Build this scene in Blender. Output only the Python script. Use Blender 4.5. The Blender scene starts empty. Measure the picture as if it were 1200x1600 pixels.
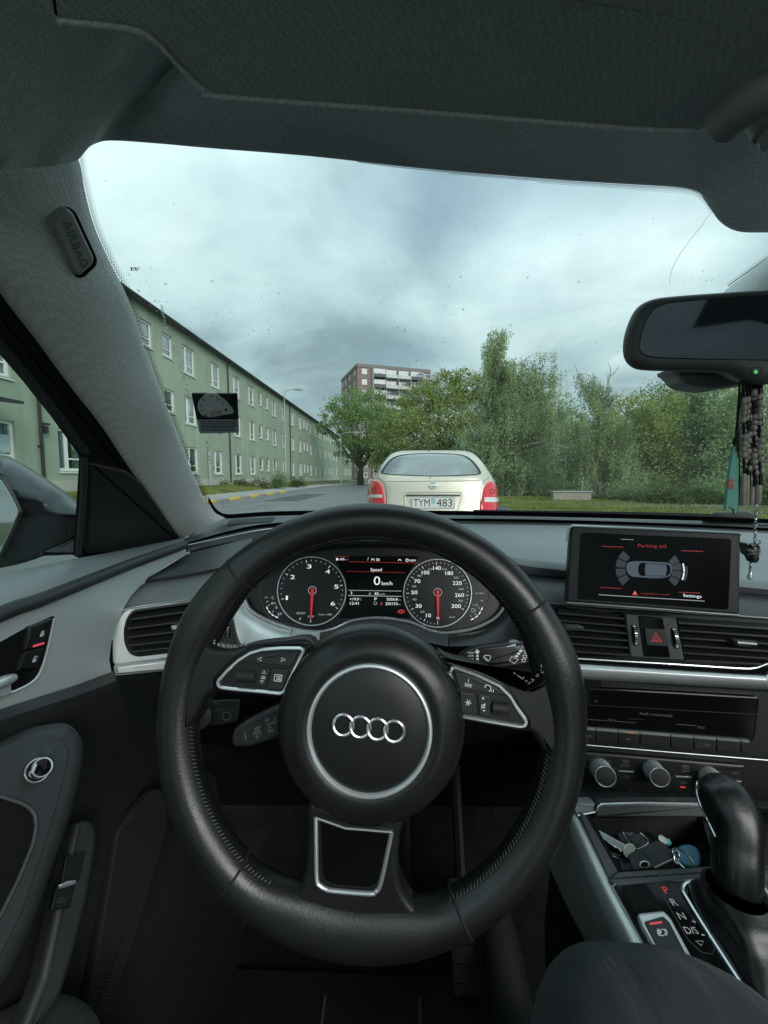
import bpy, bmesh, math, random
import numpy as np
from mathutils import Vector as V, Matrix
from mathutils.bvhtree import BVHTree

random.seed(7); rng = np.random.default_rng(7)
sc = bpy.context.scene
COL = sc.collection
# ------------------------------------------------------------------ camera
FPX, PITCH, YAW = 640.0, math.radians(4.9), math.radians(1.8)
EYE = V((0, 0, 1.13))
CF = V((-math.sin(YAW)*math.cos(PITCH), math.cos(YAW)*math.cos(PITCH), -math.sin(PITCH)))
CR = V((math.cos(YAW), math.sin(YAW), 0)); CU = CR.cross(CF)
cd = bpy.data.cameras.new('camera'); cam = bpy.data.objects.new('camera', cd); COL.objects.link(cam)
cam.matrix_world = Matrix(((CR.x, CU.x, -CF.x, EYE.x), (CR.y, CU.y, -CF.y, EYE.y), (CR.z, CU.z, -CF.z, EYE.z), (0, 0, 0, 1)))
cd.sensor_fit = 'HORIZONTAL'; cd.sensor_width = 36; cd.lens = 36*FPX/1200
cd.clip_start = .02; cd.clip_end = 2000
sc.camera = cam
# ------------------------------------------------------------------ world: overcast sky with broken cloud
SUN_EL, SUN_ROT = math.radians(27), math.radians(148)
w = bpy.data.worlds.new('World'); sc.world = w; w.use_nodes = True
nt = w.node_tree; nt.nodes.clear()
def N(t, typ, ins=None, **kw):
    n = t.nodes.new(typ)
    for k, v in kw.items(): setattr(n, k, v)
    for k, v in (ins or {}).items():
        if isinstance(v, bpy.types.NodeSocket): t.links.new(v, n.inputs[k])
        else: n.inputs[k].default_value = v
    return n
sky = N(nt, 'ShaderNodeTexSky', sky_type='NISHITA', sun_disc=False, sun_elevation=SUN_EL, sun_rotation=SUN_ROT)
tc = N(nt, 'ShaderNodeTexCoord')
sep = N(nt, 'ShaderNodeSeparateXYZ', {0: tc.outputs['Generated']})
zc = N(nt, 'ShaderNodeMath', {0: sep.outputs[2], 1: 0.0}, operation='MAXIMUM')
zp = N(nt, 'ShaderNodeMath', {0: zc.outputs[0], 1: .22}, operation='ADD')
dx = N(nt, 'ShaderNodeMath', {0: sep.outputs[0], 1: zp.outputs[0]}, operation='DIVIDE')
dy = N(nt, 'ShaderNodeMath', {0: sep.outputs[1], 1: zp.outputs[0]}, operation='DIVIDE')
cv = N(nt, 'ShaderNodeCombineXYZ', {0: dx.outputs[0], 1: dy.outputs[0], 2: 3.3})
n1 = N(nt, 'ShaderNodeTexNoise', {'Vector': cv.outputs[0], 'Scale': 1.15, 'Detail': 7, 'Roughness': .52, 'Distortion': .35})
n2 = N(nt, 'ShaderNodeTexNoise', {'Vector': cv.outputs[0], 'Scale': 2.3, 'Detail': 6, 'Roughness': .55})
r1 = N(nt, 'ShaderNodeMix', {0: n1.outputs[0], 6: (0, 0, 0, 1), 7: (1, 1, 1, 1)}, data_type='RGBA')
cr = N(nt, 'ShaderNodeValToRGB', {0: n1.outputs[0]})
e = cr.color_ramp.elements
e[0].position = .36; e[0].color = (.285, .405, .435, 1); e[1].position = .68; e[1].color = (.69, .855, .865, 1)
m = cr.color_ramp.elements.new(.5); m.color = (.465, .635, .66, 1)
cr2 = N(nt, 'ShaderNodeValToRGB', {0: n2.outputs[0]})
e = cr2.color_ramp.elements
e[0].position = .3; e[0].color = (.85, .86, .87, 1); e[1].position = .7; e[1].color = (1.13, 1.12, 1.11, 1)
mu = N(nt, 'ShaderNodeMix', {0: 1.0, 6: cr.outputs[0], 7: cr2.outputs[0]}, data_type='RGBA', blend_type='MULTIPLY')
grad = N(nt, 'ShaderNodeMath', {0: zc.outputs[0], 1: .72, 2: .46}, operation='MULTIPLY_ADD')
cl = N(nt, 'ShaderNodeVectorMath', {0: mu.outputs[2], 'Scale': grad.outputs[0]}, operation='SCALE')
bgc = N(nt, 'ShaderNodeBackground', {0: cl.outputs[0], 1: 1.0})
bgs = N(nt, 'ShaderNodeBackground', {0: sky.outputs[0], 1: .11})
n3 = N(nt, 'ShaderNodeTexNoise', {'Vector': cv.outputs[0], 'Scale': .55, 'Detail': 5, 'Roughness': .5})
cov = N(nt, 'ShaderNodeMapRange', {0: n3.outputs[0], 1: .36, 2: .46, 3: .70, 4: .97})
mixw = N(nt, 'ShaderNodeMixShader', {0: cov.outputs[0], 1: bgs.outputs[0], 2: bgc.outputs[0]})
N(nt, 'ShaderNodeOutputWorld', {0: mixw.outputs[0]})
# ------------------------------------------------------------------ sun through the overcast
sl = bpy.data.lights.new('sun', 'SUN'); so = bpy.data.objects.new('sun', sl); COL.objects.link(so)
sl.energy = 1.15; sl.angle = math.radians(34); sl.color = (1, .985, .955)
sd = V((math.sin(SUN_ROT)*math.cos(SUN_EL), math.cos(SUN_ROT)*math.cos(SUN_EL), math.sin(SUN_EL)))
so.rotation_euler = sd.to_track_quat('Z', 'Y').to_euler()
vs = sc.view_settings
vs.view_transform = 'Standard'; vs.look = 'None'; vs.gamma = 1; vs.use_curve_mapping = False
vs.exposure = 0.72
sc.render.engine = 'CYCLES'
cy = sc.cycles
cy.use_denoising = True
try: cy.denoiser = 'OPENIMAGEDENOISE'
except Exception: pass
cy.max_bounces = 10; cy.transparent_max_bounces = 24; cy.diffuse_bounces = 5; cy.glossy_bounces = 5; cy.transmission_bounces = 8
cy.sample_clamp_indirect = 6; cy.caustics_reflective = False; cy.caustics_refractive = False
cy.use_adaptive_sampling = True; cy.adaptive_threshold = .012

# ------------------------------------------------------------------ pixel rays onto real planes
def ray(px, py): return CF + CR*((px-600)/FPX) + CU*((800-py)/FPX)
def atY(px, py, Y): r = ray(px, py); return EYE + r*(Y/r.y)
def atX(px, py, X): r = ray(px, py); return EYE + r*(X/r.x)
def atZ(px, py, Z): r = ray(px, py); return EYE + r*((Z-EYE.z)/r.z)
class PL:
    def __init__(s, p, n): s.p = V(p); s.n = V(n).normalized()
    def hit(s, px, py, off=0.0):
        r = ray(px, py); t = (s.p + s.n*off - EYE).dot(s.n)/r.dot(s.n); return EYE + r*t
    def up(s, off): return PL(s.p + s.n*off, s.n)
    def poly(s, pts, off=0.0): return [s.hit(x, y, off) for x, y in pts]
class SURF:                                                     # a built surface that further pieces are laid on
    def __init__(s, mb): s.t = BVHTree.FromPolygons([tuple(v) for v in mb.v], mb.f); s.n = None
    def hit(s, px, py, off=0.0):
        r = ray(px, py).normalized(); h = s.t.ray_cast(EYE, r)
        if h[0] is None: h = s.t.find_nearest(EYE + r*.5)
        n = h[1]
        if n.dot(r) > 0: n = -n
        return h[0] + n*off
    def poly(s, pts, off=0.0): return [s.hit(x, y, off) for x, y in pts]

def smooth(pts, n=6, closed=True):
    P = [tuple(p) for p in pts]; out = []; L = len(P); k = len(P[0])
    for i in range(L if closed else L-1):
        if closed: a, b, c, d = P[i-1], P[i], P[(i+1) % L], P[(i+2) % L]
        else: a, b, c, d = P[max(i-1, 0)], P[i], P[i+1], P[min(i+2, L-1)]
        for j in range(n):
            t = j/n
            out.append(tuple(.5*(2*b[q] + (c[q]-a[q])*t + (2*a[q]-5*b[q]+4*c[q]-d[q])*t*t + (3*b[q]-a[q]-3*c[q]+d[q])*t**3) for q in range(k)))
    if not closed: out.append(P[-1])
    return out
def rnd(pts, r, n=4):
    """2-D polygon with its corners rounded by r pixels (r may be a list)"""
    out = []; L = len(pts)
    for i in range(L):
        p = V(pts[i]).to_2d(); a = V(pts[i-1]).to_2d()-p; b = V(pts[(i+1) % L]).to_2d()-p
        rr = r[i] if isinstance(r, (list, tuple)) else r
        k = min(rr, a.length*.48, b.length*.48)
        if k < .3: out.append(tuple(p)); continue
        A = p + a.normalized()*k; B = p + b.normalized()*k
        for j in range(n+1):
            t = j/n; q = A*(1-t)**2 + p*2*t*(1-t) + B*t*t; out.append((q.x, q.y))
    return out
def resamp(pts, n, closed=True):
    P = [V(p) for p in pts]
    if closed: P.append(P[0])
    d = [0]
    for a, b in zip(P, P[1:]): d.append(d[-1]+(b-a).length)
    m_ = n if closed else n-1; out = []; j = 0
    for i in range(n):
        s = d[-1]*i/m_
        while j < len(d)-2 and d[j+1] < s: j += 1
        q = (s-d[j])/max(d[j+1]-d[j], 1e-9); out.append(P[j].lerp(P[j+1], min(max(q, 0), 1)))
    return out
def basis(n):
    n = n.normalized(); a = V((0, 0, 1)) if abs(n.z) < .9 else V((0, 1, 0))
    u = a.cross(n).normalized(); return u, n.cross(u)
def inset(pts, n, d):
    """move a planar 3-D outline inward by d"""
    L = len(pts); u, v = basis(n); c2 = [V((p.dot(u), p.dot(v))) for p in pts]
    area = sum(c2[i].x*c2[(i+1) % L].y - c2[(i+1) % L].x*c2[i].y for i in range(L)); s = 1 if area > 0 else -1
    out = []
    for i in range(L):
        a = c2[i]-c2[i-1]; b = c2[(i+1) % L]-c2[i]
        if a.length < 1e-9: a = b
        if b.length < 1e-9: b = a
        na = V((-a.y, a.x)).normalized()*s if a.length else V((0, 0)); nb = V((-b.y, b.x)).normalized()*s if b.length else V((0, 0))
        mm = na+nb; l2 = mm.length_squared
        mm = mm*(2/max(l2, .9)) if l2 > 1e-9 else na
        out.append(pts[i] + (u*mm.x + v*mm.y)*d)
    return out
class MB:
    def __init__(s): s.v = []; s.f = []
    def add(s, vs_, fs): o = len(s.v); s.v += [V(p) for p in vs_]; s.f += [tuple(i+o for i in f) for f in fs]; return s
    def poly(s, pts): return s.add(pts, [tuple(range(len(pts)))])
    def loft(s, rows, closed=False, cap=False):
        n = len(rows[0]); vs_ = [p for r in rows for p in r]; fs = []
        for i in range(len(rows)-1):
            for j in range(n if closed else n-1):
                k = (j+1) % n; fs.append((i*n+j, i*n+k, (i+1)*n+k, (i+1)*n+j))
        if cap: fs.append(tuple(range(n-1, -1, -1))); fs.append(tuple((len(rows)-1)*n+i for i in range(n)))
        return s.add(vs_, fs)
    def prism(s, pts, n, depth, bev=0, seg=2, dome=0):
        n = V(n).normalized(); pts = [V(p) for p in pts]; rows = []
        if bev:
            for k in range(seg+1):
                t = k/seg*math.pi/2; q = inset(pts, n, bev*(1-math.sin(t))) if t < 1.57 else pts
                if k == 0: rows.append(inset(q, n, bev*.2))
                rows.append([p - n*(bev*(1-math.cos(t))) for p in q])
        else: rows.append(pts)
        rows.append([p - n*depth for p in pts])
        s.loft(rows, closed=True); L = len(pts); 
        top = rows[0]
        if dome:
            c = sum(top, V())/L
            prev = top
            for k in (.75, .45):
                cur = [c + (p-c)*k + n*dome*(1-k*k) for p in top]; s.loft([cur, prev], closed=True); prev = cur
            s.poly(prev)
        else: s.poly(top)
        s.poly([p for p in reversed(rows[-1])]); return s
    def ring(s, outer, inner, n, depth, bev=0):
        n = V(n).normalized()
        c = [ [p-n*depth for p in outer], outer, inner, [p-n*depth for p in inner] ]
        if bev: c = [[p-n*depth for p in outer], [p-n*bev for p in outer], inset(outer, n, bev), inset(inner, n, -bev), [p-n*bev for p in inner], [p-n*depth for p in inner]]
        return s.loft(c + [c[0]], closed=True)
    def tube(s, path, r, sides=8, closed=False, caps=True, flat=1.0, ref=None):
        P = [V(p) for p in path]; L = len(P); rows = []; u = None
        for i in range(L):
            t = (P[(i+1) % L]-P[i-1]) if closed else (P[min(i+1, L-1)]-P[max(i-1, 0)])
            t = t.normalized() if t.length > 1e-12 else V((0, 0, 1))
            if ref is not None: u = (ref - t*ref.dot(t)).normalized()
            elif u is None: u, _ = basis(t)
            else: u = (u - t*u.dot(t)).normalized()
            v = t.cross(u); ri = r[i] if isinstance(r, (list, tuple)) else r
            rows.append([P[i] + u*(math.cos(2*math.pi*k/sides)*ri*flat) + v*(math.sin(2*math.pi*k/sides)*ri) for k in range(sides)])
        if closed: rows.append(rows[0])
        return s.loft(rows, closed=True, cap=caps and not closed)
    def lathe(s, c, ax, prof, n=24, caps=True):
        ax = V(ax).normalized(); u, v = basis(ax); c = V(c)
        rows = [[c + ax*h + (u*math.cos(2*math.pi*k/n) + v*math.sin(2*math.pi*k/n))*r for k in range(n)] for r, h in prof]
        return s.loft(rows, closed=True, cap=caps)
    def box(s, c, d, ax=None):
        c = V(c); X, Y, Z = ax or (V((1, 0, 0)), V((0, 1, 0)), V((0, 0, 1))); d = [q/2 for q in d]
        vs_ = [c + X*(d[0]*i) + Y*(d[1]*j) + Z*(d[2]*k) for k in (-1, 1) for j in (-1, 1) for i in (-1, 1)]
        return s.add(vs_, [(0, 2, 3, 1), (4, 5, 7, 6), (0, 1, 5, 4), (2, 6, 7, 3), (0, 4, 6, 2), (1, 3, 7, 5)])
    def box2(s, a, b): a = V(a); b = V(b); return s.box((a+b)/2, [abs(q) for q in (b-a)])
    def text(s, txt, pl, p0, p1, hpx=None, off=.0004, bold=0):
        """flat lettering whose baseline runs from pixel p0 to p1 on the surface pl"""
        vs_, fs, wd = glyphs(txt); A = pl.hit(*p0, off); B = pl.hit(*p1, off); U_ = B-A
        n = pl.n if pl.n is not None else None
        if n is None:
            C_ = pl.hit(p0[0], p0[1]-6, off); n = U_.cross(C_-A).normalized()
            if n.dot(A-EYE) > 0: n = -n
        Wd = n.cross(U_).normalized(); sx = U_/max(wd, 1e-6); size = U_.length/max(wd, 1e-6)
        if hpx:
            q = pl.hit(p0[0], p0[1]-hpx, off)-A; size = q.length/.70
        return s.add([A + sx*x + Wd*(y*size) for x, y in vs_], fs)
    def line(s, pl, pts, wpx, closed=False, off=.0004):
        """flat drawn line through pixels, wpx photo pixels wide"""
        L = len(pts); P = [V(p).to_2d() for p in pts]; a = []; b = []
        for i in range(L):
            t = (P[(i+1) % L]-P[i-1]) if closed else (P[min(i+1, L-1)]-P[max(i-1, 0)])
            t.normalize(); q = V((-t.y, t.x))*(wpx/2)
            a.append(pl.hit(*(P[i]+q), off)); b.append(pl.hit(*(P[i]-q), off))
        if closed: a.append(a[0]); b.append(b[0])
        return s.loft([a, b])
    def fill(s, pl, pts, off=.0004): return s.poly([pl.hit(x, y, off) for x, y in pts])
_g = {}
def glyphs(t):
    if t in _g: return _g[t]
    c = bpy.data.curves.new('t', 'FONT'); c.body = t; c.resolution_u = 3
    o = bpy.data.objects.new('t', c); COL.objects.link(o)
    ev = o.evaluated_get(bpy.context.evaluated_depsgraph_get()); me = ev.to_mesh()
    vs_ = [(v.co.x, v.co.y) for v in me.vertices]; fs = [tuple(p.vertices) for p in me.polygons]; ev.to_mesh_clear()
    bpy.data.objects.remove(o); bpy.data.curves.remove(c)
    x0 = min(v[0] for v in vs_); x1 = max(v[0] for v in vs_)
    _g[t] = ([(x-x0, y) for x, y in vs_], fs, x1-x0); return _g[t]
def circ(x, y, r, n=24, ry=None): return [(x+r*math.cos(2*math.pi*k/n), y+(ry or r)*math.sin(2*math.pi*k/n)) for k in range(n)]

# ------------------------------------------------------------------ materials
MT = {}
def mat(name, col=(.5, .5, .5), rough=.5, metal=0, bump=None, var=0, vscale=8, spec=.5, emit=None, coat=0, weave=None, sheen=0):
    m_ = bpy.data.materials.new(name); m_.use_nodes = True; t = m_.node_tree
    b = t.nodes['Principled BSDF']; b.inputs['Base Color'].default_value = (*col, 1); b.inputs['Roughness'].default_value = rough
    b.inputs['Metallic'].default_value = metal; b.inputs['Specular IOR Level'].default_value = spec; b.inputs['Coat Weight'].default_value = coat
    b.inputs['Sheen Weight'].default_value = sheen
    tc_ = N(t, 'ShaderNodeTexCoord')
    if var:
        nz = N(t, 'ShaderNodeTexNoise', {'Vector': tc_.outputs['Object'], 'Scale': vscale, 'Detail': 5, 'Roughness': .6})
        mp = N(t, 'ShaderNodeMapRange', {0: nz.outputs[0], 1: .3, 2: .7, 3: 1-var, 4: 1+var})
        sc_ = N(t, 'ShaderNodeVectorMath', {0: col, 'Scale': mp.outputs[0]}, operation='SCALE')
        t.links.new(sc_.outputs[0], b.inputs['Base Color'])
        rp = N(t, 'ShaderNodeMapRange', {0: nz.outputs[0], 1: .3, 2: .7, 3: rough*(1+var*.5), 4: rough*(1-var*.5)})
        t.links.new(rp.outputs[0], b.inputs['Roughness'])
    if bump:
        sc__, st, ds = bump
        nb = N(t, 'ShaderNodeTexNoise', {'Vector': tc_.outputs['Object'], 'Scale': sc__, 'Detail': 3, 'Roughness': .6})
        bp = N(t, 'ShaderNodeBump', {'Height': nb.outputs[0], 'Strength': st, 'Distance': ds}); t.links.new(bp.outputs[0], b.inputs['Normal'])
    if weave:
        sc__, st, ds, rot = weave
        mpn = N(t, 'ShaderNodeMapping', {'Vector': tc_.outputs['Object'], 'Rotation': rot})
        vo = N(t, 'ShaderNodeTexVoronoi', {'Vector': mpn.outputs[0], 'Scale': sc__, 'Randomness': .5})
        bp = N(t, 'ShaderNodeBump', {'Height': vo.outputs[0], 'Strength': st, 'Distance': ds}); t.links.new(bp.outputs[0], b.inputs['Normal'])
        ds_ = N(t, 'ShaderNodeMapRange', {0: vo.outputs[0], 1: .1, 2: .75, 3: .72, 4: 1.12})
        nz = N(t, 'ShaderNodeTexNoise', {'Vector': tc_.outputs['Object'], 'Scale': 6.0, 'Detail': 4})
        mp2 = N(t, 'ShaderNodeMapRange', {0: nz.outputs[0], 1: .3, 2: .7, 3: .93, 4: 1.07})
        mm = N(t, 'ShaderNodeMath', {0: ds_.outputs[0], 1: mp2.outputs[0]}, operation='MULTIPLY')
        sv = N(t, 'ShaderNodeVectorMath', {0: col, 'Scale': mm.outputs[0]}, operation='SCALE'); t.links.new(sv.outputs[0], b.inputs['Base Color'])
    if emit:
        b.inputs['Emission Color'].default_value = (*emit[:3], 1); b.inputs['Emission Strength'].default_value = emit[3]
    MT[name] = m_; return m_
def mat_glass(name, tint=(.95, .98, .97), f0=.6, rough=0.0, film=0):
    m_ = bpy.data.materials.new(name); m_.use_nodes = True; t = m_.node_tree; t.nodes.clear()
    tr = N(t, 'ShaderNodeBsdfTransparent', {0: (*tint, 1)}); gl = N(t, 'ShaderNodeBsdfGlossy', {0: (1, 1, 1, 1), 'Roughness': rough})
    lw = N(t, 'ShaderNodeLayerWeight', {0: .5}); p5 = N(t, 'ShaderNodeMath', {0: lw.outputs['Facing'], 1: 5.0}, operation='POWER')
    mu_ = N(t, 'ShaderNodeMath', {0: p5.outputs[0], 1: .93*f0, 2: .055*f0}, operation='MULTIPLY_ADD', use_clamp=True)
    base = tr
    if film:                                                     # thin uneven dirt film, added to lay a veil of haze over the view
        tcf = N(t, 'ShaderNodeTexCoord'); nf_ = N(t, 'ShaderNodeTexNoise', {'Vector': tcf.outputs['Object'], 'Scale': 5.0, 'Detail': 6, 'Roughness': .65})
        mf = N(t, 'ShaderNodeMapRange', {0: nf_.outputs[0], 1: .35, 2: .7, 3: film*.55, 4: film*1.5}); tl_ = N(t, 'ShaderNodeBsdfTranslucent', {0: (.9, .95, .96, 1)})
        base = N(t, 'ShaderNodeMixShader', {0: mf.outputs[0], 1: tr.outputs[0], 2: tl_.outputs[0]})
    mx = N(t, 'ShaderNodeMixShader', {0: mu_.outputs[0], 1: base.outputs[0], 2: gl.outputs[0]})
    N(t, 'ShaderNodeOutputMaterial', {0: mx.outputs[0]}); MT[name] = m_; return m_

# ------------------------------------------------------------------ objects
def obj(name, mb, m_, parent=None, ang=40, kind=None, label=None):
    me = bpy.data.meshes.new(name); me.from_pydata([tuple(v) for v in mb.v], [], mb.f)
    bm = bmesh.new(); bm.from_mesh(me); bmesh.ops.remove_doubles(bm, verts=bm.verts, dist=1e-6)
    bmesh.ops.recalc_face_normals(bm, faces=bm.faces); bm.to_mesh(me); bm.free()
    if ang: 
        me.shade_smooth(); me.set_sharp_from_angle(angle=math.radians(ang))
    me.materials.append(MT[m_] if isinstance(m_, str) else m_)
    o = bpy.data.objects.new(name, me); COL.objects.link(o)
    if parent is not None: par(o, parent)
    if kind: o['kind'] = kind
    if label: o['label'] = label
    return o
def par(o, p):
    o.parent = p; o.matrix_parent_inverse = Matrix.Translation(-V(p.location)) if p.type == 'EMPTY' else Matrix.Identity(4)
def tag(o, label, cat, group=None):
    o['label'] = label; o['category'] = cat
    if group: o['group'] = group
    return o
def thing(name, loc, label, cat, group=None):
    o = bpy.data.objects.new(name, None); o.empty_display_size = .1; COL.objects.link(o); o.location = loc
    return tag(o, label, cat, group)
def struct(name, mb, m_, ang=40): o = obj(name, mb, m_, None, ang); o['kind'] = 'structure'; return o
def inst(src, parent, loc=None, rot=None, scale=None):
    """copy of a part with its sub-parts, placed in the parent's space"""
    c = src.copy(); COL.objects.link(c); c.parent = parent
    c.matrix_parent_inverse = Matrix.Translation(-V(parent.location)) if parent.type == 'EMPTY' else Matrix.Identity(4)
    if loc is not None: c.location = loc
    if rot is not None: c.rotation_euler = rot
    if scale is not None: c.scale = scale
    for ch in src.children:
        d = ch.copy(); COL.objects.link(d); d.parent = c; d.matrix_parent_inverse = ch.matrix_parent_inverse.copy()
    return c
# ================================================================== OUTSIDE: the street
mat('asphalt', (.165, .17, .172), .42, bump=(60, .5, .01), var=.22, vscale=.9, spec=.5)
mat('asphalt_far', (.12, .125, .125), .5, var=.25, vscale=.5)
mat('earth', (.09, .115, .05), .95, var=.3, vscale=1.2, bump=(20, .6, .05))
mat('paving', (.36, .36, .34), .8, var=.18, vscale=2.5, bump=(40, .4, .01))
mat('kerb_stone', (.24, .24, .23), .85, var=.2, vscale=14, bump=(60, .5, .01))
mat('kerb_yellow', (.62, .40, .035), .7, var=.28, vscale=22, bump=(60, .4, .01))
mat('plaster', (.335, .405, .305), .92, var=.12, vscale=.45, bump=(70, .35, .01))
t_ = MT['plaster'].node_tree; b_s = t_.nodes['Principled BSDF']; tcs = N(t_, 'ShaderNodeTexCoord'); mps = N(t_, 'ShaderNodeMapping', {'Vector': tcs.outputs['Object'], 'Scale': (1, 1.6, .07)})
nzs = N(t_, 'ShaderNodeTexNoise', {'Vector': mps.outputs[0], 'Scale': 1.6, 'Detail': 5, 'Roughness': .6}); mrs = N(t_, 'ShaderNodeMapRange', {0: nzs.outputs[0], 1: .3, 2: .7, 3: .86, 4: 1.08})
svs = N(t_, 'ShaderNodeVectorMath', {0: b_s.inputs['Base Color'].links[0].from_socket, 'Scale': mrs.outputs[0]}, operation='SCALE'); t_.links.new(svs.outputs[0], b_s.inputs['Base Color'])   # rain streaks down the render
mat('plaster_dark', (.26, .32, .24), .92, var=.10, vscale=.8)
mat('plinth', (.46, .46, .38), .9, var=.08, vscale=2)
mat('roofing', (.05, .052, .055), .6, var=.2, vscale=3)
mat('white_paint', (.84, .86, .82), .45)
mat('window_glass', (.10, .13, .15), .04, spec=1.0)
mat('curtain', (.72, .74, .74), .8, var=.3, vscale=9)
mat('pipe', (.035, .038, .038), .5)
mat('grey_pipe', (.30, .36, .36), .5)
mat('lamp_metal', (.34, .37, .37), .45, .4)
mat('brick', (.25, .185, .165), .9, var=.18, vscale=5)
mat('concrete', (.33, .32, .30), .9, var=.12, vscale=2)
mat('balcony_white', (.52, .54, .52), .6)
mat('balcony_dark', (.06, .075, .085), .5)
mat('bark', (.075, .062, .048), .95, bump=(25, .8, .03), var=.3, vscale=6)
mat('birch_bark', (.30, .29, .26), .9, var=.45, vscale=7)
mat('beige_wall', (.31, .285, .24), .9, var=.12, vscale=2)
def leafmat(name, col, col2, trans=.45):
    m_ = bpy.data.materials.new(name); m_.use_nodes = True; t = m_.node_tree; t.nodes.clear()
    g = N(t, 'ShaderNodeNewGeometry'); tc_ = N(t, 'ShaderNodeTexCoord')
    nz = N(t, 'ShaderNodeTexNoise', {'Vector': tc_.outputs['Object'], 'Scale': .8, 'Detail': 4})
    s_ = N(t, 'ShaderNodeMath', {0: g.outputs['Random Per Island'], 1: .34}, operation='MULTIPLY')
    a_ = N(t, 'ShaderNodeMath', {0: nz.outputs[0], 1: s_.outputs[0]}, operation='ADD')
    r_ = N(t, 'ShaderNodeMapRange', {0: a_.outputs[0], 1: .44, 2: .84})
    mx = N(t, 'ShaderNodeMix', {0: r_.outputs[0], 6: (*col, 1), 7: (*col2, 1)}, data_type='RGBA')
    d_ = N(t, 'ShaderNodeBsdfPrincipled', {'Base Color': mx.outputs[2], 'Roughness': .55, 'Specular IOR Level': .35})
    tl = N(t, 'ShaderNodeBsdfTranslucent', {0: mx.outputs[2]})
    mm = N(t, 'ShaderNodeMixShader', {0: trans, 1: d_.outputs[0], 2: tl.outputs[0]})
    N(t, 'ShaderNodeOutputMaterial', {0: mm.outputs[0]}); MT[name] = m_
leafmat('leaf_green', (.095, .17, .052), (.31, .45, .14))
leafmat('leaf_yellow', (.13, .185, .055), (.40, .48, .155))
leafmat('leaf_birch', (.15, .21, .09), (.44, .55, .26))
leafmat('leaf_dark', (.08, .145, .06), (.28, .40, .155))
leafmat('leaf_shrub', (.05, .09, .025), (.16, .21, .07))
leafmat('grass_blade', (.10, .15, .03), (.30, .33, .09), .25)
leafmat('petal', (.45, .25, .28), (.72, .58, .56), .3)

# ---------------------------------------------------------------- ground, road, kerb, bank
g = MB(); g.loft([[V((x, y, -.012)) for x in (-500, -40, 0, 60, 500)] for y in (-300, -40, 40, 120, 800)])
struct('ground', g, 'earth')
def roadx(y):                                                    # the street bends right far ahead
    return 0 if y < 45 else (y-45)**2*.012
ys = [-30, -10, 0, 10, 20, 30, 40, 45, 50, 55, 60, 66, 72, 80, 90]
r_ = MB(); r_.loft([[V((x+roadx(y), y, 0)) for x in (-8.0, -4, 0, 2, 4.0)] for y in ys])
struct('road', r_, 'asphalt')
pt = MB()                                                        # darker patched asphalt along the right side
pt.loft([[V((x+roadx(y)+.25*math.sin(y*1.7), y, .004)) for x in (2.9, 4.0)] for y in range(2, 44, 2)])
pt.loft([[V((x, y, .004)) for x in (-6.3, -4.6)] for y in (19, 27)])
struct('road_patch', pt, mat('asphalt_patch', (.075, .078, .08), .7, bump=(60, .5, .01), var=.2, vscale=1.5))
bank_prof = [(-8.15, .10), (-8.6, .125), (-10.2, .17), (-10.2, .15), (-11.4, .36), (-12.6, .50)]
sw = MB(); sw.loft([[V((x+roadx(y), y, z)) for x, z in bank_prof[:3]] for y in ys]); struct('pavement', sw, 'paving')
bk = MB(); bk.loft([[V((x+(roadx(y) if y < 60 else roadx(60)), y, z)) for x, z in bank_prof[3:]] + [V((-13.5, y, .5))] for y in ys]); struct('grass_bank', bk, 'earth')
kb = MB(); kb.loft([[V((-8.0+roadx(y), y, -.01)), V((-8.0+roadx(y), y, .09)), V((-8.02+roadx(y), y, .115)), V((-8.15+roadx(y), y, .118)), V((-8.15+roadx(y), y, -.01))] for y in ys if y >= 30])
kerb = struct('kerb', kb, 'kerb_stone')
y = 8.0; i = 0
base_k = {}
for k_ in range(16):                                             # kerb stones: yellow painted and bare ones in turn
    L = 1.42; col = 'kerb_yellow' if k_ % 2 == 0 else 'kerb_stone'
    if col not in base_k:
        b_ = MB(); o_ = [V((0, 0, -.01)), V((0, 0, .085)), V((-.015, 0, .112)), V((-.04, 0, .122)), V((-.15, 0, .122)), V((-.15, 0, -.01))]
        rows = []
        for q, s in ((0, .93), (.02, 1), (L-.04, 1), (L-.02, .93)): rows.append([V((p.x*s - (1-s)*.07, q, p.z*s)) for p in o_])
        b_.loft(rows, closed=True, cap=True); base_k[col] = obj('kerb_stone', b_, col, kerb)
        ks = base_k[col]
    else: ks = base_k[col].copy(); COL.objects.link(ks)
    ks.location = (-8.0+random.uniform(-.01, .01), y, random.uniform(-.008, .008)); ks.rotation_euler = (0, 0, random.uniform(-.006, .006)); y += L

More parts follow.
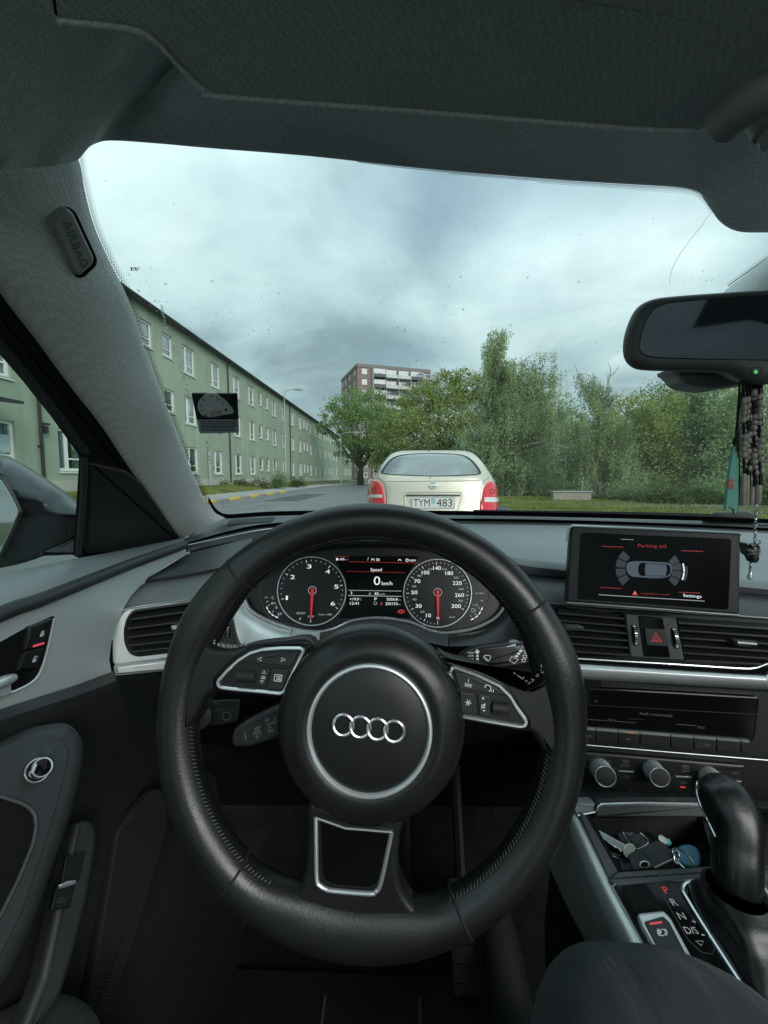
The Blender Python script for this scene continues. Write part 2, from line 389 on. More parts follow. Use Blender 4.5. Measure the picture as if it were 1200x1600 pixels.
def blades(name, n, fx, h, matn, wdt=.012):
    """grass as single blades"""
    P = np.array([fx() for _ in range(n)]); a = rng.uniform(0, 6.28, n); hh = h*rng.uniform(.5, 1.2, n); w_ = wdt*rng.uniform(.7, 1.3, n)
    dx_ = np.cos(a)*w_; dy_ = np.sin(a)*w_; ln = rng.normal(0, .35, (n, 2))*hh[:, None]
    A = P + np.stack([dx_, dy_, -.01+0*a], 1); B = P - np.stack([dx_, dy_, .01+0*a], 1); C_ = P + np.stack([ln[:, 0], ln[:, 1], hh], 1)
    v = np.stack([A, B, C_], 1).reshape(-1, 3); return fastmesh(name, v, 3, matn)
def fastmesh(name, v, k, matn):
    n = len(v)//k; me = bpy.data.meshes.new(name); me.vertices.add(len(v)); me.vertices.foreach_set('co', v.astype(np.float32).ravel())
    me.loops.add(n*k); me.loops.foreach_set('vertex_index', np.arange(n*k, dtype=np.int32))
    me.polygons.add(n); me.polygons.foreach_set('loop_start', np.arange(0, n*k, k, dtype=np.int32))
    me.update(calc_edges=True); me.materials.append(MT[matn])
    o = bpy.data.objects.new(name, me); COL.objects.link(o); return o
def bankz(x): return np.interp(-x, [10.2, 11.4, 12.6], [.15, .36, .5])
def fb():
    x = random.uniform(-12.4, -10.25); y = 9+abs(random.gauss(0, 1))*22; return (x, y, bankz(x))
gr = blades('grass', 60000, fb, .14, 'grass_blade', .016); gr['kind'] = 'stuff'; gr['label'] = 'grass on the bank below the green facade'
def fr_():
    y = 5+random.random()**1.4*32; x = 4.05+roadx(y)+.12*math.sin(y*1.7)+abs(random.gauss(0, 1))*4.2; return (x, y, 0)
gr2 = blades('grass', 90000, fr_, .075, 'grass_blade', .013); gr2['kind'] = 'stuff'; gr2['label'] = 'lawn beside the right edge of the road'
# road with parked-lot wall beyond the lawn on the right
lot = MB(); lot.loft([[V((x, y, .006)) for x in (6.4, 9, 12, 40)] for y in (15.6, 17.5, 19.2)]); struct('side_road', lot, 'asphalt_far')
wl = thing('low_wall', (10, 20, 0), 'low beige wall beyond the lawn, seen under the birches', 'wall')
b_ = MB(); b_.box2((7.55, 20, -.05), (9.35, 20.3, .40)); obj('wall_body', b_, 'beige_wall', wl)
b_ = MB()
b_.box2((7.5, 19.94, .402), (9.4, 20.36, .45)); obj('coping', b_, 'concrete', wl)

# ---------------------------------------------------------------- long green apartment building
FX = -12.5
bld = thing('apartment_building', (FX-5, 40, 0), 'long three storey building with green plaster facade and white windows', 'building')
Y0, Y1, ZB, ZT = -14.0, 89.5, .40, 9.55
big = []; small = []
def Yof(px): return (-FX)*FPX/(620-px)
for base in (1.2, 18.4, 35.5, 53.2, 71.2):
    for d in ((0, 6.5, 11.3, 14.4) if base < 2 else (0, 6.5, 10.1, 13.8)): big.append(base+d)
    for d in (2.3, 4.2): small.append(base+d)
big = [q for q in big if q < 88]; small = [q for q in small if q < 88]
# shift to match the columns seen: one repeating bay of 18.2 m
ROWS = [(7.28, 8.86), (4.32, 5.90), (1.36, 2.94)]
cells = []
ENT = 12.7
for r, (z0, z1) in enumerate(ROWS):
    for q in big:
        cells.append((q-.70, q+.70, z0, z1, 0))
    for q in small:
        cells.append((q-.50, q+.50, z1-1.2, z1, 1))
yl = sorted({Y0, Y1} | {c[0] for c in cells} | {c[1] for c in cells}); zl = sorted({ZB, ZT} | {c[2] for c in cells} | {c[3] for c in cells})
holes = set()
for c in cells:
    for i in range(len(yl)-1):
        if yl[i] >= c[0]-1e-6 and yl[i+1] <= c[1]+1e-6:
            for j in range(len(zl)-1):
                if zl[j] >= c[2]-1e-6 and zl[j+1] <= c[3]+1e-6: holes.add((i, j))
wm = MB(); idx = {}
for i, yy in enumerate(yl):
    for j, zz in enumerate(zl): idx[i, j] = len(wm.v); wm.v.append(V((FX, yy, zz)))
for i in range(len(yl)-1):
    for j in range(len(zl)-1):
        if (i, j) not in holes: wm.f.append((idx[i, j], idx[i+1, j], idx[i+1, j+1], idx[i, j+1]))
for c in cells:                                                  # reveals
    a, b, z0, z1, _ = c; D = FX-.14
    o_ = [V((FX, a, z0)), V((FX, b, z0)), V((FX, b, z1)), V((FX, a, z1))]; wm.loft([o_, [V((D, p.y, p.z)) for p in o_]], closed=True)
wm.loft([[V((FX, Y1, ZB)), V((FX-10, Y1, ZB))], [V((FX, Y1, ZT)), V((FX-10, Y1, ZT))]]); wm.loft([[V((FX, Y0, ZB)), V((FX-10, Y0, ZB))], [V((FX, Y0, ZT)), V((FX-10, Y0, ZT))]])
obj('wall', wm, 'plaster', bld, ang=20)
b_ = MB(); b_.box2((FX-9, Y0+.01, -.1), (FX+.03, Y1+.01, 1.0)); obj('plinth', b_, 'plinth', bld)
b_ = MB(); b_.loft([[V((FX+.34, y, 9.50)), V((FX+.36, y, 9.60)), V((FX+.30, y, 9.68)), V((FX-5, y, 11.2)), V((FX-10.4, y, 9.62)), V((FX-10.4, y, 9.5))] for y in (Y0-.3, Y1+.3)], closed=True, cap=True)
rf = obj('roof', b_, 'roofing', bld)
b_ = MB(); b_.tube([V((FX+.40, Y0, 9.56)), V((FX+.40, Y1, 9.56))], .065, 8); obj('gutter', b_, 'pipe', rf)
def win_parts(wd, h, sill, var=0):
    f = MB(); t = .10
    f.box2((0, -wd/2, 0), (.05, -wd/2+t, h)); f.box2((0, wd/2-t, 0), (.05, wd/2, h)); f.box2((0, -wd/2+t, 0), (.048, wd/2-t, t)); f.box2((0, -wd/2+t, h-t), (.048, wd/2-t, h))
    if wd > 1.1:
        f.box2((0, -wd*.18-.07, t), (.055, -wd*.18+.07, h-t)); f.box2((0.0, -wd*.18+.07, h*.27), (.046, wd/2-t, h*.27+.06))
    else: f.box2((0, -wd/2+t, h*.30), (.046, wd/2-t, h*.30+.045))
    p = MB(); p.box2((-.012, -wd/2+.02, .02), (.008, wd/2-.02, h-.02))
    s = MB(); s.prism([V((-.02, -wd/2-.05, -.03)), V((.20, -wd/2-.05, -.06)), V((.20, wd/2+.05, -.06)), V((-.02, wd/2+.05, -.03))], V((0.1, 0, 1)), .035)
    c = MB(); nf = 22
    for a0, a1, zl, zh in (((-wd/2+.04, -wd*.10, .05, h-.05), (wd*.18, wd/2-.04, .05, h-.05)), ((-wd/2+.04, wd/2-.04, h*.45, h-.05),), ((-wd/2+.04, -wd*.25, .05, h-.05), (-wd*.2, wd/2-.04, h*.72, h-.05)), ((-wd/2+.04, wd/2-.04, .05, h-.05),))[var]:
        c.loft([[V((-.06+.02*math.sin(k*1.9), a0+(a1-a0)*k/nf, z)) for k in range(nf+1)] for z in (zl, zh)])
    return f, p, s, c
wproto = {}
pane_m = MT['window_glass']
mat_glass('pane_clear', (.66, .74, .76), 2.6)
dk = MB()
for (a, b, z0, z1, typ) in cells:
    loc = (FX-.135, (a+b)/2, z0)
    key = (typ, random.choice((0, 0, 1, 2, 3)))
    if key not in wproto:
        f, p, s, c = win_parts(b-a, z1-z0, 0, key[1])
        fo = obj('window', f, 'white_paint', bld, ang=0); fo.location = loc
        for nm, mb_, mm in (('pane', p, 'pane_clear'), ('sill', s, 'white_paint'), ('curtain', c, 'curtain')): obj(nm, mb_, mm, fo)
        wproto[key] = fo
    else: inst(wproto[key], bld, loc)
    dk.loft([[V((FX-.9, a-.3, z0-.3)), V((FX-.9, b+.3, z0-.3))], [V((FX-.9, a-.3, z1+.3)), V((FX-.9, b+.3, z1+.3))]])
obj('room_wall', dk, mat('room', (.16, .17, .16), .9), bld)
for px, nm in ((357, 'p'), (453, 'p'), (52, 'p')):
    yy = Yof(px); b_ = MB(); b_.tube([V((FX+.09, yy, .75)), V((FX+.09, yy, 9.3)), V((FX+.34, yy, 9.52))], .055, 8)
    for z in (2.2, 4.6, 7.1): b_.box((FX+.05, yy, z), (.1, .17, .05))
    obj('downpipe', b_, 'pipe', bld)
b_ = MB(); yy = Yof(322.5); b_.tube([V((FX+.12, yy, .45)), V((FX+.12, yy, 2.9))], .11, 8); obj('cable_duct', b_, 'grey_pipe', bld)
b_ = MB(); yy = Yof(57); b_.box((FX+.16, yy, 2.98), (.14, .26, .07)); b_.box((FX+.15, yy, 2.78), (.12, .12, .26)); obj('wall_lamp', b_, 'pipe', bld)
b_ = MB(); b_.prism([V((FX, 9.4, 3.55)), V((FX+1.25, 9.4, 3.40)), V((FX+1.25, 12.25, 3.40)), V((FX, 12.25, 3.55))], V((.12, 0, 1)), .09); obj('entrance_canopy', b_, 'roofing', bld)

b2 = thing('apartment_building', (FX-5, 98, 0), 'darker green building end standing beyond the long green facade', 'building')
b_ = MB(); b_.box2((FX-9, 91, 0), (FX+.6, 108, 8.7)); obj('wall', b_, 'plaster_dark', b2)
b_ = MB(); b_.box2((FX-9.3, 90.7, 8.71), (FX+.95, 108.3, 9.0)); obj('roof', b_, 'roofing', b2)
pr = None
for z in (1.5, 4.2, 6.7):
    for yy in (93, 96, 99.2, 102.4, 105.5):
        if pr is None:
            f, p, s, c = win_parts(1.4, 1.5, 0); pr = obj('window', f, 'white_paint', b2, ang=0); obj('pane', p, 'window_glass', pr); pr.location = (FX+.56, yy, z)
        else: inst(pr, b2, (FX+.56, yy, z))

# ---------------------------------------------------------------- brick tower block
K = 1.13
c0 = V(((559-620)*100/640*K, 100*K, 0)); ur = V((19, 7, 0)).normalized(); ul = V((-6.9, 18.7, 0)).normalized()
WR, WL, H = 21.6, 19.5, 31.6
tw = thing('tower_block', c0, 'brick high-rise with white windows and balconies behind the street trees', 'tower block')
nr = V((ur.y, -ur.x, 0)); nl = V((-ul.y, ul.x, 0))
if nl.dot(EYE-c0) < 0: nl = -nl
FH = 2.8; NF = 11
b_ = MB(); b_.loft([[c0, c0+ur*WR, c0+ur*WR+ul*WL, c0+ul*WL], [p + V((0, 0, H-.9)) for p in (c0, c0+ur*WR, c0+ur*WR+ul*WL, c0+ul*WL)]], closed=True, cap=True); obj('wall', b_, 'brick', tw, ang=20)
q = [c0+nr*.15+nl*.15, c0+ur*WR+nr*.15, c0+ur*WR+ul*WL, c0+ul*WL+nl*.15]
b_ = MB(); b_.loft([[p+V((0, 0, H-.895)) for p in q], [p+V((0, 0, H)) for p in q]], closed=True, cap=True); obj('roof', b_, mat('roof_band', (.22, .20, .19), .9), tw, ang=20)
b_ = MB()
for k_ in range(1, NF):
    z = k_*FH
    b_.box(c0+ur*(WR/2)+nr*.03+V((0, 0, z)), (WR, .1, .14), (ur, nr, V((0, 0, 1)))); b_.box(c0+ul*(WL/2)+nl*.03+V((0, 0, z+.001)), (WL, .1, .14), (ul, nl, V((0, 0, 1))))
obj('floor_band', b_, 'concrete', tw)
def orient(o, u, n, p):
    o.matrix_local = Matrix(((n.x, -u.x if False else u.x, 0, 0), (n.y, u.y, 0, 0), (0, 0, 1, 0), (0, 0, 0, 1))); 
    o.location = p
wp = {}
def tower_win(u, n, p, wd, h):
    k_ = (wd, h)
    if k_ not in wp:
        f, pp, s, c = win_parts(wd, h, 0); wp[k_] = obj('window', f, 'white_paint', tw, ang=0); obj('pane', pp, 'window_glass', wp[k_]); o = wp[k_]
    else: o = inst(wp[k_], tw)
    o.rotation_euler = (0, 0, math.atan2(n.y, n.x)); o.location = p+n*.03
par_proto = {}
def parapet(x0, x1, z, m_):
    k_ = (round(x1-x0, 2), m_)
    if k_ not in par_proto:
        b_ = MB(); b_.box2((0, 0, 0), (x1-x0, .1, 1.0)); b_.box2((0, -1.1, -.16), (x1-x0, .0, -.02)); o = obj('balcony', b_, m_, tw, ang=0); par_proto[k_] = o
    else: o = inst(par_proto[k_], tw)
    o.rotation_euler = (0, 0, math.atan2(ur.y, ur.x)); o.location = c0+ur*x0+nr*1.0+V((0, 0, z))
for k_ in range(NF):
    z = k_*FH+.35
    for d in (2.6, 8.2, 13.5, 17.2): tower_win(ul, nl, c0+ul*d+V((0, 0, z+.55)), 1.3, 1.4)
    tower_win(ur, nr, c0+ur*2.0+V((0, 0, z+.55)), 1.45, 1.4); tower_win(ur, nr, c0+ur*20.4+V((0, 0, z+.55)), 1.45, 1.4)
    for x0, x1, m_ in ((4.3, 7.9, 'balcony_dark'), (7.9, 11.6, 'balcony_white'), (11.6, 15.2, 'balcony_white'), (15.2, 18.8, 'balcony_dark')):
        if m_ == 'balcony_white': parapet(x0+.12, x1-.12, z-.2, m_); tower_win(ur, nr, c0+ur*((x0+x1)/2)+V((0, 0, z+.1)), 3.0, 2.1)
        else: parapet(x0+.12, x1-.12, z-.2, m_); tower_win(ur, nr, c0+ur*((x0+x1)/2)+nr*.9+V((0, 0, z+.82)), 3.3, 1.25)
b_ = MB()
for x in (4.2, 7.9, 11.6, 15.2, 18.9): b_.box(c0+ur*x+nr*.55+V((0, 0, H/2-.6)), (.16, 1.1, H-1.2), (ur, nr, V((0, 0, 1))))
obj('balcony_fin', b_, 'balcony_white', tw)

# ---------------------------------------------------------------- street lamps
def lamp(base, h, arm, label):
    t = thing('street_lamp', base, label, 'street lamp', 'street lamps along the left pavement'); B = V(base)
    m_ = MB(); m_.lathe(B, (0, 0, 1), [(.11, 0), (.10, 1.1), (.065, 1.15), (.05, h-.9)], 10); 
    obj('pole', m_, 'lamp_metal', t)
    pts = [B+V((arm*(1-math.cos(a))*.0 + arm*f, 0, h-.9+.9*math.sin(a))) for f, a in ((0, 0), (.03, .5), (.12, .95), (.28, 1.3), (.5, 1.5), (1.0, 1.56))]
    m_ = MB(); m_.tube(pts, .04, 8); obj('arm', m_, 'lamp_metal', t)
    e = pts[-1]; m_ = MB(); m_.tube([e-V((.05, 0, 0)), e+V((.15, 0, .03)), e+V((.6, 0, .02)), e+V((.85, 0, -.03))], [.05, .11, .12, .05], 8, flat=1); hd = obj('lamp_head', m_, 'lamp_metal', t)
    m_ = MB(); m_.box(e+V((.38, 0, -.11)), (.5, .16, .03)); obj('lens', m_, 'white_paint', hd)
p = atX(447, 757, -11.0); lamp((p.x, p.y, .2), atY(447, 609, p.y).z-.2, 1.0, 'tall grey street lamp in front of the green facade')
p = atZ(533, 757.5, .1); lamp((p.x, p.y, .1), atY(533, 676, p.y).z-.1, 1.6, 'farther street lamp at the end of the green facade')
pp_ = MB(); pp_.tube([V((9.35, 21, 0)), V((9.35, 21, 1.0))], .022, 6); pl_ = thing('marker_post', (9.35, 21, 0), 'thin pole standing behind the low beige wall', 'post'); obj('pole', pp_, 'lamp_metal', pl_)
pp_ = MB(); pp_.lathe((9.35, 21, 1.0), (0, 0, 1), [(.05, 0), (.07, .05), (.05, .12), (.01, .14)], 8); obj('cap', pp_, 'lamp_metal', pl_)
# ---------------------------------------------------------------- trees
def leaves(name, C, size, matn, parent, droop=0, elong=1.6):
    """one pointed leaf (a kite of two triangles) for every row of C"""
    n = len(C); d = rng.normal(0, 1, (n, 3)); d[:, 2] -= droop; d /= np.linalg.norm(d, axis=1)[:, None]
    q = rng.normal(0, 1, (n, 3)); s = np.cross(d, q); s /= np.linalg.norm(s, axis=1)[:, None]; nn = np.cross(d, s)
    L = (size*rng.uniform(.6, 1.35, n))[:, None]; W_ = L/elong*.5
    v = np.stack([C, C+d*L*.45+s*W_+nn*L*.08, C+d*L, C+d*L*.45-s*W_+nn*L*.08], 1).reshape(-1, 3)
    o = fastmesh(name, v, 4, matn); par(o, parent); return o
def limb(mb, a, b, r0, r1, wob=.08, n=6, sides=6):
    a = V(a); b = V(b); L = (b-a).length; pts = []
    for k in range(n+1):
        t = k/n; w_ = math.sin(math.pi*t)*wob*L; pts.append(a.lerp(b, t)+V((random.uniform(-1, 1), random.uniform(-1, 1), random.uniform(-.3, .6)))*w_)
    mb.tube(pts, [r0+(r1-r0)*k/n for k in range(n+1)], sides); return pts
def broad_tree(base, blobs, leaf, n, matn, label, group, trunk=.25, bark='bark', hollow=.66, clump=.24, cat='tree'):
    """blobs: (centre, radii). Leaves sit in clumps near the skin of every blob"""
    B = V(base); t = thing('tree', base, label, cat, group)
    top = max((b[0] for b in blobs), key=lambda p: p.z); low = min(b[0].z-b[1].z for b in blobs)
    mb = MB(); fork = B+V((0, 0, max((low-B.z)*.9, 1.0)))
    fork = V((B.x, B.y, fork.z)); limb(mb, B-V((0, 0, .2)), fork, trunk*1.25, trunk*.85, .03); obj('trunk', mb, bark, t)
    br = MB()
    vol = np.array([b[1].x*b[1].y*b[1].z for b in blobs]); vol = vol**.72; vol /= vol.sum(); pts = []
    for (c, r), f in zip(blobs, vol):
        limb(br, fork, c, trunk*.5, trunk*.10, .06)
        for _ in range(4):
            e = c+V((random.gauss(0, .5)*r.x, random.gauss(0, .5)*r.y, random.gauss(0.2, .5)*r.z)); limb(br, fork.lerp(c, random.uniform(.55, 1)), e, trunk*.14, trunk*.03, .08, 5, 5)
        m_ = int(n*f); nc = max(int(m_/45), 6)
        d = rng.normal(0, 1, (nc, 3)); d /= np.linalg.norm(d, axis=1)[:, None]
        rad = (hollow+(1.06-hollow)*rng.random(nc)**.6)[:, None]
        cc = np.array(c)+d*rad*np.array(r)
        k = rng.integers(0, nc, m_); sg = clump*float(np.mean(r))*rng.uniform(.5, 1.3, nc)
        off = rng.normal(0, 1, (m_, 3))*sg[k][:, None]*np.array([1, 1, .62]); pts.append(cc[k]+off)
    obj('branches', br, bark, t)
    leaves('crown', np.concatenate(pts), leaf, matn, t, droop=.4); return t
def px_blob(px, py, Y, r, ry=None, dy=0):
    """a crown lobe seen at pixel (px,py), r pixels across, Y metres ahead"""
    k = Y/FPX; return (atY(px, py, Y+dy), V((r*k, r*k*.9, (ry or r)*k)))
gy = 'trees along the street and the park'
def base_at(px, Y): p = atY(px, 760, Y); return V((p.x, p.y, -.02))
broad_tree(base_at(564, 58), [px_blob(x, y_, 58, r, dy=d) for x, y_, r, d in ((519, 652, 18, 0), (507, 668, 11, 1), (543, 634, 24, -1), (577, 634, 26, 1), (600, 655, 20, 0), (560, 668, 32, -2), (592, 692, 24, 0), (548, 703, 20, 0), (575, 714, 17, 1), (532, 684, 13, 2))],
    .26, 17000, 'leaf_green', 'round crowned green tree with bare trunk in front of the brick tower', gy, .42)
broad_tree(base_at(672, 47), [px_blob(x, y_, 47, r, dy=d) for x, y_, r, d in ((628, 652, 26, 0), (655, 625, 26, 1), (692, 610, 26, 0), (730, 604, 24, 0), (745, 640, 30, 1), (610, 690, 24, 0), (650, 680, 34, -2), (700, 660, 36, -1), (735, 690, 34, 0), (600, 722, 18, 0), (640, 728, 26, 0), (690, 722, 32, 0), (608, 668, 18, 1))],
    .24, 44000, 'leaf_yellow', 'broad yellow-green tree behind the beige estate car', gy, .38)
broad_tree(base_at(800, 40), [px_blob(x, y_, 40, r, dy=d) for x, y_, r, d in ((770, 700, 40, 0), (820, 680, 40, 2), (870, 700, 36, 2), (780, 755, 32, 0), (840, 750, 36, 1), (720, 750, 26, 1), (745, 700, 34, 3), (905, 740, 34, 3), (880, 660, 30, 3), (930, 690, 34, 4))],
    .2, 30000, 'leaf_dark', 'dark bushy tree behind the weeping birch', gy, .3)
def weep_tree(base, plumes, leaf, matn, label, trunk, limbs, dens=1.0):
    """birch whose twigs hang down; plumes: (pixel x, top y, half width px, hang px, count, Y)"""
    B = V(base); t = thing('weeping_birch', base, label, 'tree', 'weeping birches by the lawn')
    mb = MB(); top = V(limbs[0][-1]); 
    main = limb(mb, B-V((0, 0, .2)), top, trunk, trunk*.18, .015, 10, 8); obj('trunk', mb, 'birch_bark', t)
    br = MB()
    for L_ in limbs[1:]:
        pts = [V(p) for p in L_]; br.tube(smooth(pts, 4, False), [trunk*.34*(1-.85*k/(4*(len(pts)-1))) for k in range(4*(len(pts)-1)+1)], 6)
    P = []; tw_ = MB()
    for px, py, hw, hang, cnt, Y in plumes:
        k = Y/FPX; nbr = max(int(cnt/22), 3); root = min(main, key=lambda q: abs(q.z-atY(px, py+hang*.35, Y).z))
        for j in range(nbr):
            f = (j+.5)/nbr; bx = px+random.uniform(-1, 1)*hw*(.35+.75*f); by = py+hang*.62*f*random.uniform(.7, 1.15)+random.gauss(0, 3)
            tip = atY(bx, by, Y+random.gauss(0, .9)*hw*k*.8)
            st = main[min(range(len(main)), key=lambda q: abs(main[q].z-(tip.z-abs(tip.x-root.x)*.5-.6)))]
            mid = st.lerp(tip, .6)+V((0, 0, .35+.2*random.random())); bp_ = smooth([tuple(st), tuple(mid), tuple(tip)], 5, False)
            br.tube(bp_, [max(trunk*.13*(1-q/len(bp_)), .008) for q in range(len(bp_))], 5)
            for i in range(int(cnt*dens/nbr)):
                q = V(bp_[random.randint(len(bp_)//3, len(bp_)-1)]); a = q+V((random.gauss(0, 1)*hw*k*.16, random.gauss(0, 1)*hw*k*.2, random.gauss(0, .08)))
                L = hang*k*random.choice((.10, .16, .22, .30, .42))*random.uniform(.8, 1.25); m_ = int(L/(leaf*.46))+2
                s = rng.random(m_)*L; c = np.array(a)[None, :]+np.stack([np.sin(s*1.7+i)*.06+rng.normal(0, leaf*.62, m_), rng.normal(0, leaf*.62, m_), -s], 1); P.append(c)
                if i % 6 == 0: tw_.tube([a+V((0, 0, .15)), a+V((.03, .02, -L*.5)), a+V((.0, .03, -L))], .006, 3, caps=False)
    obj('branches', br, 'birch_bark', t); obj('twigs', tw_, 'bark', t)
    leaves('crown', np.concatenate(P), leaf, matn, t, droop=1.6, elong=1.7); return t
Yb = 26
weep_tree(base_at(757, Yb), [(779, 510, 36, 130, 230, Yb), (766, 535, 18, 130, 150, Yb), (812, 572, 26, 150, 260, Yb), (760, 590, 14, 120, 140, Yb), (872, 575, 18, 120, 150, Yb+1), (800, 555, 22, 160, 220, Yb), (775, 600, 26, 160, 320, Yb), (850, 546, 26, 120, 150, Yb+1), (838, 568, 26, 160, 240, Yb+1), (862, 600, 16, 130, 150, Yb+1), (815, 640, 42, 150, 560, Yb), (770, 660, 44, 150, 560, Yb), (730, 668, 34, 120, 320, Yb+1), (860, 650, 30, 150, 330, Yb), (835, 715, 50, 100, 520, Yb-1), (765, 720, 50, 90, 460, Yb), (712, 700, 24, 90, 180, Yb+1), (885, 610, 20, 120, 160, Yb+2)],
    .105, 'leaf_birch', 'tall weeping birch with twin plumes to the right of the beige car', .26,
    [[atY(786, 520, Yb)], [atY(757, 690, Yb), atY(785, 650, Yb), atY(820, 610, Yb+.5), atY(848, 555, Yb+1)], [atY(757, 725, Yb), atY(800, 700, Yb-.5), atY(850, 690, Yb-1), atY(893, 672, Yb-1)], [atY(757, 720, Yb), atY(745, 690, Yb), atY(728, 655, Yb), atY(700, 640, Yb)], [atY(757, 740, Yb), atY(765, 710, Yb-.5), atY(772, 690, Yb-.5)]])
Yc = 22
weep_tree(base_at(937, Yc), [(905, 572, 16, 90, 90, Yc), (925, 590, 16, 100, 110, Yc), (955, 600, 18, 80, 90, Yc), (890, 640, 28, 130, 300, Yc), (940, 640, 32, 130, 360, Yc), (975, 650, 24, 120, 220, Yc), (900, 690, 30, 90, 230, Yc), (965, 700, 34, 110, 330, Yc), (1000, 720, 24, 80, 160, Yc+1)],
    .085, 'leaf_birch', 'thin weeping birch with bare top twigs between the tall birch and the wood', .11,
    [[atY(950, 585, Yc)], [atY(940, 640, Yc), atY(915, 610, Yc), atY(902, 580, Yc), atY(898, 570, Yc)], [atY(950, 600, Yc), atY(954, 580, Yc), atY(950, 565, Yc)], [atY(952, 590, Yc), atY(962, 580, Yc), atY(968, 570, Yc)], [atY(937, 700, Yc), atY(890, 712, Yc), atY(850, 730, Yc)]])
broad_tree(base_at(1010, 33), [px_blob(x, y_, 33, r, dy=d) for x, y_, r, d in ((985, 650, 32, 0), (1010, 690, 44, 0), (975, 720, 40, 1), (1030, 740, 44, 0), (965, 770, 30, 0), (1010, 775, 34, -1), (1035, 655, 34, 1))],
    .17, 42000, 'leaf_yellow', 'yellow-green tree left of the tall dark tree on the right', gy, .28)
broad_tree(base_at(1070, 36), [px_blob(x, y_, 36, r, dy=d) for x, y_, r, d in ((1050, 625, 36, 0), (1085, 625, 36, 1), (1120, 650, 44, 0), (1065, 670, 44, 0), (1100, 710, 54, -1), (1050, 740, 40, 0), (1120, 770, 44, 0), (1150, 700, 40, 1))],
    .18, 46000, 'leaf_dark', 'tall dark green tree behind the rear-view mirror', gy, .35)
broad_tree(base_at(1190, 30), [px_blob(x, y_, 30, r, dy=d) for x, y_, r, d in ((1170, 650, 46, 0), (1210, 640, 60, 0), (1240, 700, 60, 0), (1180, 720, 54, -1), (1150, 775, 46, 0), (1210, 770, 50, 0), (1270, 760, 60, 0), (1170, 600, 30, 1))],
    .17, 40000, 'leaf_birch', 'light green tree at the right edge behind the hanging beads', gy, .3)
def shrub(px, py, Y, rx, rz, n, leaf, matn, label, flowers=0, name='shrub'):
    b = atY(px, py, Y); k = Y/FPX; t = thing(name, (b.x, b.y, b.z), label, 'shrub', 'shrubs on verge and bank')
    d = rng.normal(0, 1, (n, 3)); d /= np.linalg.norm(d, axis=1)[:, None]; d[:, 2] = np.abs(d[:, 2])
    rad = rng.random(n)[:, None]**.4*(1+.25*np.sin(d[:, :1]*7+d[:, 1:2]*5+px))
    P = np.array(b)+d*rad*np.array([rx*k, rx*k*.8, rz*k]); leaves('foliage', P, leaf, matn, t, elong=1.5)
    st = MB()
    for i in range(9): a = random.uniform(0, 6.28); limb(st, b-V((0, 0, .1)), b+V((math.cos(a)*rx*k*.6, math.sin(a)*rx*k*.5, rz*k*.75)), .02, .006, .08, 4, 4)
    obj('stems', st, 'bark', t)
    if flowers:
        i = rng.integers(0, n, flowers); F_ = np.array(b)+(P[i]-np.array(b))*1.06; F_ = np.repeat(F_, 7, 0)+rng.normal(0, .035, (flowers*7, 3)); leaves('blossom', F_, .09, 'petal', t, elong=1.1)
for a in ((342, 762, 29, 20, 13, 1500, .09, 'leaf_shrub', 'low leafy plants beside the light grey pipe'), (377, 760, 31, 16, 11, 1300, .09, 'leaf_shrub', 'low green clump left of the pink rose bush'), (407, 762, 32, 17, 15, 1600, .08, 'leaf_shrub', 'rose bush with pale pink flowers at the green facade', 46, 'rose_bush'), (437, 761, 34, 17, 24, 2800, .09, 'leaf_dark', 'tallest dark round shrub on the bank beside the roses'), (463, 760, 38, 17, 14, 2000, .1, 'leaf_shrub', 'wide low shrub right of the dark round one'), (545, 757, 74, 12, 4, 500, .14, 'leaf_dark', 'small far bush at the bend of the road'), (845, 792, 19, 16, 9, 700, .09, 'leaf_shrub', 'low weeds at the lawn edge left of the thin birch')): shrub(*a)
for a in ((985, 800, 20, 40, 40, 4800, .11, 'leaf_dark', 'dark bush under the yellow-green tree'), (1050, 806, 18, 55, 52, 7000, .10, 'leaf_shrub', 'leafy bush in the middle of the hedge line on the right'), (1125, 806, 18, 60, 60, 7000, .11, 'leaf_dark', 'dark leafy bush below the green air freshener'), (1220, 808, 17, 60, 60, 6000, .11, 'leaf_shrub', 'bush at the far right end of the hedge line'), (800, 784, 27, 40, 24, 3600, .11, 'leaf_dark', 'dark undergrowth bush at the foot of the tall birch'), (838, 782, 28, 20, 16, 1500, .1, 'leaf_birch', 'pale bush right of the tall birch foot')): shrub(*a)
# a far mass of woodland that closes the view behind the street
n = 60000; X = rng.uniform(-260, 420, n); Yd = rng.normal(0, 6, n)+170+.1*np.abs(X)
hh = 9+3*np.sin(X*.07)+2*np.sin(X*.21+1); Z = rng.random(n)**.7*hh
wd_ = fastmesh('woodland', np.zeros((0, 3)), 4, 'leaf_dark') if False else None
C_ = np.stack([X, Yd, Z], 1); d = rng.normal(0, 1, (n, 3)); d /= np.linalg.norm(d, axis=1)[:, None]; s = np.cross(d, rng.normal(0, 1, (n, 3))); s /= np.linalg.norm(s, axis=1)[:, None]
wd_ = fastmesh('woodland', np.stack([C_, C_+d*1.0+s*.7, C_+d*2.0, C_+d*1.0-s*.7], 1).reshape(-1, 3), 4, 'leaf_dark'); wd_['kind'] = 'stuff'; wd_['label'] = 'far woodland closing the view behind the houses'

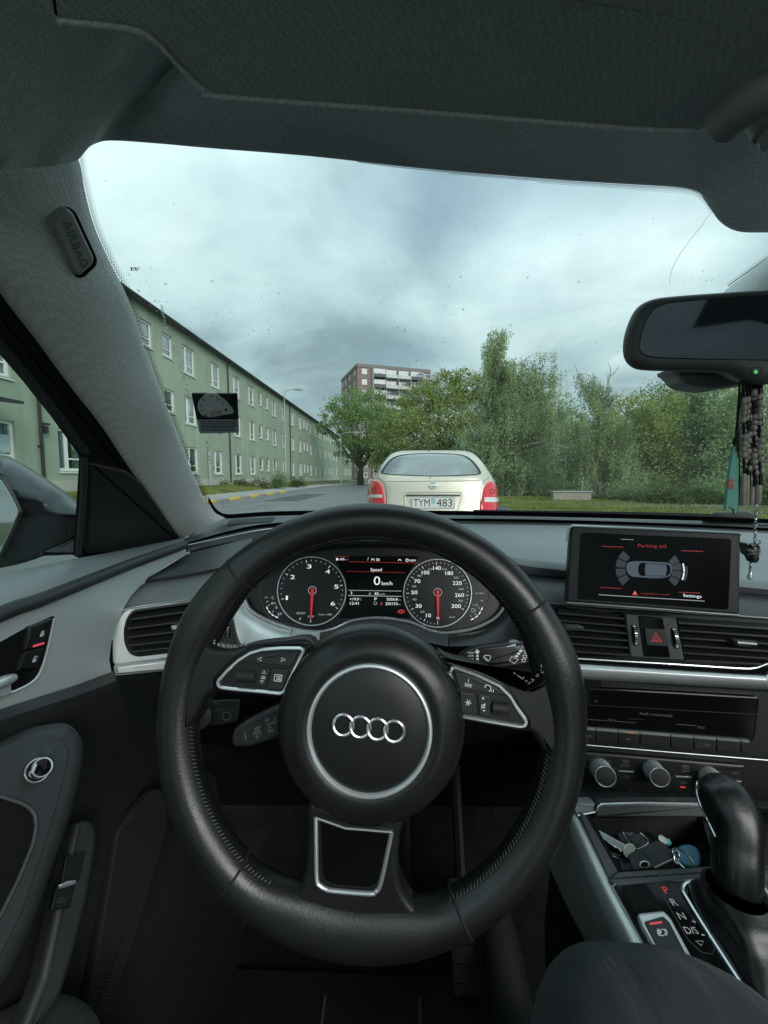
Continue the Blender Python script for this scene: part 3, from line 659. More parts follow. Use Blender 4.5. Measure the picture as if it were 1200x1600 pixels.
# ---------------------------------------------------------------- beige estate car ahead
mat('car_beige', (.61, .575, .47), .26, .35, coat=.6, var=.03, vscale=3)
mat('car_black', (.015, .016, .017), .45)
mat('rubber', (.02, .02, .02), .8)
mat('lamp_red', (.72, .02, .035), .12, coat=1)
mat('lamp_white', (.72, .72, .72), .15, coat=1)
mat('plate_white', (.74, .75, .70), .4); mat('plate_black', (.03, .03, .035), .5); mat('plate_blue', (.30, .55, .62), .5)
mat('chrome', (.90, .92, .93), .20, .78)
mat('seat_grey', (.34, .36, .35), .8)
mat_glass('car_glass', (.62, .74, .72), 1.2); mat_glass('car_rear_glass', (.60, .72, .70), 5.5)
CX, CY = .484, 5.0
car = thing('parked_car', (CX, CY+2.2, 0), 'beige estate car parked directly ahead with Swedish plate', 'car')
LV = [  # z, half width, rear Y, front Y
 (.22, .70, .16, 4.2), (.30, .80, .04, 4.4), (.42, .86, .0, 4.46), (.60, .875, .0, 4.46), (.66, .875, .02, 4.44), (.80, .876, .055, 4.38), (.95, .866, .085, 4.2), (1.02, .848, .10, 3.6), (1.08, .818, .115, 3.25), (1.13, .785, .135, 3.05), (1.18, .755, .17, 2.9), (1.25, .715, .225, 2.72), (1.32, .672, .29, 2.55), (1.39, .622, .37, 2.40), (1.43, .585, .43, 2.32), (1.46, .545, .49, 2.22), (1.485, .48, .60, 2.05), (1.497, .39, .75, 1.9), (1.503, .22, .9, 1.75)]
NC = 96
def ringpt(z, k, off=0):
    zs = [l[0] for l in LV]; w_, a, b = (float(np.interp(z, zs, [l[i] for l in LV])) for i in (1, 2, 3)); w_ *= 1.035; n_ = 5.6
    th = 2*math.pi*k/NC; c, s = math.cos(th), math.sin(th); hl = (b-a)/2; ex = 2/n_
    return V((CX+(w_+off)*math.copysign(abs(c)**ex, c), CY+(a+b)/2+(hl+off)*math.copysign(abs(s)**ex, s), z))
def rearY(x, z, off=0):
    zs = [l[0] for l in LV]; w_, a, b = (float(np.interp(z, zs, [l[i] for l in LV])) for i in (1, 2, 3)); w_ *= 1.035; n_ = 5.6
    u = min(abs(x)/w_, .999); hl = (b-a)/2; return V((CX+x, CY+(a+b)/2-(hl+off)*(1-u**n_)**(1/n_), z))
def rp(px, py, off=0):                                           # pixel on the car's tail
    Y = CY+.1
    for _ in range(8):
        p = atY(px, py, Y); q = rearY(p.x-CX, p.z, off); Y = q.y
    return q
zz = [l[0] for l in LV]; zfine = []
for a, b in zip(zz, zz[1:]): zfine += [a, (a+b)/2]
zfine.append(zz[-1])
win_px = smooth([(596, 737), (606, 722), (622, 712), (655, 708.5), (690, 708.5), (722, 711), (738, 720), (750, 736), (746, 741), (715, 743), (672, 743.5), (625, 742), (600, 740)], 4)
wx = [rp(x, y_) for x, y_ in win_px]; wc = sum(wx, V())/len(wx)
poly2 = [((p.x-CX), p.z) for p in wx]
def inside(x, y_, P):
    r = False
    for i in range(len(P)):
        a, b = P[i-1], P[i]
        if (a[1] > y_) != (b[1] > y_) and x < (b[0]-a[0])*(y_-a[1])/(b[1]-a[1])+a[0]: r = not r
    return r
b_ = MB(); rows = [[ringpt(z, k) for k in range(NC)] for z in zfine]; b_.v = [p for r in rows for p in r]
full = MB(); full.v = list(b_.v); full.f = [(i*NC+k, i*NC+(k+1) % NC, (i+1)*NC+(k+1) % NC, (i+1)*NC+k) for i in range(len(rows)-1) for k in range(NC)]; BODY = SURF(full)
hl = MB()
for i in range(len(rows)-1):
    for k in range(NC):
        f = (i*NC+k, i*NC+(k+1) % NC, (i+1)*NC+(k+1) % NC, (i+1)*NC+k); c = sum((b_.v[j] for j in f), V())/4; z = c.z; xs = c.x-CX; yr = c.y-CY
        rear = yr < .62 and inside(xs, z, [((p[0])*.97, wc.z+(p[1]-wc.z)*.94) for p in poly2])
        side = abs(xs) > .56 and 1.09 < z < 1.40 and .55 < yr < 2.25 and not (1.28 < yr < 1.38)
        front = 1.06 < z < 1.42 and yr > 2.0 and abs(xs) < .62
        if not (rear or side or front): b_.f.append(f)
        elif not rear: hl.add([b_.v[j] for j in f], [(0, 1, 2, 3)])
b_.f.append(tuple((len(rows)-1)*NC+k for k in range(NC))); b_.f.append(tuple(range(NC-1, -1, -1)))
body = obj('body', b_, 'car_beige', car, ang=50)
obj('side_glass', hl, 'car_glass', car)
gl = MB(); rws = []
for s in (1, .93, .8, .6, .4, .2): rws.append([rearY((wc.x+(p.x-wc.x)*s)-CX, wc.z+(p.z-wc.z)*s, .006) for p in wx])
gl.loft(rws, closed=True); gl.poly(rws[-1]); rg = obj('rear_window', gl, 'car_rear_glass', car)
gl = MB(); gl.loft([[rearY((wc.x+(p.x-wc.x)*s)-CX, wc.z+(p.z-wc.z)*s, .009) for p in wx] for s in (1.015, .955)], closed=True); obj('window_seal', gl, 'car_black', rg)
def patch(pxs, off, depth, n=40, name='p', m_='lamp_red', parent=None, rings=(1, .93, .7, .45, .2)):
    P = resamp([(x, y_, 0) for x, y_ in pxs], n); c = sum(P, V())/n; b_ = MB(); R_ = []
    for s in rings: R_.append([BODY.hit(c.x+(p.x-c.x)*s, c.y+(p.y-c.y)*s, off if s < 1 else off*.35) for p in P])
    R_.insert(0, [BODY.hit(p.x, p.y, -depth) for p in P]); b_.loft(R_, closed=True); b_.poly(R_[-1]); return obj(name, b_, m_, parent)
LR = [(575.5, 776), (576.5, 762), (580, 752), (586, 750), (593, 753), (598, 762), (600.5, 776), (601, 800), (575.5, 800)]
RR = [(751, 800), (753, 776), (757, 760), (763, 753), (769, 753), (774, 759), (777.5, 768), (779.5, 780), (779.5, 800)]
for P, bx in ((LR, (574, 773, 599, 778)), (RR, (755, 777, 780, 785))):
    tl = patch(smooth(P, 3), .02, .01, 48, 'tail_light', 'lamp_red', car)
    x0, y0, x1, y1 = bx; patch([(x0, y0), (x1, y0), (x1, y1), (x0, y1)], .024, .0, 24, 'reversing_lens', 'lamp_white', tl)
rec = smooth(rnd([(630, 768), (724, 768), (721, 782), (716, 800), (634, 800)], 6), 1)
b_ = MB(); o_ = resamp([(x, y_, 0) for x, y_ in rec], 60); c = sum(o_, V())/60
b_.loft([[rp(c.x+(p.x-c.x)*s, c.y+(p.y-c.y)*s2, of) for p in o_] for s, s2, of in ((1.0, 1.0, .002), (.99, .97, .014), (.965, .93, .014), (.95, .9, -.0))], closed=True); obj('plate_recess', b_, 'car_beige', car)
b_ = MB(); b_.loft([[rp(x, y_, .018) for x in (634, 655, 680, 700, 719)] for y_ in (772.6, 775)]); obj('plate_lamp_bar', b_, 'car_black', car)
pc = rp(676.5, 785, .03); pn = (V((pc.x, pc.y-1, pc.z-.05))-pc).normalized(); PP = PL(pc, pn)
b_ = MB(); b_.prism(PP.poly(rnd([(643, 776.5), (711, 776.5), (710.5, 795), (643, 795)], 1.5)), pn, .006, .001); pl = obj('number_plate', b_, 'plate_white', car)
b_ = MB(); b_.text('TYM', PP, (646, 791.5), (671.5, 791.5), 12, .001); obj('lettering', b_, 'plate_black', pl, 0); b_ = MB(); b_.text('483', PP, (682, 791.5), (706.5, 791.5), 12, .001); obj('lettering', b_, 'plate_black', pl, 0)
b_ = MB(); b_.fill(PP, rnd([(673.5, 778), (680, 778), (680, 787), (673.5, 787)], 1), .001); obj('inspection_sticker', b_, 'plate_blue', pl, 0)
b_ = MB(); b_.line(PP, rnd([(644, 777.5), (710, 777.5), (709.5, 794), (644, 794)], 1), .5, True, .0008); obj('border', b_, 'plate_black', pl, 0)
ec = rp(677, 758.5, .02); EP = PL(ec, V((0, -1, .12)))
b_ = MB(); b_.tube([EP.hit(x, y_) for x, y_ in circ(677, 758.5, 5.4, 24, 4.6)], .006, 6, True); b_.prism(EP.poly([(670, 757.2), (684, 757.2), (684, 760), (670, 760)], .004), EP.n, .012, .002); obj('emblem', b_, 'chrome', car)
b_ = MB(); b_.loft([[rp(x, y_, o2) for x in range(601, 752, 10)] for y_, o2 in ((749.2, .003), (750.2, .012), (751.4, .012), (752.2, .002))]); obj('tailgate_crease', b_, 'car_beige', car)
b_ = MB()
for P in ([(589, 746), (598, 752), (603, 765), (604.5, 803)], [(764, 746), (756, 752), (751.5, 765), (749.5, 803)]): b_.line(BODY, smooth(P, 4, False), .7, off=.0025)
obj('tailgate_gap', b_, 'car_black', car)
for x, y_ in ((586, 766), (767, 768)):
    b_ = MB(); b_.line(BODY, circ(x, y_, 3.4, 14), 1.0, True, off=.0235); obj('lamp_bowl', b_, mat('lamp_dark', (.30, .006, .012), .2) if x < 600 else 'lamp_dark', car)
ab = V((CX-.04, CY+.72, 1.497)); b_ = MB(); b_.tube([ab, ab+V((0, .02, .10))], [.016, .010], 8); b_.tube([ab+V((0, .02, .09)), ab+V((.01, .22, .55))], .0035, 6); obj('antenna', b_, 'car_black', car)
for sx in (-1, 1):
    b_ = MB(); c = V((CX+sx*.93, CY+2.62, 1.02)); b_.loft([[c+V((.10*math.cos(a)*r, y_, .075*math.sin(a)*r)) for a in [k*math.pi/8 for k in range(16)]] for y_, r in ((-.07, .85), (-.05, 1), (.02, .9), (.08, .45))], closed=True, cap=True); obj('side_mirror', b_, 'car_beige', car)
for sx in (-1, 1):
    for yy in (.85, 3.45):
        c = V((CX+sx*.76, CY+yy, .31)); b_ = MB(); b_.lathe(c, (sx, 0, 0), [(.2, -.10), (.30, -.10), (.315, -.07), (.315, .07), (.30, .10), (.2, .10)], 28); wh = obj('wheel', b_, 'rubber', car)
        b_ = MB(); b_.lathe(c, (sx, 0, 0), [(.2, .06), (.19, .105), (.06, .085), (.04, .11), (.01, .112)], 20); obj('rim', b_, 'lamp_metal', wh)
b_ = MB(); b_.loft([[V((CX+x, CY+y_, z)) for x in (-.62, -.3, 0, .3, .62)] for y_, z in ((.35, .98), (1.0, 1.0), (1.1, 1.06), (1.14, 1.10))]); obj('parcel_shelf', b_, 'seat_grey', car)
for x, y_, w_, z0 in ((-.40, 1.2, .12, 1.16), (.36, 1.2, .12, 1.16), (-.40, 1.95, .13, 1.24), (.36, 1.95, .13, 1.24)):
    b_ = MB(); b_.prism([V((CX+x+a, CY+y_, z0+b)) for a, b in rnd([(-w_, -.10), (w_, -.10), (w_*.9, .11), (-w_*.9, .11)], .05)], V((0, -1, .1)), .10, .03); 
    b_.prism([V((CX+x+a, CY+y_+.02, z0+b)) for a, b in rnd([(-.24, -.75), (.24, -.75), (.21, -.09), (-.21, -.09)], .08)], V((0, -1, .1)), .10, .03); obj('seat', b_, 'seat_grey', car)
b_ = MB(); b_.box2((CX-.75, CY+.1, .21), (CX+.75, CY+4.2, .55)); obj('underbody', b_, 'car_black', car)
b_ = MB(); b_.loft([[rp(x, y_, .003) for y_ in (743.8, 748)] for x in (671.6, 672.8)]); obj('antenna_reflection', b_, 'car_black', car)  # dark strip painted on as the antenna's reflection in the tailgate
# ================================================================== INSIDE THE CAR
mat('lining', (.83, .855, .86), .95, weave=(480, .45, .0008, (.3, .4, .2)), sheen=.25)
mat('lining_shaded', (.54, .58, .605), .95, weave=(600, .6, .0008, (.2, .3, .5)), sheen=.15)  # darker copy of the pillar lining, with the roof's shade in its colour
mat('trim_grey', (.30, .31, .31), .55, bump=(700, .25, .0004))
mat('soft_dark', (.030, .032, .034), .52, bump=(520, .35, .0006), var=.15, vscale=9)
mat('soft_grey', (.21, .23, .235), .40, bump=(480, .35, .0006), var=.10, vscale=7)
mat('soft_mid', (.06, .064, .067), .45, bump=(500, .35, .0006), var=.12, vscale=7)
mat('hard_black', (.010, .0105, .011), .38, bump=(600, .15, .0003))
mat('gloss_black', (.006, .006, .007), .10, spec=.22)
mat('carpet', (.006, .0058, .0055), .98, bump=(350, .8, .002), var=.3, vscale=20)
mat('seal', (.0045, .0045, .005), .7, spec=.2)
mat('deep_black', (.006, .006, .0065), .7, spec=.15)
mat('leather', (.0110, .0115, .0123), .35, bump=(420, .30, .0006), var=.4, vscale=22, spec=.75)
mat('leather_smooth', (.014, .0145, .0155), .34, bump=(380, .2, .0005), var=.3, vscale=26, spec=.6)
mat('satin', (.78, .82, .82), .36, .55, bump=(900, .06, .0002), var=.05, vscale=30)
mat('satin_dark', (.42, .45, .45), .38, .9, bump=(900, .06, .0002))
mat('door_silver', (.66, .71, .70), .42, .5, bump=(1100, .10, .0002), var=.03, vscale=20)
mat('rubber_dark', (.014, .014, .015), .7)
mat('thread', (.07, .07, .07), .8)
mat('print_white', (.72, .74, .74), .5, emit=(.8, .84, .85, .18))
mat('print_grey', (.34, .36, .36), .5)
mat('print_dim', (.13, .14, .14), .6)
mat('glow_white', (.02, .02, .02), .4, emit=(.85, .9, .92, .62))
mat('glow_grey', (.02, .02, .02), .4, emit=(.5, .55, .56, .42))
mat('glow_dim', (.02, .02, .02), .4, emit=(.28, .32, .34, .30))
mat('glow_red', (.05, .0, .0), .4, emit=(.95, .07, .07, .36))
mat('glow_red_dim', (.03, .0, .0), .4, emit=(.75, .05, .04, .20))
mat('glow_blue', (.01, .012, .015), .3, emit=(.20, .27, .36, .16))
mat('glow_blue_dim', (.01, .012, .015), .3, emit=(.10, .15, .18, .11))
mat('glow_green', (0, .02, 0), .4, emit=(.1, .7, .15, .5))
mat('needle_red', (.65, .03, .04), .35, emit=(.8, .03, .04, .16))
mat('screen_off', (.004, .0042, .0045), .2, spec=.10)
mat('dial_face', (.006, .0065, .007), .35)
mat('trousers', (.026, .030, .032), .92, weave=(900, .45, .0006, (.2, .5, .4)), sheen=.12)
def folds(m_, sc_, dist):                                        # soft cloth folds under the weave
    t = m_.node_tree; b = t.nodes['Principled BSDF']; tcn = N(t, 'ShaderNodeTexCoord'); mp = N(t, 'ShaderNodeMapping', {'Vector': tcn.outputs['Object'], 'Scale': (1, .35, .7), 'Rotation': (.3, .2, .6)})
    nz = N(t, 'ShaderNodeTexNoise', {'Vector': mp.outputs[0], 'Scale': sc_, 'Detail': 3, 'Roughness': .45, 'Distortion': .8}); old = b.inputs['Normal'].links[0].from_socket
    bp = N(t, 'ShaderNodeBump', {'Height': nz.outputs[0], 'Strength': .9, 'Distance': dist, 'Normal': old}); t.links.new(bp.outputs[0], b.inputs['Normal'])
folds(MT['trousers'], 13, .012)
mat('outside_black', (.010, .011, .012), .7, spec=.2)
mat('paint_dark', (.016, .021, .027), .30, .0, coat=.35, var=.05, vscale=5)
mat('mirror_silver', (.50, .53, .53), .03, 1.0)
mat('mirror_dim', (.05, .058, .066), .07, 1.0)
mat('paper_dark', (.010, .012, .015), .35)
mat('paper_grey', (.62, .68, .72), .5)
mat('disc_grey', (.80, .86, .88), .45)
mat('disc_pink', (.80, .66, .66), .5)
mat('card_green', (.16, .46, .38), .8, var=.1, vscale=60)
mat('card_pale', (.34, .56, .46), .8)
mat('red_label', (.58, .10, .07), .7)
mat('bead', (.36, .335, .29), .38, var=.25, vscale=150)
mat('cord_black', (.008, .008, .008), .8)
mat('steel', (.55, .56, .56), .22, 1.0)
mat('brass', (.46, .44, .38), .3, 1.0, bump=(500, .3, .0004))
mat('pewter', (.16, .16, .16), .4, .9, bump=(300, .8, .001))
mat('key_blue', (.015, .16, .26), .4)
mat('key_black', (.02, .021, .022), .5, bump=(300, .2, .0004), var=.2, vscale=60)
mat_glass('windscreen_glass', (.95, .98, .975), .5, film=.008)
mat_glass('side_glass', (.90, .94, .93), .5)
def mat_drop():
    m_ = bpy.data.materials.new('drop'); m_.use_nodes = True; t = m_.node_tree; t.nodes.clear()
    g_ = N(t, 'ShaderNodeBsdfGlass', {0: (.96, .98, .98, 1), 'Roughness': 0.0, 'IOR': 1.33}); x_ = N(t, 'ShaderNodeBsdfTransparent', {0: (.97, .985, .985, 1)}); y_ = N(t, 'ShaderNodeMixShader', {0: .5, 1: x_.outputs[0], 2: g_.outputs[0]}); N(t, 'ShaderNodeOutputMaterial', {0: y_.outputs[0]}); MT['drop'] = m_
mat_drop()

# ---- windscreen plane with a slight bow, and the side plane of the door
def wsY(x, z): return .32 + (1.40-z)/.60 + .075*(1-((x-.37)/.72)**2)
def ws(px, py, off=0.0):
    r = ray(px, py); t = .5
    for _ in range(40):
        p = EYE+r*t; t += (wsY(p.x, p.z)-p.y)*.5
    return EYE+r*(t-off/max(r.length, 1e-6))
class WS_:
    n = None
    def hit(s, px, py, off=0): return ws(px, py, off)
WSS = WS_()
SP = PL((-.33, .4, 1.33), (1, 0, -.40))
def spx(px, py, off=0): return SP.hit(px, py, off)
cab = thing('car_cabin', (.35, 0, .1), 'grey lined car cabin with headliner and windscreen around the driver', 'car interior')

# windscreen glass
b_ = MB(); R_ = []
for iz in range(15):
    z = .955+(1.405-.955)*iz/14; hw = .88-(z-.99)*.55; R_.append([V((.37+hw*u, wsY(.37+hw*u, z), z)) for u in np.linspace(-1, 1, 31)])
R_.append([p+V((0, -.02, .03)) for p in R_[-1]])
b_.loft(R_); wsg = obj('windscreen', b_, 'windscreen_glass', cab, 60)

# left pillar trim
right = [(104, 200), (116, 232), (127, 262), (131, 290), (146, 350), (172, 410), (198, 462), (226, 545), (262, 640), (299, 735), (322, 785), (340, 804), (352, 809)]
left = [(-200, 180), (-120, 260), (-62, 330), (-40, 390), (0, 452), (28, 490), (59, 530), (110, 600), (160, 664), (200, 725), (240, 782), (268, 822), (284, 842)]
right = resamp([(x, y_, 0) for x, y_ in smooth(right, 4, False)], 44, False); left = resamp([(x, y_, 0) for x, y_ in smooth(left, 4, False)], 44, False)
rows = []
for a, b in zip(left, right):
    A = spx(a.x, a.y); B = ws(b.x, b.y, .012); M_ = (A+B)/2; tow = (EYE-M_).normalized(); w_ = (A-B).length
    C_ = M_+tow*w_*.34; rows.append([A+V((-.03, .02, 0))] + [A*(1-t)**2+C_*2*t*(1-t)+B*t*t for t in np.linspace(0, 1, 13)] + [B+(B-EYE).normalized()*.03])
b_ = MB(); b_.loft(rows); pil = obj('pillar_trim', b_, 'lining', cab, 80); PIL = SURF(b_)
badge = rnd([(78, 346), (104, 324), (116, 333), (149, 404), (147, 414), (126, 433), (116, 427)], [9, 9, 6, 6, 6, 9, 6])
bo = PIL.poly(badge, .002); bn = PIL.hit(112, 380, .0); 
n_ = (bo[len(bo)//3]-bo[0]).cross(bo[2*len(bo)//3]-bo[0]).normalized(); n_ = n_ if n_.dot(EYE-bo[0]) > 0 else -n_
c = sum(bo, V())/len(bo); BPL = PL(c+n_*.004, n_)
b_ = MB(); b_.prism(BPL.poly(badge), n_, .02, .003, 3); bd = obj('airbag_badge', b_, 'trim_grey', pil)
b_ = MB(); b_.tube(BPL.poly(badge, -.0045), .0017, 6, True); obj('badge_groove', b_, 'seal', pil)
b_ = MB(); b_.text('AIRBAG', BPL, (97, 346), (128, 419), 15, .0004); obj('lettering', b_, mat('badge_print', (.10, .105, .105), .6), bd, 0)
# right-hand pillar, far side
b_ = MB(); rows = []
for (x0, y0), (x1, y1), Y in (((1300, 260), (1420, 300), .70), ((1200, 402), (1330, 420), .82), ((1140, 448), (1290, 470), .86), ((1060, 520), (1230, 540), .92)):
    A = ws(x0, y0, .012); B = atY(x1, y1, A.y-.16); C_ = (A+B)/2+V((-.04, -.03, 0)); rows.append([A+(A-EYE).normalized()*.04]+[A*(1-t)**2+C_*2*t*(1-t)+B*t*t for t in np.linspace(0, 1, 7)])
b_.loft(rows); obj('pillar_trim', b_, 'lining', cab, 80)

# headliner: from the top edge of the windscreen back over the roof
edge = [(0, 263, .275), (45, 262, .292), (85, 259, .302), (110, 254, .312), (122, 250, .318), (128, 243, .325), (136, 233, .332), (150, 224, .34), (178, 218, .345), (240, 220, .35), (300, 224, .355), (480, 238, .37), (640, 256, .378), (800, 270, .385), (920, 279, .388), (1040, 286, .39), (1085, 291, .388), (1104, 302, .385), (1118, 325, .382), (1133, 344, .38), (1158, 357, .377), (1200, 359, .375), (1300, 355, .37), (1400, 300, .36)]
E3 = [atY(x, y_, Y) for x, y_, Y in smooth(edge, 3, False)]
E3 = [V((-.295, -.34, 1.36)), V((-.29, -.2, 1.36)), V((-.285, -.1, 1.355)), V((-.28, .14, 1.345))] + E3 + [V((.80, .30, 1.39)), V((1.0, .0, 1.36)), V((1.03, -.2, 1.36)), V((1.03, -.34, 1.35))]
n3 = len(E3); R_ = [[] for _ in range(9)]
i0 = 4
for i, p in enumerate(E3):
    if p.x < .9:
        f = min(max((p.x+.29)/.22, 0), 1) if p.y > .2 else 0; f = f*f*(3-2*f)
    else: f = 0 if p.y < .2 else .4
    if p.x > .45: q_ = min((p.x-.45)/.35, 1); f = (1-.85*q_*q_*(3-2*q_)) if p.y > .2 else 0
    d = V((1, 0, 0))*(1-f)+V((0, -1, 0))*f if p.x < .5 else V((-1, 0, 0))*(1-f)+V((0, -1, 0))*f
    d.normalize(); zt = 1.462
    R_[0].append(p+V((0, 0, .012))+(-d)*.012); R_[1].append(p-d*.004)
    R_[2].append(p)
    for k, (s, h) in enumerate(((.012, .10), (.035, .32), (.07, .62), (.12, .88), (.2, 1.0), (.32, 1.04))):
        q = p+d*s; q.z = p.z+(zt-p.z)*h if h <= 1 else zt+.01*(h-1)*10; R_[3+k].append(q)
b_ = MB(); b_.loft(R_); hd = obj('headliner', b_, 'lining_shaded', cab, 80); 
b_ = MB(); b_.loft([[V((x, y_, 1.4765)) for x in (-.31, .0, .35, .7, 1.03)] for y_ in (-.36, -.2, .08, .26)]); obj('roof_lining', b_, 'lining_shaded', cab)
b_ = MB(); b_.loft([[V((x, y_, 1.54-abs(x-.36)**3*.22)) for x in np.linspace(-.36, 1.08, 9)] for y_ in (-.4, -.2, .0, .33)]); obj('roof_panel', b_, 'paint_dark', cab)
# sun visor
VP_ = PL(atY(600, 172, .260), V((0, -.04, -1))); vis_px = rnd([(50, -160), (60, -6), (84, 34), (196, 45), (238, 62), (282, 108), (316, 141), (346, 152), (600, 171), (820, 189), (1000, 203), (1096, 206), (1120, 190), (1140, 168), (1170, 146), (1210, 122), (1290, 60), (1290, -160)], [1, 10, 14, 14, 12, 10, 12, 12, 4, 4, 4, 12, 8, 8, 8, 8, 12, 1])
b_ = MB(); b_.prism(VP_.poly(vis_px), -VP_.n if VP_.n.z > 0 else VP_.n, .016, .003, 3)
sv = thing('sun_visor', VP_.hit(650, 120), 'wide grey fabric sun visor folded up against the roof lining', 'sun visor')
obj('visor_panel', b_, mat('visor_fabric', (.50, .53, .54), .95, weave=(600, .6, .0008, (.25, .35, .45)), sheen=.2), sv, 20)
b_ = MB(); b_.tube([VP_.hit(x, y_, .001) for x, y_ in smooth([(90, 33), (196, 44), (238, 61), (282, 107), (316, 140), (346, 151.5), (600, 170.5), (820, 188.5), (1000, 202.5), (1092, 205)], 4, False)], .0011, 6); obj('edge_highlight', b_, 'lining', sv)  # pale tube standing in for the highlight along the visor's front edge
b_ = MB(); P = [VP_.hit(x, y_, .004) for x, y_ in ((1128, 192), (1150, 172), (1175, 156), (1215, 140))]; b_.tube(smooth([tuple(p) for p in P], 4, False), .012, 10); b_.tube([VP_.hit(1186, 168, -.01), VP_.hit(1206, 196, .004)], .010, 10); b_.tube([VP_.hit(1206, 196, .004), VP_.hit(1210, 214, .004)], .008, 8); obj('visor_hinge', b_, 'trim_grey', sv)

# dotted ceramic border of the windscreen
b_ = MB()
def dot(px, py, r, b_=b_):
    c = ws(px, py, .004); u = (ws(px+1, py, .004)-c); v = (ws(px, py+1, .004)-c); b_.poly([c+u*(r*math.cos(k))+v*(r*math.sin(k)) for k in (0, 1.047, 2.094, 3.142, 4.189, 5.236)])
le = resamp([(x, y_, 0) for x, y_ in smooth([(125, 240), (129, 262), (134, 290), (149, 350), (175, 410), (201, 462), (229, 545), (265, 640), (302, 735), (325, 787)], 4, False)], 210, False)
for i, p in enumerate(le):
    t = i/len(le); wd_ = 3 if t < .5 else 2
    for k in range(wd_+1): dot(p.x+k*2.6+(i % 2)*1.3-1, p.y-k*.3, (1.15, .95, .7, .5)[k])
te = resamp([(x, y_, 0) for x, y_ in smooth([(560, 252), (640, 262), (800, 276), (920, 285), (1040, 292), (1080, 296), (1096, 306), (1108, 322)], 4, False)], 190, False)
for i, p in enumerate(te):
    t = i/len(te)
    for k in range(1+int(4*t)): dot(p.x+(k % 2)*1.5, p.y+k*2.4+1, max(1.15-.2*k, .4))
for i in range(44):
    t = i/43; dot(1138+t*62+0, 446-t*44, 1.0); dot(1136+t*62, 443.5-t*44, .6)
fd = obj('dot_border', b_, 'seal', wsg, 0); fd['kind'] = 'stuff'
b_ = MB()
for P in ([(1136, 452), (1165, 431), (1200, 404), (1300, 330)], ): b_.loft([[ws(x, y_, .003) for x, y_ in P], [ws(x+9, y_+3, .003) for x, y_ in P]])
P = smooth([(326, 776), (337, 794), (352, 803), (380, 802), (430, 799), (560, 797), (745, 798.5), (900, 801.5), (1000, 804), (1100, 807), (1250, 813)], 4, False)
b_.loft([[ws(x, y_, .003) for x, y_ in P], [ws(x-1, y_+7, .003) for x, y_ in P]]); obj('black_border', b_, 'seal', wsg)
# rain: drops on the outside of the glass
b_ = MB(); tot = 0
def drop(px, py, r, st=1.0):
    c = ws(px, py, -.002); k = .0016; u = (ws(px+1, py, -.002)-c).normalized(); n = V((0, .515, .857)); v = n.cross(u).normalized(); r *= k; a0 = random.uniform(0, 1); rows = [[], []]
    vs_ = []
    for q, (rr, h) in enumerate(((1, 0), (.62, .24))):
        for j in range(7): a = a0+j*.8976; vs_.append(c+u*(math.cos(a)*r*rr*random.uniform(.85, 1.15))+v*(math.sin(a)*r*rr*st)+n*(h*r))
    o = len(b_.v); b_.add(vs_+[c+n*r*.34], [(j, (j+1) % 7, 7+(j+1) % 7, 7+j) for j in range(7)]+[(7+j, 7+(j+1) % 7, 14) for j in range(7)])
def inws(x, y_): return y_ < 800 and y_ > 235+x*.05 and (x > np.interp(y_, [240, 460, 640, 790], [140, 205, 275, 335]))
cl = [(random.uniform(200, 1180), random.uniform(300, 800)) for _ in range(40)]
while tot < 420:
    q = random.random()
    if q < .45: cx, cy_ = random.choice(cl); x = random.gauss(cx, 26); y_ = random.gauss(cy_, 16)
    elif q < .70: t = random.random(); x = 210+t*700+random.gauss(0, 40); y_ = 480+t*140+random.gauss(0, 34)
    else: x = random.uniform(140, 1190); y_ = random.uniform(240, 800)
    if not inws(x, y_): continue
    drop(x, y_, random.choice((.35, .4, .45, .5, .6, .7, .95))*(.65 if y_ < 420 else 1), random.uniform(.8, 1.4)); tot += 1
for P in ([(252, 478), (262, 520), (278, 560), (290, 600), (296, 630)], [(322, 690), (330, 720), (340, 760), (352, 800)]):
    for x, y_ in smooth(P, 12, False):
        if random.random() < .75: drop(x+random.gauss(0, 1.0), y_+random.gauss(0, 1.5), random.uniform(.5, 1.3), 1.6)
rd = obj('raindrop', b_, 'drop', wsg, 60); rd['kind'] = 'stuff'
b_ = MB(); P = smooth([(1117, 322), (1098, 350), (1076, 378), (1058, 404), (1049, 424), (1046, 444)], 5, False)
b_.loft([[ws(x-.8, y_, .002) for x, y_ in P], [ws(x+.8, y_+.5, .002) for x, y_ in P]]); ms_ = bpy.data.materials.new('scratch'); ms_.use_nodes = True; ms_.node_tree.nodes.clear(); ts_ = N(ms_.node_tree, 'ShaderNodeBsdfTranslucent', {0: (.95, .97, .97, 1)}); N(ms_.node_tree, 'ShaderNodeOutputMaterial', {0: ts_.outputs[0]}); MT['scratch'] = ms_
obj('scratch', b_, 'scratch', wsg, 0)

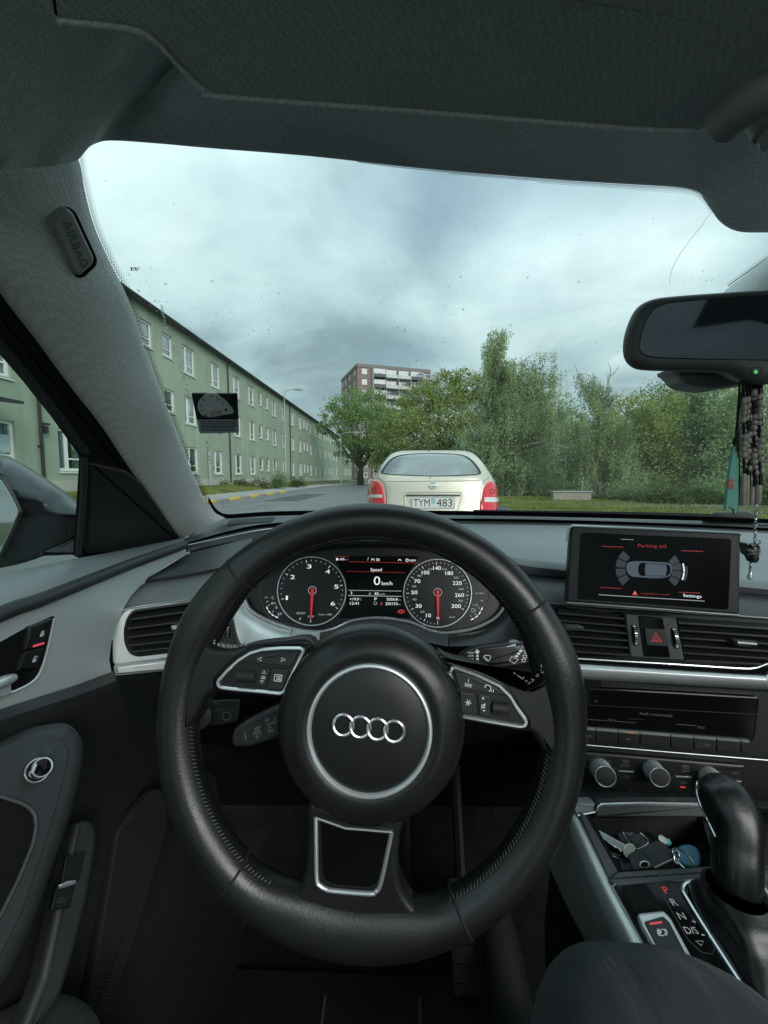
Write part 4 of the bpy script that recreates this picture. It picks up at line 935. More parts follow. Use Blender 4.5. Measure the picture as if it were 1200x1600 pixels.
# shell under and behind: floor, firewall, far door, rear
b_ = MB(); b_.loft([[V((x, y_, z)) for x in (-.46, -.2, .1, .4, .8, 1.13)] for y_, z in ((-1.7, .12), (-.3, .12), (.75, .12), (.95, .26), (1.05, .6))]); obj('floor_carpet', b_, 'carpet', cab)
b_ = MB(); b_.loft([[V((x, 1.06, z)) for x in (-.55, .4, 1.3)] for z in (.1, .6, .985)]); obj('bulkhead', b_, 'carpet', cab)
b_ = MB(); b_.loft([[V((1.15, y_, z)) for y_ in (-.6, .3, 1.05)] for z in (.1, .6, .95)]); obj('far_side_panel', b_, 'soft_dark', cab)
b_ = MB(); b_.loft([[V((x, y_, z)) for x in np.linspace(-.62, 1.36, 13)] for y_, z in ((1.06, .93), (1.3, .94), (1.7, .90), (2.1, .82), (2.3, .70), (2.34, .45))]); bon = thing('car_bonnet', (.37, 1.7, .1), 'dark bonnet of the own car below the windscreen', 'bonnet'); obj('bonnet_panel', b_, 'paint_dark', bon); 
# wiper lying at the foot of the glass
wp_ = thing('windscreen_wiper', ws(1100, 806, -.02), 'black wiper arm lying at the right foot of the windscreen', 'wiper')
b_ = MB(); b_.prism([ws(x, y_, -.035) for x, y_ in ((1100, 806), (1118, 800.5), (1168, 798.5), (1178, 803), (1184, 809))], V((0, -.3, 1)), .02, .004); obj('arm', b_, 'soft_mid', wp_)
b_ = MB(); b_.tube([ws(x, y_, -.02) for x, y_ in ((740, 801), (900, 803), (1000, 804.5), (1130, 808))], .008, 6); obj('blade', b_, 'seal', wp_)

# ---- parking disc stuck on the glass
pdp = PL(ws(337, 645, .006), (ws(338, 645)-ws(337, 645)).cross(ws(337, 646)-ws(337, 645)))
if pdp.n.y > 0: pdp.n = -pdp.n
pd = thing('parking_disc', pdp.p, 'black and grey parking disc card stuck on the windscreen', 'parking disc')
b_ = MB(); b_.prism(pdp.poly(rnd([(299, 615), (371, 615.5), (373.5, 676), (312, 677.5)], 3)), pdp.n, .002); obj('card', b_, 'paper_dark', pd)
b_ = MB(); b_.prism(pdp.poly(rnd([(308.3, 656.5), (372.2, 656.2), (373.2, 675.5), (312.6, 676.8)], [0, 0, 3, 3]), .0008), pdp.n, .0006); tp = obj('text_panel', b_, 'paper_grey', pd)
edge_ = smooth([(309, 637), (311, 627), (320, 618), (330, 614.2), (336, 615), (344, 620), (354, 628), (363, 639), (364.5, 644), (361, 646.5), (350, 648), (340, 650), (330, 651.5), (320, 650), (313, 646)], 6)
cxd, cyd = 337, 633; edge_ = [(cxd+(x-cxd)*(1+.014*(i % 2)), cyd+(y_-cyd)*(1+.014*(i % 2))) for i, (x, y_) in enumerate(edge_)]
b_ = MB(); b_.prism(pdp.poly(edge_, .0014), pdp.n, .0008); dsk = obj('dial', b_, 'disc_grey', pd)
b_ = MB(); b_.fill(pdp, rnd([(332, 641), (346, 640), (350, 648), (338, 650), (328.5, 651)], 1), .0016); obj('time_window', b_, 'disc_pink', dsk, 0)
b_ = MB(); b_.fill(pdp, circ(337, 632.5, 2.6, 16, 1.3), .0017); obj('rivet', b_, 'white_paint', dsk, 0)
b_ = MB()
for s, x, y_ in (('4', 330, 620), ('3', 341, 624), ('5', 320, 625.5), ('6', 315, 634), ('7', 317, 643), ('8', 322.5, 649), ('2', 349, 631), ('1', 354, 641)): b_.text(s, pdp, (x-1.6, y_+1.6), (x+1.6, y_+1.4), 4, .0018)
b_.text('9', pdp, (331.5, 648.5), (334.5, 648.2), 4.6, .0019); b_.text('10', pdp, (340, 647.5), (346.5, 646.6), 4.6, .0019); obj('numerals', b_, 'seal', dsk, 0)
b_ = MB(); random.seed(3)
for i, y_ in enumerate((659.5, 662.2, 664.6, 666.8, 669, 671.2, 673.4)):
    x = 312+i*.5
    while x < 367:
        L = random.uniform(1.5, 6); b_.fill(pdp, [(x, y_), (x+L, y_), (x+L, y_-1.1-(i == 0)*.5), (x, y_-1.1-(i == 0)*.5)], .0012); x += L+.9
obj('print_lines', b_, 'seal', tp, 0)
b_ = MB(); x = 205
for s in '1814': b_.text(s, WSS, (x, 423), (x+2.4, 423.3), 4.5, .003); x += 3.5
b_.line(WSS, [(204, 417.6), (219, 418.8)], .8, off=.003); obj('glass_mark', b_, 'seal', wsg, 0)
# ---- driver's door
DX = -.375
door = thing('car_door', (DX-.05, .2, .15), 'driver door with brushed silver trim panel and side window', 'car door')
fr = [(0, 440), (60, 522), (170, 668), (222, 742), (290, 842), (291, 856), (200, 868), (122, 874), (133, 716), (90, 655), (47, 600), (0, 545), (-150, 352), (-400, 60), (-500, -30), (-440, -60), (-150, 230)]
b_ = MB(); b_.prism(SP.poly(rnd(fr, [4, 4, 4, 4, 6, 4, 4, 8, 10, 4, 4, 4, 4, 4, 4, 4, 4]), -.004), SP.n, .008, .003); obj('window_frame', b_, 'seal', door)
b_ = MB(); b_.prism(SP.poly(rnd([(143, 722), (200, 735), (225, 757), (284, 843), (284, 852), (200, 862), (137, 866)], 8), .004), SP.n, .01, .004); obj('corner_panel', b_, 'hard_black', door)
b_ = MB(); b_.tube([SP.hit(x, y_, -.002) for x, y_ in ((-150, 358), (0, 541), (48, 596), (92, 651), (134, 706))], .005, 6); b_.tube([SP.hit(x, y_, 0) for x, y_ in ((132, 716), (130, 780), (123, 866))], .004, 6); obj('window_seal', b_, 'rubber_dark', door)
b_ = MB(); b_.prism([V((-.33-.4*(1.33-z)-.012, y_, z)) for y_, z in ((-.6, 1.40), (.25, 1.40), (.86, 1.03), (.86, .98), (-.6, .98))], V((1, 0, -.4)), .004); obj('window_pane', b_, 'side_glass', door)
# sill: from the glass inward to the silver panel
DP = PL((DX, .4, .9), (1, 0, 0.06))
tl = [(-700, 1040), (-300, 952), (0, 897), (60, 885), (122, 872), (200, 860), (285, 846)]
rl = [(-700, 1230), (-300, 1080), (0, 955), (60, 934), (130, 908), (210, 877), (289, 850)]
bl = [(-700, 1262), (-300, 1100), (0, 966), (60, 943), (130, 914), (210, 882), (290, 853)]
A = [SP.hit(x, y_, .0) for x, y_ in resamp([(x, y_, 0) for x, y_ in tl], 30, False) for x, y_ in [(x, y_)]] if False else [SP.hit(p.x, p.y) for p in resamp([(x, y_, 0) for x, y_ in tl], 30, False)]
B = [DP.hit(p.x, p.y, .006) for p in resamp([(x, y_, 0) for x, y_ in rl], 30, False)]; C_ = [DP.hit(p.x, p.y, .0) for p in resamp([(x, y_, 0) for x, y_ in bl], 30, False)]
rows = [[a+V((-.02, 0, -.03)) for a in A], A]
rows += [[a.lerp(b, t)+V((0, 0, .010*math.sin(math.pi*t))) for a, b in zip(A, B)] for t in (.15, .35, .6, .8, .92)]
rows += [B, [b.lerp(c, .5)+V((.004, 0, 0)) for b, c in zip(B, C_)], C_]
b_ = MB(); b_.loft(rows); obj('sill', b_, 'soft_grey', door, 70)
b_ = MB(); P = [DP.hit(x, y_, .005) for x, y_ in ((-300, 1096), (0, 960), (60, 938.5), (130, 911), (210, 879.5), (288, 851.5))]; b_.tube(smooth([tuple(p) for p in P], 4, False), .0075, 10); obj('sill_roll', b_, 'soft_dark', door)
pan = [(-330, 1119), (-120, 1018), (0, 965), (60, 942.5), (130, 914), (210, 882.5), (284, 855), (291, 856), (292, 866), (262, 882), (232, 903), (205, 933), (187, 965), (176, 1000), (172, 1030), (177, 1057), (120, 1079), (60, 1098), (0, 1118), (-330, 1226)]
b_ = MB(); b_.prism(DP.poly(pan), DP.n, .012, .0025, 2); sp_ = obj('silver_panel', b_, 'door_silver', door)
b_ = MB(); b_.tube([DP.hit(x, y_, .0015) for x, y_ in ((-330, 1116.5), (-120, 1016), (0, 963.5), (60, 941), (130, 912.6), (210, 881.2), (286, 853))], .0016, 6); obj('panel_highlight', b_, 'satin', sp_)  # bright tube drawn as the white highlight on the panel's top edge
rec = rnd([(-300, 1120), (-40, 1020), (0, 1004), (45, 979), (84, 962), (86, 966), (76, 1005), (66, 1038), (56, 1060), (40, 1073), (0, 1087), (-300, 1185)], [4, 4, 4, 4, 5, 5, 4, 4, 12, 12, 4, 4])
b_ = MB(); b_.prism(DP.poly(rec, .0012), DP.n, .003); hr = obj('handle_recess', b_, 'seal', sp_)
b_ = MB(); P = rec[8:-6]; b_.tube(smooth([tuple(DP.hit(x, y_, .0015)) for x, y_ in ((84, 966), (76, 1005), (67, 1038), (56, 1060), (36, 1074), (0, 1088), (-150, 1137))], 4, False), .0013, 6); obj('recess_edge', b_, 'satin', sp_)
b_ = MB(); b_.tube([DP.hit(x, y_, o) for x, y_, o in ((-90, 1103, .012), (-20, 1075, .016), (8, 1064, .016), (20, 1059, .008))], [.005, .0055, .0055, .004], 10); b_.prism(DP.poly([(-90, 1108), (18, 1064), (20, 1084), (-90, 1124)], .008), DP.n, .008, .002); obj('door_handle', b_, 'satin', sp_)
lb = MB(); lb.prism(DP.poly(rnd([(49, 979), (83, 966), (70, 1010), (40, 1016)], 2), .006), DP.n, .006, .0015); bt = obj('lock_button', lb, 'hard_black', door)
lb = MB(); lb.prism(DP.poly(rnd([(39.5, 1018), (70, 1011.5), (58, 1045), (29, 1048)], 2), .006), DP.n, .006, .0015); bt2 = obj('unlock_button', lb, 'hard_black', door)
lb = MB(); lb.tube([DP.hit(52, 1009.8, .0065), DP.hit(68, 1005.2, .0065)], .0012, 6); obj('indicator', lb, mat('lock_red', (.75, .05, .09), .4, emit=(.9, .08, .13, .25)), bt)
for o_, (x, y_), op in ((bt, (65, 990), 0), (bt2, (53, 1030), 1)):
    lb = MB(); lb.line(DP, rnd([(x-2.2, y_+4.5), (x+2.2, y_+3.4), (x+3.4, y_-.6), (x-1, y_+.4)], .6), .7, True, .0066); lb.line(DP, [(x-.4, y_+.2), (x+.7, y_-3.6), (x+3.6, y_-4.4), (x+3.4, y_-1)] if not op else [(x, y_-.6), (x+1.6, y_-4.6), (x+4.6, y_-4.4), (x+5.4, y_-2.8)], .7, False, .0066); lb.line(DP, [(x+.4, y_+3), (x+1.1, y_+1)], .6, False, .0066); obj('lock_symbol', lb, 'print_white', o_, 0)
# lower door
b_ = MB(); b_.loft([[DP.hit(x, y_, .002) for x, y_ in ((-330, 1216), (0, 1108), (60, 1089), (120, 1070), (180, 1048))], [DP.hit(x, y_, .016) for x, y_ in ((-330, 1240), (0, 1126), (60, 1106), (120, 1087), (182, 1064))], [DP.hit(x, y_, .012) for x, y_ in ((-330, 1262), (0, 1148), (60, 1128), (125, 1108), (190, 1084))], [DP.hit(x, y_, -.01) for x, y_ in ((-330, 1300), (0, 1185), (60, 1165), (130, 1140), (200, 1110))], [V((DX-.005, p_, .5)) for p_ in (.0, .2, .35, .6, .80)], [V((DX+.05, p_, .12)) for p_ in (.0, .2, .35, .6, .80)]]); obj('lower_panel', b_, 'soft_dark', door, 70)
b_ = MB(); b_.loft([[V((DX-.02, y_, z)) for y_ in (-.6, -.2, .1)] for z in (.1, .6, .98)]); obj('rear_panel', b_, 'soft_dark', door)
# armrest with mirror knob: a slanted pad standing off the door
AP = PL(atX(70, 1180, -.325), V((.80, -.22, .52)))
arm = rnd([(-60, 1190), (0, 1156), (58, 1128), (116, 1120), (141, 1148), (142, 1185), (126, 1260), (98, 1345), (66, 1440), (34, 1512), (0, 1568), (-60, 1640)], [4, 10, 12, 16, 16, 16, 10, 8, 8, 8, 8, 4])
b_ = MB(); b_.prism(AP.poly(arm), AP.n, .05, .016, 5); ar = obj('armrest', b_, 'soft_dark', door, 60)
pl_o = rnd([(-40, 1172), (0, 1168), (58, 1146), (92, 1153), (107, 1168), (108, 1184), (92, 1250), (70, 1322), (38, 1418), (0, 1498), (-40, 1560)], [4, 8, 10, 8, 8, 8, 6, 6, 6, 6, 4])
b_ = MB(); b_.prism(AP.poly(pl_o, .002), AP.n, .004, .0012); plt = obj('switch_plate', b_, mat('plate_grey', (.032, .036, .038), .5, bump=(600, .2, .0004)), ar)
hole = rnd([(-40, 1240), (0, 1244), (38, 1256), (54, 1270), (57, 1290), (52, 1318), (30, 1372), (0, 1432), (-40, 1490)], [2, 6, 10, 8, 8, 8, 6, 6, 2])
b_ = MB(); b_.fill(AP, hole, .0026); obj('grip_hollow', b_, 'seal', ar, 0)
b_ = MB(); b_.tube(smooth([tuple(AP.hit(x, y_, .003)) for x, y_ in hole], 1, True), .0014, 6, True); obj('grip_edge', b_, 'soft_mid', ar)
kn = thing('mirror_knob', AP.hit(55, 1200), 'chrome ringed mirror adjuster knob on the door armrest', 'knob')
kc = AP.hit(56, 1205, .002); b_ = MB(); b_.lathe(kc, AP.n, [(.0092, 0), (.0092, .003), (.0081, .004), (.0079, .010), (.0072, .0105)], 28); obj('knob_body', b_, 'gloss_black', kn)
b_ = MB(); 
for r_, h in ((.0075, .0105), (.0094, .003)): u, v = basis(AP.n); b_.tube([kc+AP.n*h+u*(r_*math.cos(k*.2618))+v*(r_*math.sin(k*.2618)) for k in range(24)], .0008, 6, True)
obj('chrome_ring', b_, 'chrome', kn)
b_ = MB(); b_.prism([AP.hit(x, y_, .0135) for x, y_ in ((49, 1206), (53, 1196), (57, 1192), (59, 1195), (53, 1208))], AP.n, .004, .0008); obj('pointer', b_, 'satin', kn)
b_ = MB()
for x, y_ in ((52.5, 1178), (75, 1175), (87.5, 1186.5)): b_.line(AP, circ(x, y_, 5.2, 18, 4.6), .5, True, .0026); b_.line(AP, rnd([(x-2, y_-1.5), (x+2.4, y_-1.8), (x+1.5, y_+1.5), (x-2, y_+1)], 1), .6, True, .0026)
obj('knob_symbol', b_, 'print_dim', plt, 0)
# pocket with boot release switch
QP = PL(atX(100, 1400, -.335), V((.84, -.25, .45)))
b_ = MB(); b_.prism(QP.poly(rnd([(118, 1286), (140, 1278), (153, 1290), (154, 1318), (140, 1400), (118, 1490), (96, 1560), (40, 1640), (20, 1640), (64, 1530), (90, 1410)], [8, 10, 10, 10, 6, 6, 6, 4, 4, 4, 4]), -.004), QP.n, .02, .006, 3); sw_ = obj('switch_tray', b_, 'soft_dark', door)
b_ = MB(); b_.prism(QP.poly(rnd([(103, 1338), (134, 1330), (124, 1376), (95, 1386)], 3), -.0005), QP.n, .004, .001); b_.prism(QP.poly(rnd([(88, 1388), (118, 1378), (110, 1418), (79, 1424)], 3), .002), QP.n, .006, .0012); k_ = obj('boot_switch', b_, 'hard_black', sw_)
b_ = MB(); b_.tube([QP.hit(x, y_, .004) for x, y_ in ((91, 1386), (103, 1381.5), (117, 1378))], [.0016, .0026, .0018], 8); obj('chrome_bar', b_, 'chrome', sw_)
b_ = MB(); b_.line(QP, [(90, 1408), (93, 1405), (97, 1403), (101, 1404), (101, 1408), (90, 1409.5)], .6, True, .0025); obj('boot_symbol', b_, 'print_dim', k_, 0)
# ribbed loudspeaker cloth
GPx = PL(atX(190, 1400, -.36), V((.9, -.3, .2)))
b_ = MB(); b_.prism(GPx.poly(rnd([(205, 1270), (240, 1232), (265, 1235), (262, 1300), (215, 1460), (165, 1600), (120, 1640), (130, 1600), (160, 1440), (182, 1300)], 8)), GPx.n, .012, .004); sg_ = obj('speaker_grille', b_, 'rubber_dark', door)
b_ = MB()
for k in range(62):
    y_ = 1252+k*5.6; t = (y_-1250)/350; x0 = np.interp(y_, [1250, 1300, 1440, 1600], [222, 186, 163, 132]); x1 = np.interp(y_, [1235, 1300, 1460, 1600], [264, 260, 213, 165]); b_.tube([GPx.hit(x0, y_+2, .0005), GPx.hit(x1, y_-2, .0005)], .0007, 4, caps=False)
rb = obj('grille_ribs', b_, 'soft_dark', sg_); rb['kind'] = 'stuff'

# ---- door mirror outside
dm = thing('door_mirror', atY(60, 850, .70), 'black door mirror outside the driver window with wet dark cap', 'door mirror')
MPx = PL(atY(60, 800, .66), V((.12, -1, .05)))
hs = rnd([(-120, 738), (0, 742), (10, 756), (25, 776), (60, 783), (76, 801), (122, 805), (120, 836), (100, 848), (62, 866), (30, 879), (0, 888), (-120, 900)], [4, 4, 4, 4, 4, 4, 4, 10, 6, 6, 6, 4, 4])
b_ = MB(); b_.prism(MPx.poly(hs, -.004), MPx.n, .035, .004, 3); obj('housing', b_, 'outside_black', dm)
sil = smooth([(-120, 700), (-40, 706), (0, 711), (14, 713.5), (40, 727), (80, 753), (108, 773), (125, 787)], 4, False); low = smooth([(-120, 738), (-40, 738), (0, 742), (10, 756), (25, 777), (60, 784), (76, 802), (125, 806)], 4, False)
b_ = MB(); rows = []
for t, o in ((0, .0), (.1, .002), (.3, -.004), (.55, -.016), (.78, -.034), (.93, -.055), (1.0, -.075)): rows.append([MPx.hit(a[0]*(1-t)+b[0]*t, a[1]*(1-t)+b[1]*t, o) for a, b in zip(low, sil)])
rows.append([MPx.hit(b[0], b[1]+5, -.10) for b in sil]); rows.append([MPx.hit(b[0], b[1]+30, -.12) for b in sil]); b_.loft(rows); CAPS = SURF(b_); cp = obj('cap', b_, 'paint_dark', dm, 70)
b_ = MB(); gp = rnd([(-120, 742), (0, 748), (8, 756), (30, 796), (28, 806), (0, 868), (-120, 880)], 3); b_.prism(MPx.poly(gp, .006), MPx.n, .006, .002); obj('mirror_glass', b_, 'mirror_silver', dm)
b_ = MB(); b_.tube(smooth([tuple(MPx.hit(x, y_, .007)) for x, y_ in ((0, 745), (10, 755), (32, 796), (30, 808), (0, 872))], 3, False), .003, 6); obj('glass_rim', b_, 'hard_black', dm)
b_ = MB(); b_.prism(MPx.poly(rnd([(60, 866), (122, 838), (126, 868)], 3), .02), MPx.n, .05, .004); obj('foot', b_, 'soft_mid', dm)
b_ = MB(); random.seed(11)
for _ in range(16):
    x = random.uniform(0, 115); ys_ = np.interp(x, [0, 14, 40, 80, 125], [711, 713, 727, 753, 787]); yl_ = np.interp(x, [0, 10, 25, 60, 76, 125], [742, 756, 777, 784, 802, 806]); t = random.uniform(.1, .85)
    c = CAPS.hit(x, yl_*(1-t)+ys_*t, .0); b_.lathe(c, MPx.n+V((.0, 0, .5)), [(.0017, 0), (.0013, .0005), (.0005, .0008)], 7)
rd2 = obj('raindrop', b_, 'drop', dm); rd2['kind'] = 'stuff'
# ---- dashboard
dash = thing('dashboard', atY(700, 1000, .7), 'black and grey dashboard with vents, dials and silver trim strip', 'dashboard')
def rows3(L, n=60): return [[atY(p.x, p.y, p.z) for p in resamp([q for q in smooth(r, 4, False)], n, False)] for r in L]
def lofted(name, L, m_, parent, n=60, ang=60):
    R_ = []
    for r in L:
        r = smooth(r, 5, False); xs = [q[0] for q in r]
        R_.append([atY(*[np.interp(t, np.linspace(0, 1, len(r)), [q[i] for q in r]) for i in (0, 1, 2)]) for t in np.linspace(0, 1, n)])
    b_ = MB(); b_.loft(R_); return obj(name, b_, m_, parent, ang), b_
X0 = [284, 300, 352, 430, 600, 745, 850, 1000, 1200, 1400]
def row(ys, Ys): return list(zip(X0, ys, Ys))
up, UPM = lofted('upper_pad', [row((843, 836, 810, 801, 798, 799, 800, 804, 811, 822), (.82, .86, .97, 1.03, 1.08, 1.10, 1.10, 1.10, 1.05, .96)),
  row((846, 840, 821, 808, 803, 804.5, 805, 809, 818, 829), (.80, .83, .91, .98, 1.03, 1.05, 1.06, 1.06, 1.0, .92)),
  row((848, 843, 826, 811, 805, 806, 807, 811, 820, 831), (.80, .82, .90, .97, 1.01, 1.03, 1.04, 1.04, .98, .90)),
  row((850, 846, 831, 817, 810, 810.5, 812, 816, 825, 836), (.80, .81, .88, .93, .97, .99, 1.0, 1.0, .94, .87))], 'soft_mid', dash)
lofted('pad_groove', [row((850, 846, 831, 817, 810, 810.5, 812, 816, 825, 836), (.80, .81, .88, .93, .97, .99, 1.0, 1.0, .94, .87)),
  row((851, 847.5, 834, 820, 813, 813, 815, 819, 828, 839), (.81, .82, .89, .94, .98, 1.0, 1.01, 1.01, .95, .88)),
  row((852, 849, 836, 823, 816, 815, 817.5, 821.5, 830.5, 841), (.79, .80, .87, .92, .96, .97, .98, .98, .92, .85))], 'seal', dash)
lofted('pad_ridge', [row((852, 849, 836, 823, 816, 815, 817.5, 821.5, 830.5, 841), (.79, .80, .87, .92, .96, .97, .98, .98, .92, .85)), row((854, 851, 838.5, 825.5, 818.5, 817, 819.3, 823.3, 832.3, 843), (.785, .795, .865, .915, .95, .96, .97, .97, .91, .84)),
  row((868, 860, 848, 838, 830, 820, 821, 825, 834, 845), (.775, .785, .84, .88, .92, .95, .96, .96, .90, .83))], 'soft_dark', dash)
b_ = MB(); b_.tube([atY(x, y_, Y-.003) for x, y_, Y in smooth([(292, 852, .785), (330, 844, .83), (408, 828, .90), (480, 822, .93)], 5, False)], .0013, 6); obj('ridge_highlight', b_, 'satin_dark', dash)  # metal-bright tube in place of the highlight on the pad ridge
# right-hand grey pad with its rolled front edge
lofted('front_pad', [[(700, 818, .96), (740, 819, .95), (850, 820.5, .955), (1000, 824.5, .955), (1200, 833.5, .895), (1400, 845, .83)], [(715, 832, .87), (760, 838, .83), (850, 843, .82), (1000, 850, .81), (1200, 862, .77), (1400, 876, .72)],
  [(730, 850, .77), (785, 865, .70), (850, 875, .68), (1000, 890, .665), (1200, 906, .64), (1400, 925, .61)], [(732, 853, .76), (788, 869, .69), (850, 879, .67), (1000, 894, .655), (1200, 911, .63), (1400, 930, .60)],
  [(734, 860, .755), (792, 878, .685), (850, 888, .665), (1000, 903, .65), (1200, 921, .625), (1400, 941, .595)], [(736, 875, .77), (798, 893, .695), (855, 900, .675), (1000, 912, .66), (1200, 930, .635), (1400, 950, .605)]], 'soft_grey', dash)
lofted('front_fascia', [[(736, 875, .772), (798, 893, .697), (855, 900, .677), (1000, 912, .662), (1200, 930, .637), (1400, 950, .607)], [(745, 900, .72), (806, 915, .655), (860, 922, .64), (1000, 934, .625), (1200, 946, .605), (1400, 965, .58)], [(770, 940, .68), (815, 940, .64), (866, 941, .628), (1000, 952, .612), (1200, 964, .59), (1400, 980, .57)], [(770, 950, .69), (815, 950, .65), (866, 946, .64), (1000, 956, .625), (1200, 968, .60), (1400, 986, .58)]], 'soft_mid', dash)
# left leaf-shaped pad and the fascia over the left vent
lofted('left_pad', [[(291, 866, .79), (330, 856, .80), (370, 846, .82), (395, 841, .85)], [(285, 870, .76), (330, 860, .775), (370, 851, .80), (395, 847, .82)], [(258, 887, .69), (310, 878, .69), (365, 868, .70), (385, 865, .72)], [(232, 902, .62), (290, 893, .62), (348, 882, .63), (376, 878, .65)], [(228, 906, .605), (290, 897.5, .605), (346, 886.5, .615), (374, 882, .635)], [(226, 911, .61), (290, 902, .61), (344, 891, .62), (373, 886, .64)]], 'soft_mid', dash, 40)
lofted('left_fascia', [[(226, 911, .612), (290, 902, .612), (344, 891, .622), (373, 886, .642)], [(216, 918, .60), (280, 911, .60), (340, 902, .605), (371, 897, .62)], [(203, 934, .57), (270, 927, .575), (335, 918, .585), (369, 912, .60)], [(195, 948, .56), (262, 941, .565), (330, 930, .575), (366, 925, .585)], [(190, 956, .575), (262, 949, .58), (330, 938, .59), (366, 933, .60)]], 'soft_grey', dash, 40)
US = SURF(UPM); b_ = MB(); b_.loft([[US.hit(x, y_, .0015) for x, y_ in smooth(r, 4, False)] for r in ([(360, 813), (380, 811), (430, 808.5)], [(357, 817), (380, 815), (428, 812)], [(354, 821.5), (375, 819.5), (424, 816)])])
gr_ = obj('speaker_mesh', b_, mat('mesh_grey', (.03, .032, .034), .7, weave=(420, .9, .002, (0, 0, 0))), dash)
# knee panel below, column shroud
lofted('knee_panel', [[(176, 1056, .60), (260, 1046, .585), (440, 1030, .60), (840, 1030, .62), (940, 1040, .62)], [(178, 1075, .585), (260, 1066, .57), (440, 1056, .585), (840, 1056, .60), (940, 1062, .61)], [(182, 1100, .60), (260, 1110, .58), (440, 1112, .60), (840, 1110, .61), (940, 1115, .62)], [(190, 1150, .68), (260, 1160, .66), (440, 1165, .68), (840, 1160, .68), (940, 1165, .66)]], 'deep_black', dash)
lofted('footwell_dark_sheet', [[(150, 1000, .70), (300, 1000, .70), (500, 1000, .72), (900, 1000, .72)], [(150, 1150, .72), (300, 1150, .72), (500, 1150, .72), (900, 1150, .72)], [(150, 1200, .9), (300, 1200, .9), (500, 1200, .9), (900, 1200, .9)], [(150, 1290, 1.0), (300, 1290, 1.0), (500, 1290, 1.0), (900, 1290, 1.0)], [(150, 1360, 1.03), (300, 1360, 1.03), (500, 1360, 1.03), (900, 1360, 1.03)]], 'deep_black', dash)  # black sheet down to the bulkhead, added as the dark of the footwell
HP = PL(atY(340, 1115, .575), V((.1, -1, .25)))
b_ = MB(); b_.prism(HP.poly(rnd([(306, 1094), (376, 1092), (372, 1128), (348, 1134), (306, 1136)], 6)), HP.n, .01, .002); lsw = obj('light_switch', b_, 'hard_black', dash)
b_ = MB(); b_.lathe(HP.hit(312, 1118), HP.n, [(.02, 0), (.019, .006), (.017, .007)], 24); obj('rotary_knob', b_, 'soft_dark', lsw)
b_ = MB(); b_.tube([HP.hit(x, y_, .0008) for x, y_ in circ(354, 1119, 6.5, 20)], .0008, 4, True); b_.line(HP, [(334, 1096), (342, 1100), (342, 1096), (334, 1100)], .8, True); b_.line(HP, circ(341, 1109, 3, 10), .7, True); b_.line(HP, [(346, 1107), (349, 1107)], .7); b_.line(HP, [(346, 1110), (349, 1110)], .7); obj('symbols', b_, 'print_dim', lsw, 0)
def col(pts, o): return None
b_ = MB(); c = V((-.0246, .56, .842)); ax = V((0, -.97, .24)); b_.lathe(c, ax, [(.062, -.06), (.062, .0), (.06, .06), (.055, .10), (.055, .19)], 28); obj('steering_column', b_, 'hard_black', dash)
# ---- left air vent
VLP = PL(atY(240, 990, .548), V((.40, -1, .22)))
vl = thing('air_vent', VLP.p, 'left dashboard air vent in a silver frame beside the door', 'air vent', 'dashboard air vents')
b_ = MB(); fo_ = resamp(VLP.poly(rnd([(176, 1040), (175, 1003), (179, 978), (188, 959), (197, 951), (346, 931), (352, 1016), (196, 1038)], [3, 10, 12, 10, 6, 3, 3, 4])), 60); fi_ = resamp(VLP.poly(rnd([(203, 1018), (197, 1003), (196, 985), (200, 967), (208, 955), (346, 935), (350, 1008), (214, 1024)], [6, 6, 6, 6, 8, 2, 2, 8])), 60); b_.ring(fo_, fi_, VLP.n, .03, .0025); obj('frame', b_, 'satin', vl)
b_ = MB(); op = rnd([(208, 955), (346, 935), (350, 1008), (214, 1024), (203, 1018), (197, 1003), (196, 985), (200, 967)], [8, 2, 2, 8, 6, 6, 6, 6]); b_.prism(VLP.poly([(190, 945), (356, 928), (362, 1020), (190, 1030)], -.026), VLP.n, .004); obj('opening', b_, 'seal', vl)
b_ = MB(); b_.tube([VLP.hit(x, y_, .001) for x, y_ in op], .0022, 6, True); obj('inner_rim', b_, 'hard_black', vl)
sl0 = None
for i, (xa, ya, xb, yb) in enumerate(((204, 967, 340, 949), (199, 981.5, 342, 964), (197.5, 995.5, 343, 979), (200, 1008, 345, 993), (206, 1018, 346, 1004))):
    b_ = MB(); a, b = VLP.hit(xa, ya, .0035), VLP.hit(xb, yb, .0035); t = (b-a).normalized(); up_ = VLP.n.cross(t).normalized(); dn = (VLP.n*.8+V((0, 0, -.35))).normalized()
    b_.prism([a, b, b-dn*.014, a-dn*.014], V((0, 0, 1)), .0022, .0006); obj('slat', b_, mat('slat_black', (.032, .034, .035), .3) if i == 0 else 'slat_black', vl)
b_ = MB(); b_.prism(VLP.poly(rnd([(266, 978), (300, 972), (300, 981), (268, 986)], 3), .010), VLP.n, .012, .002); obj('knob', b_, 'satin_dark', vl)
b_ = MB(); b_.prism(VLP.poly(rnd([(176.5, 1041), (352, 1020), (352, 1040), (178, 1057)], 3), .004), VLP.n, .02, .004, 3); obj('trim_strip', b_, 'satin', dash)
b_ = MB(); b_.tube([VLP.hit(x, y_, .003) for x, y_ in ((190, 955), (200, 950), (345, 929.5))], .0011, 6); obj('chrome_line', b_, 'chrome', vl)
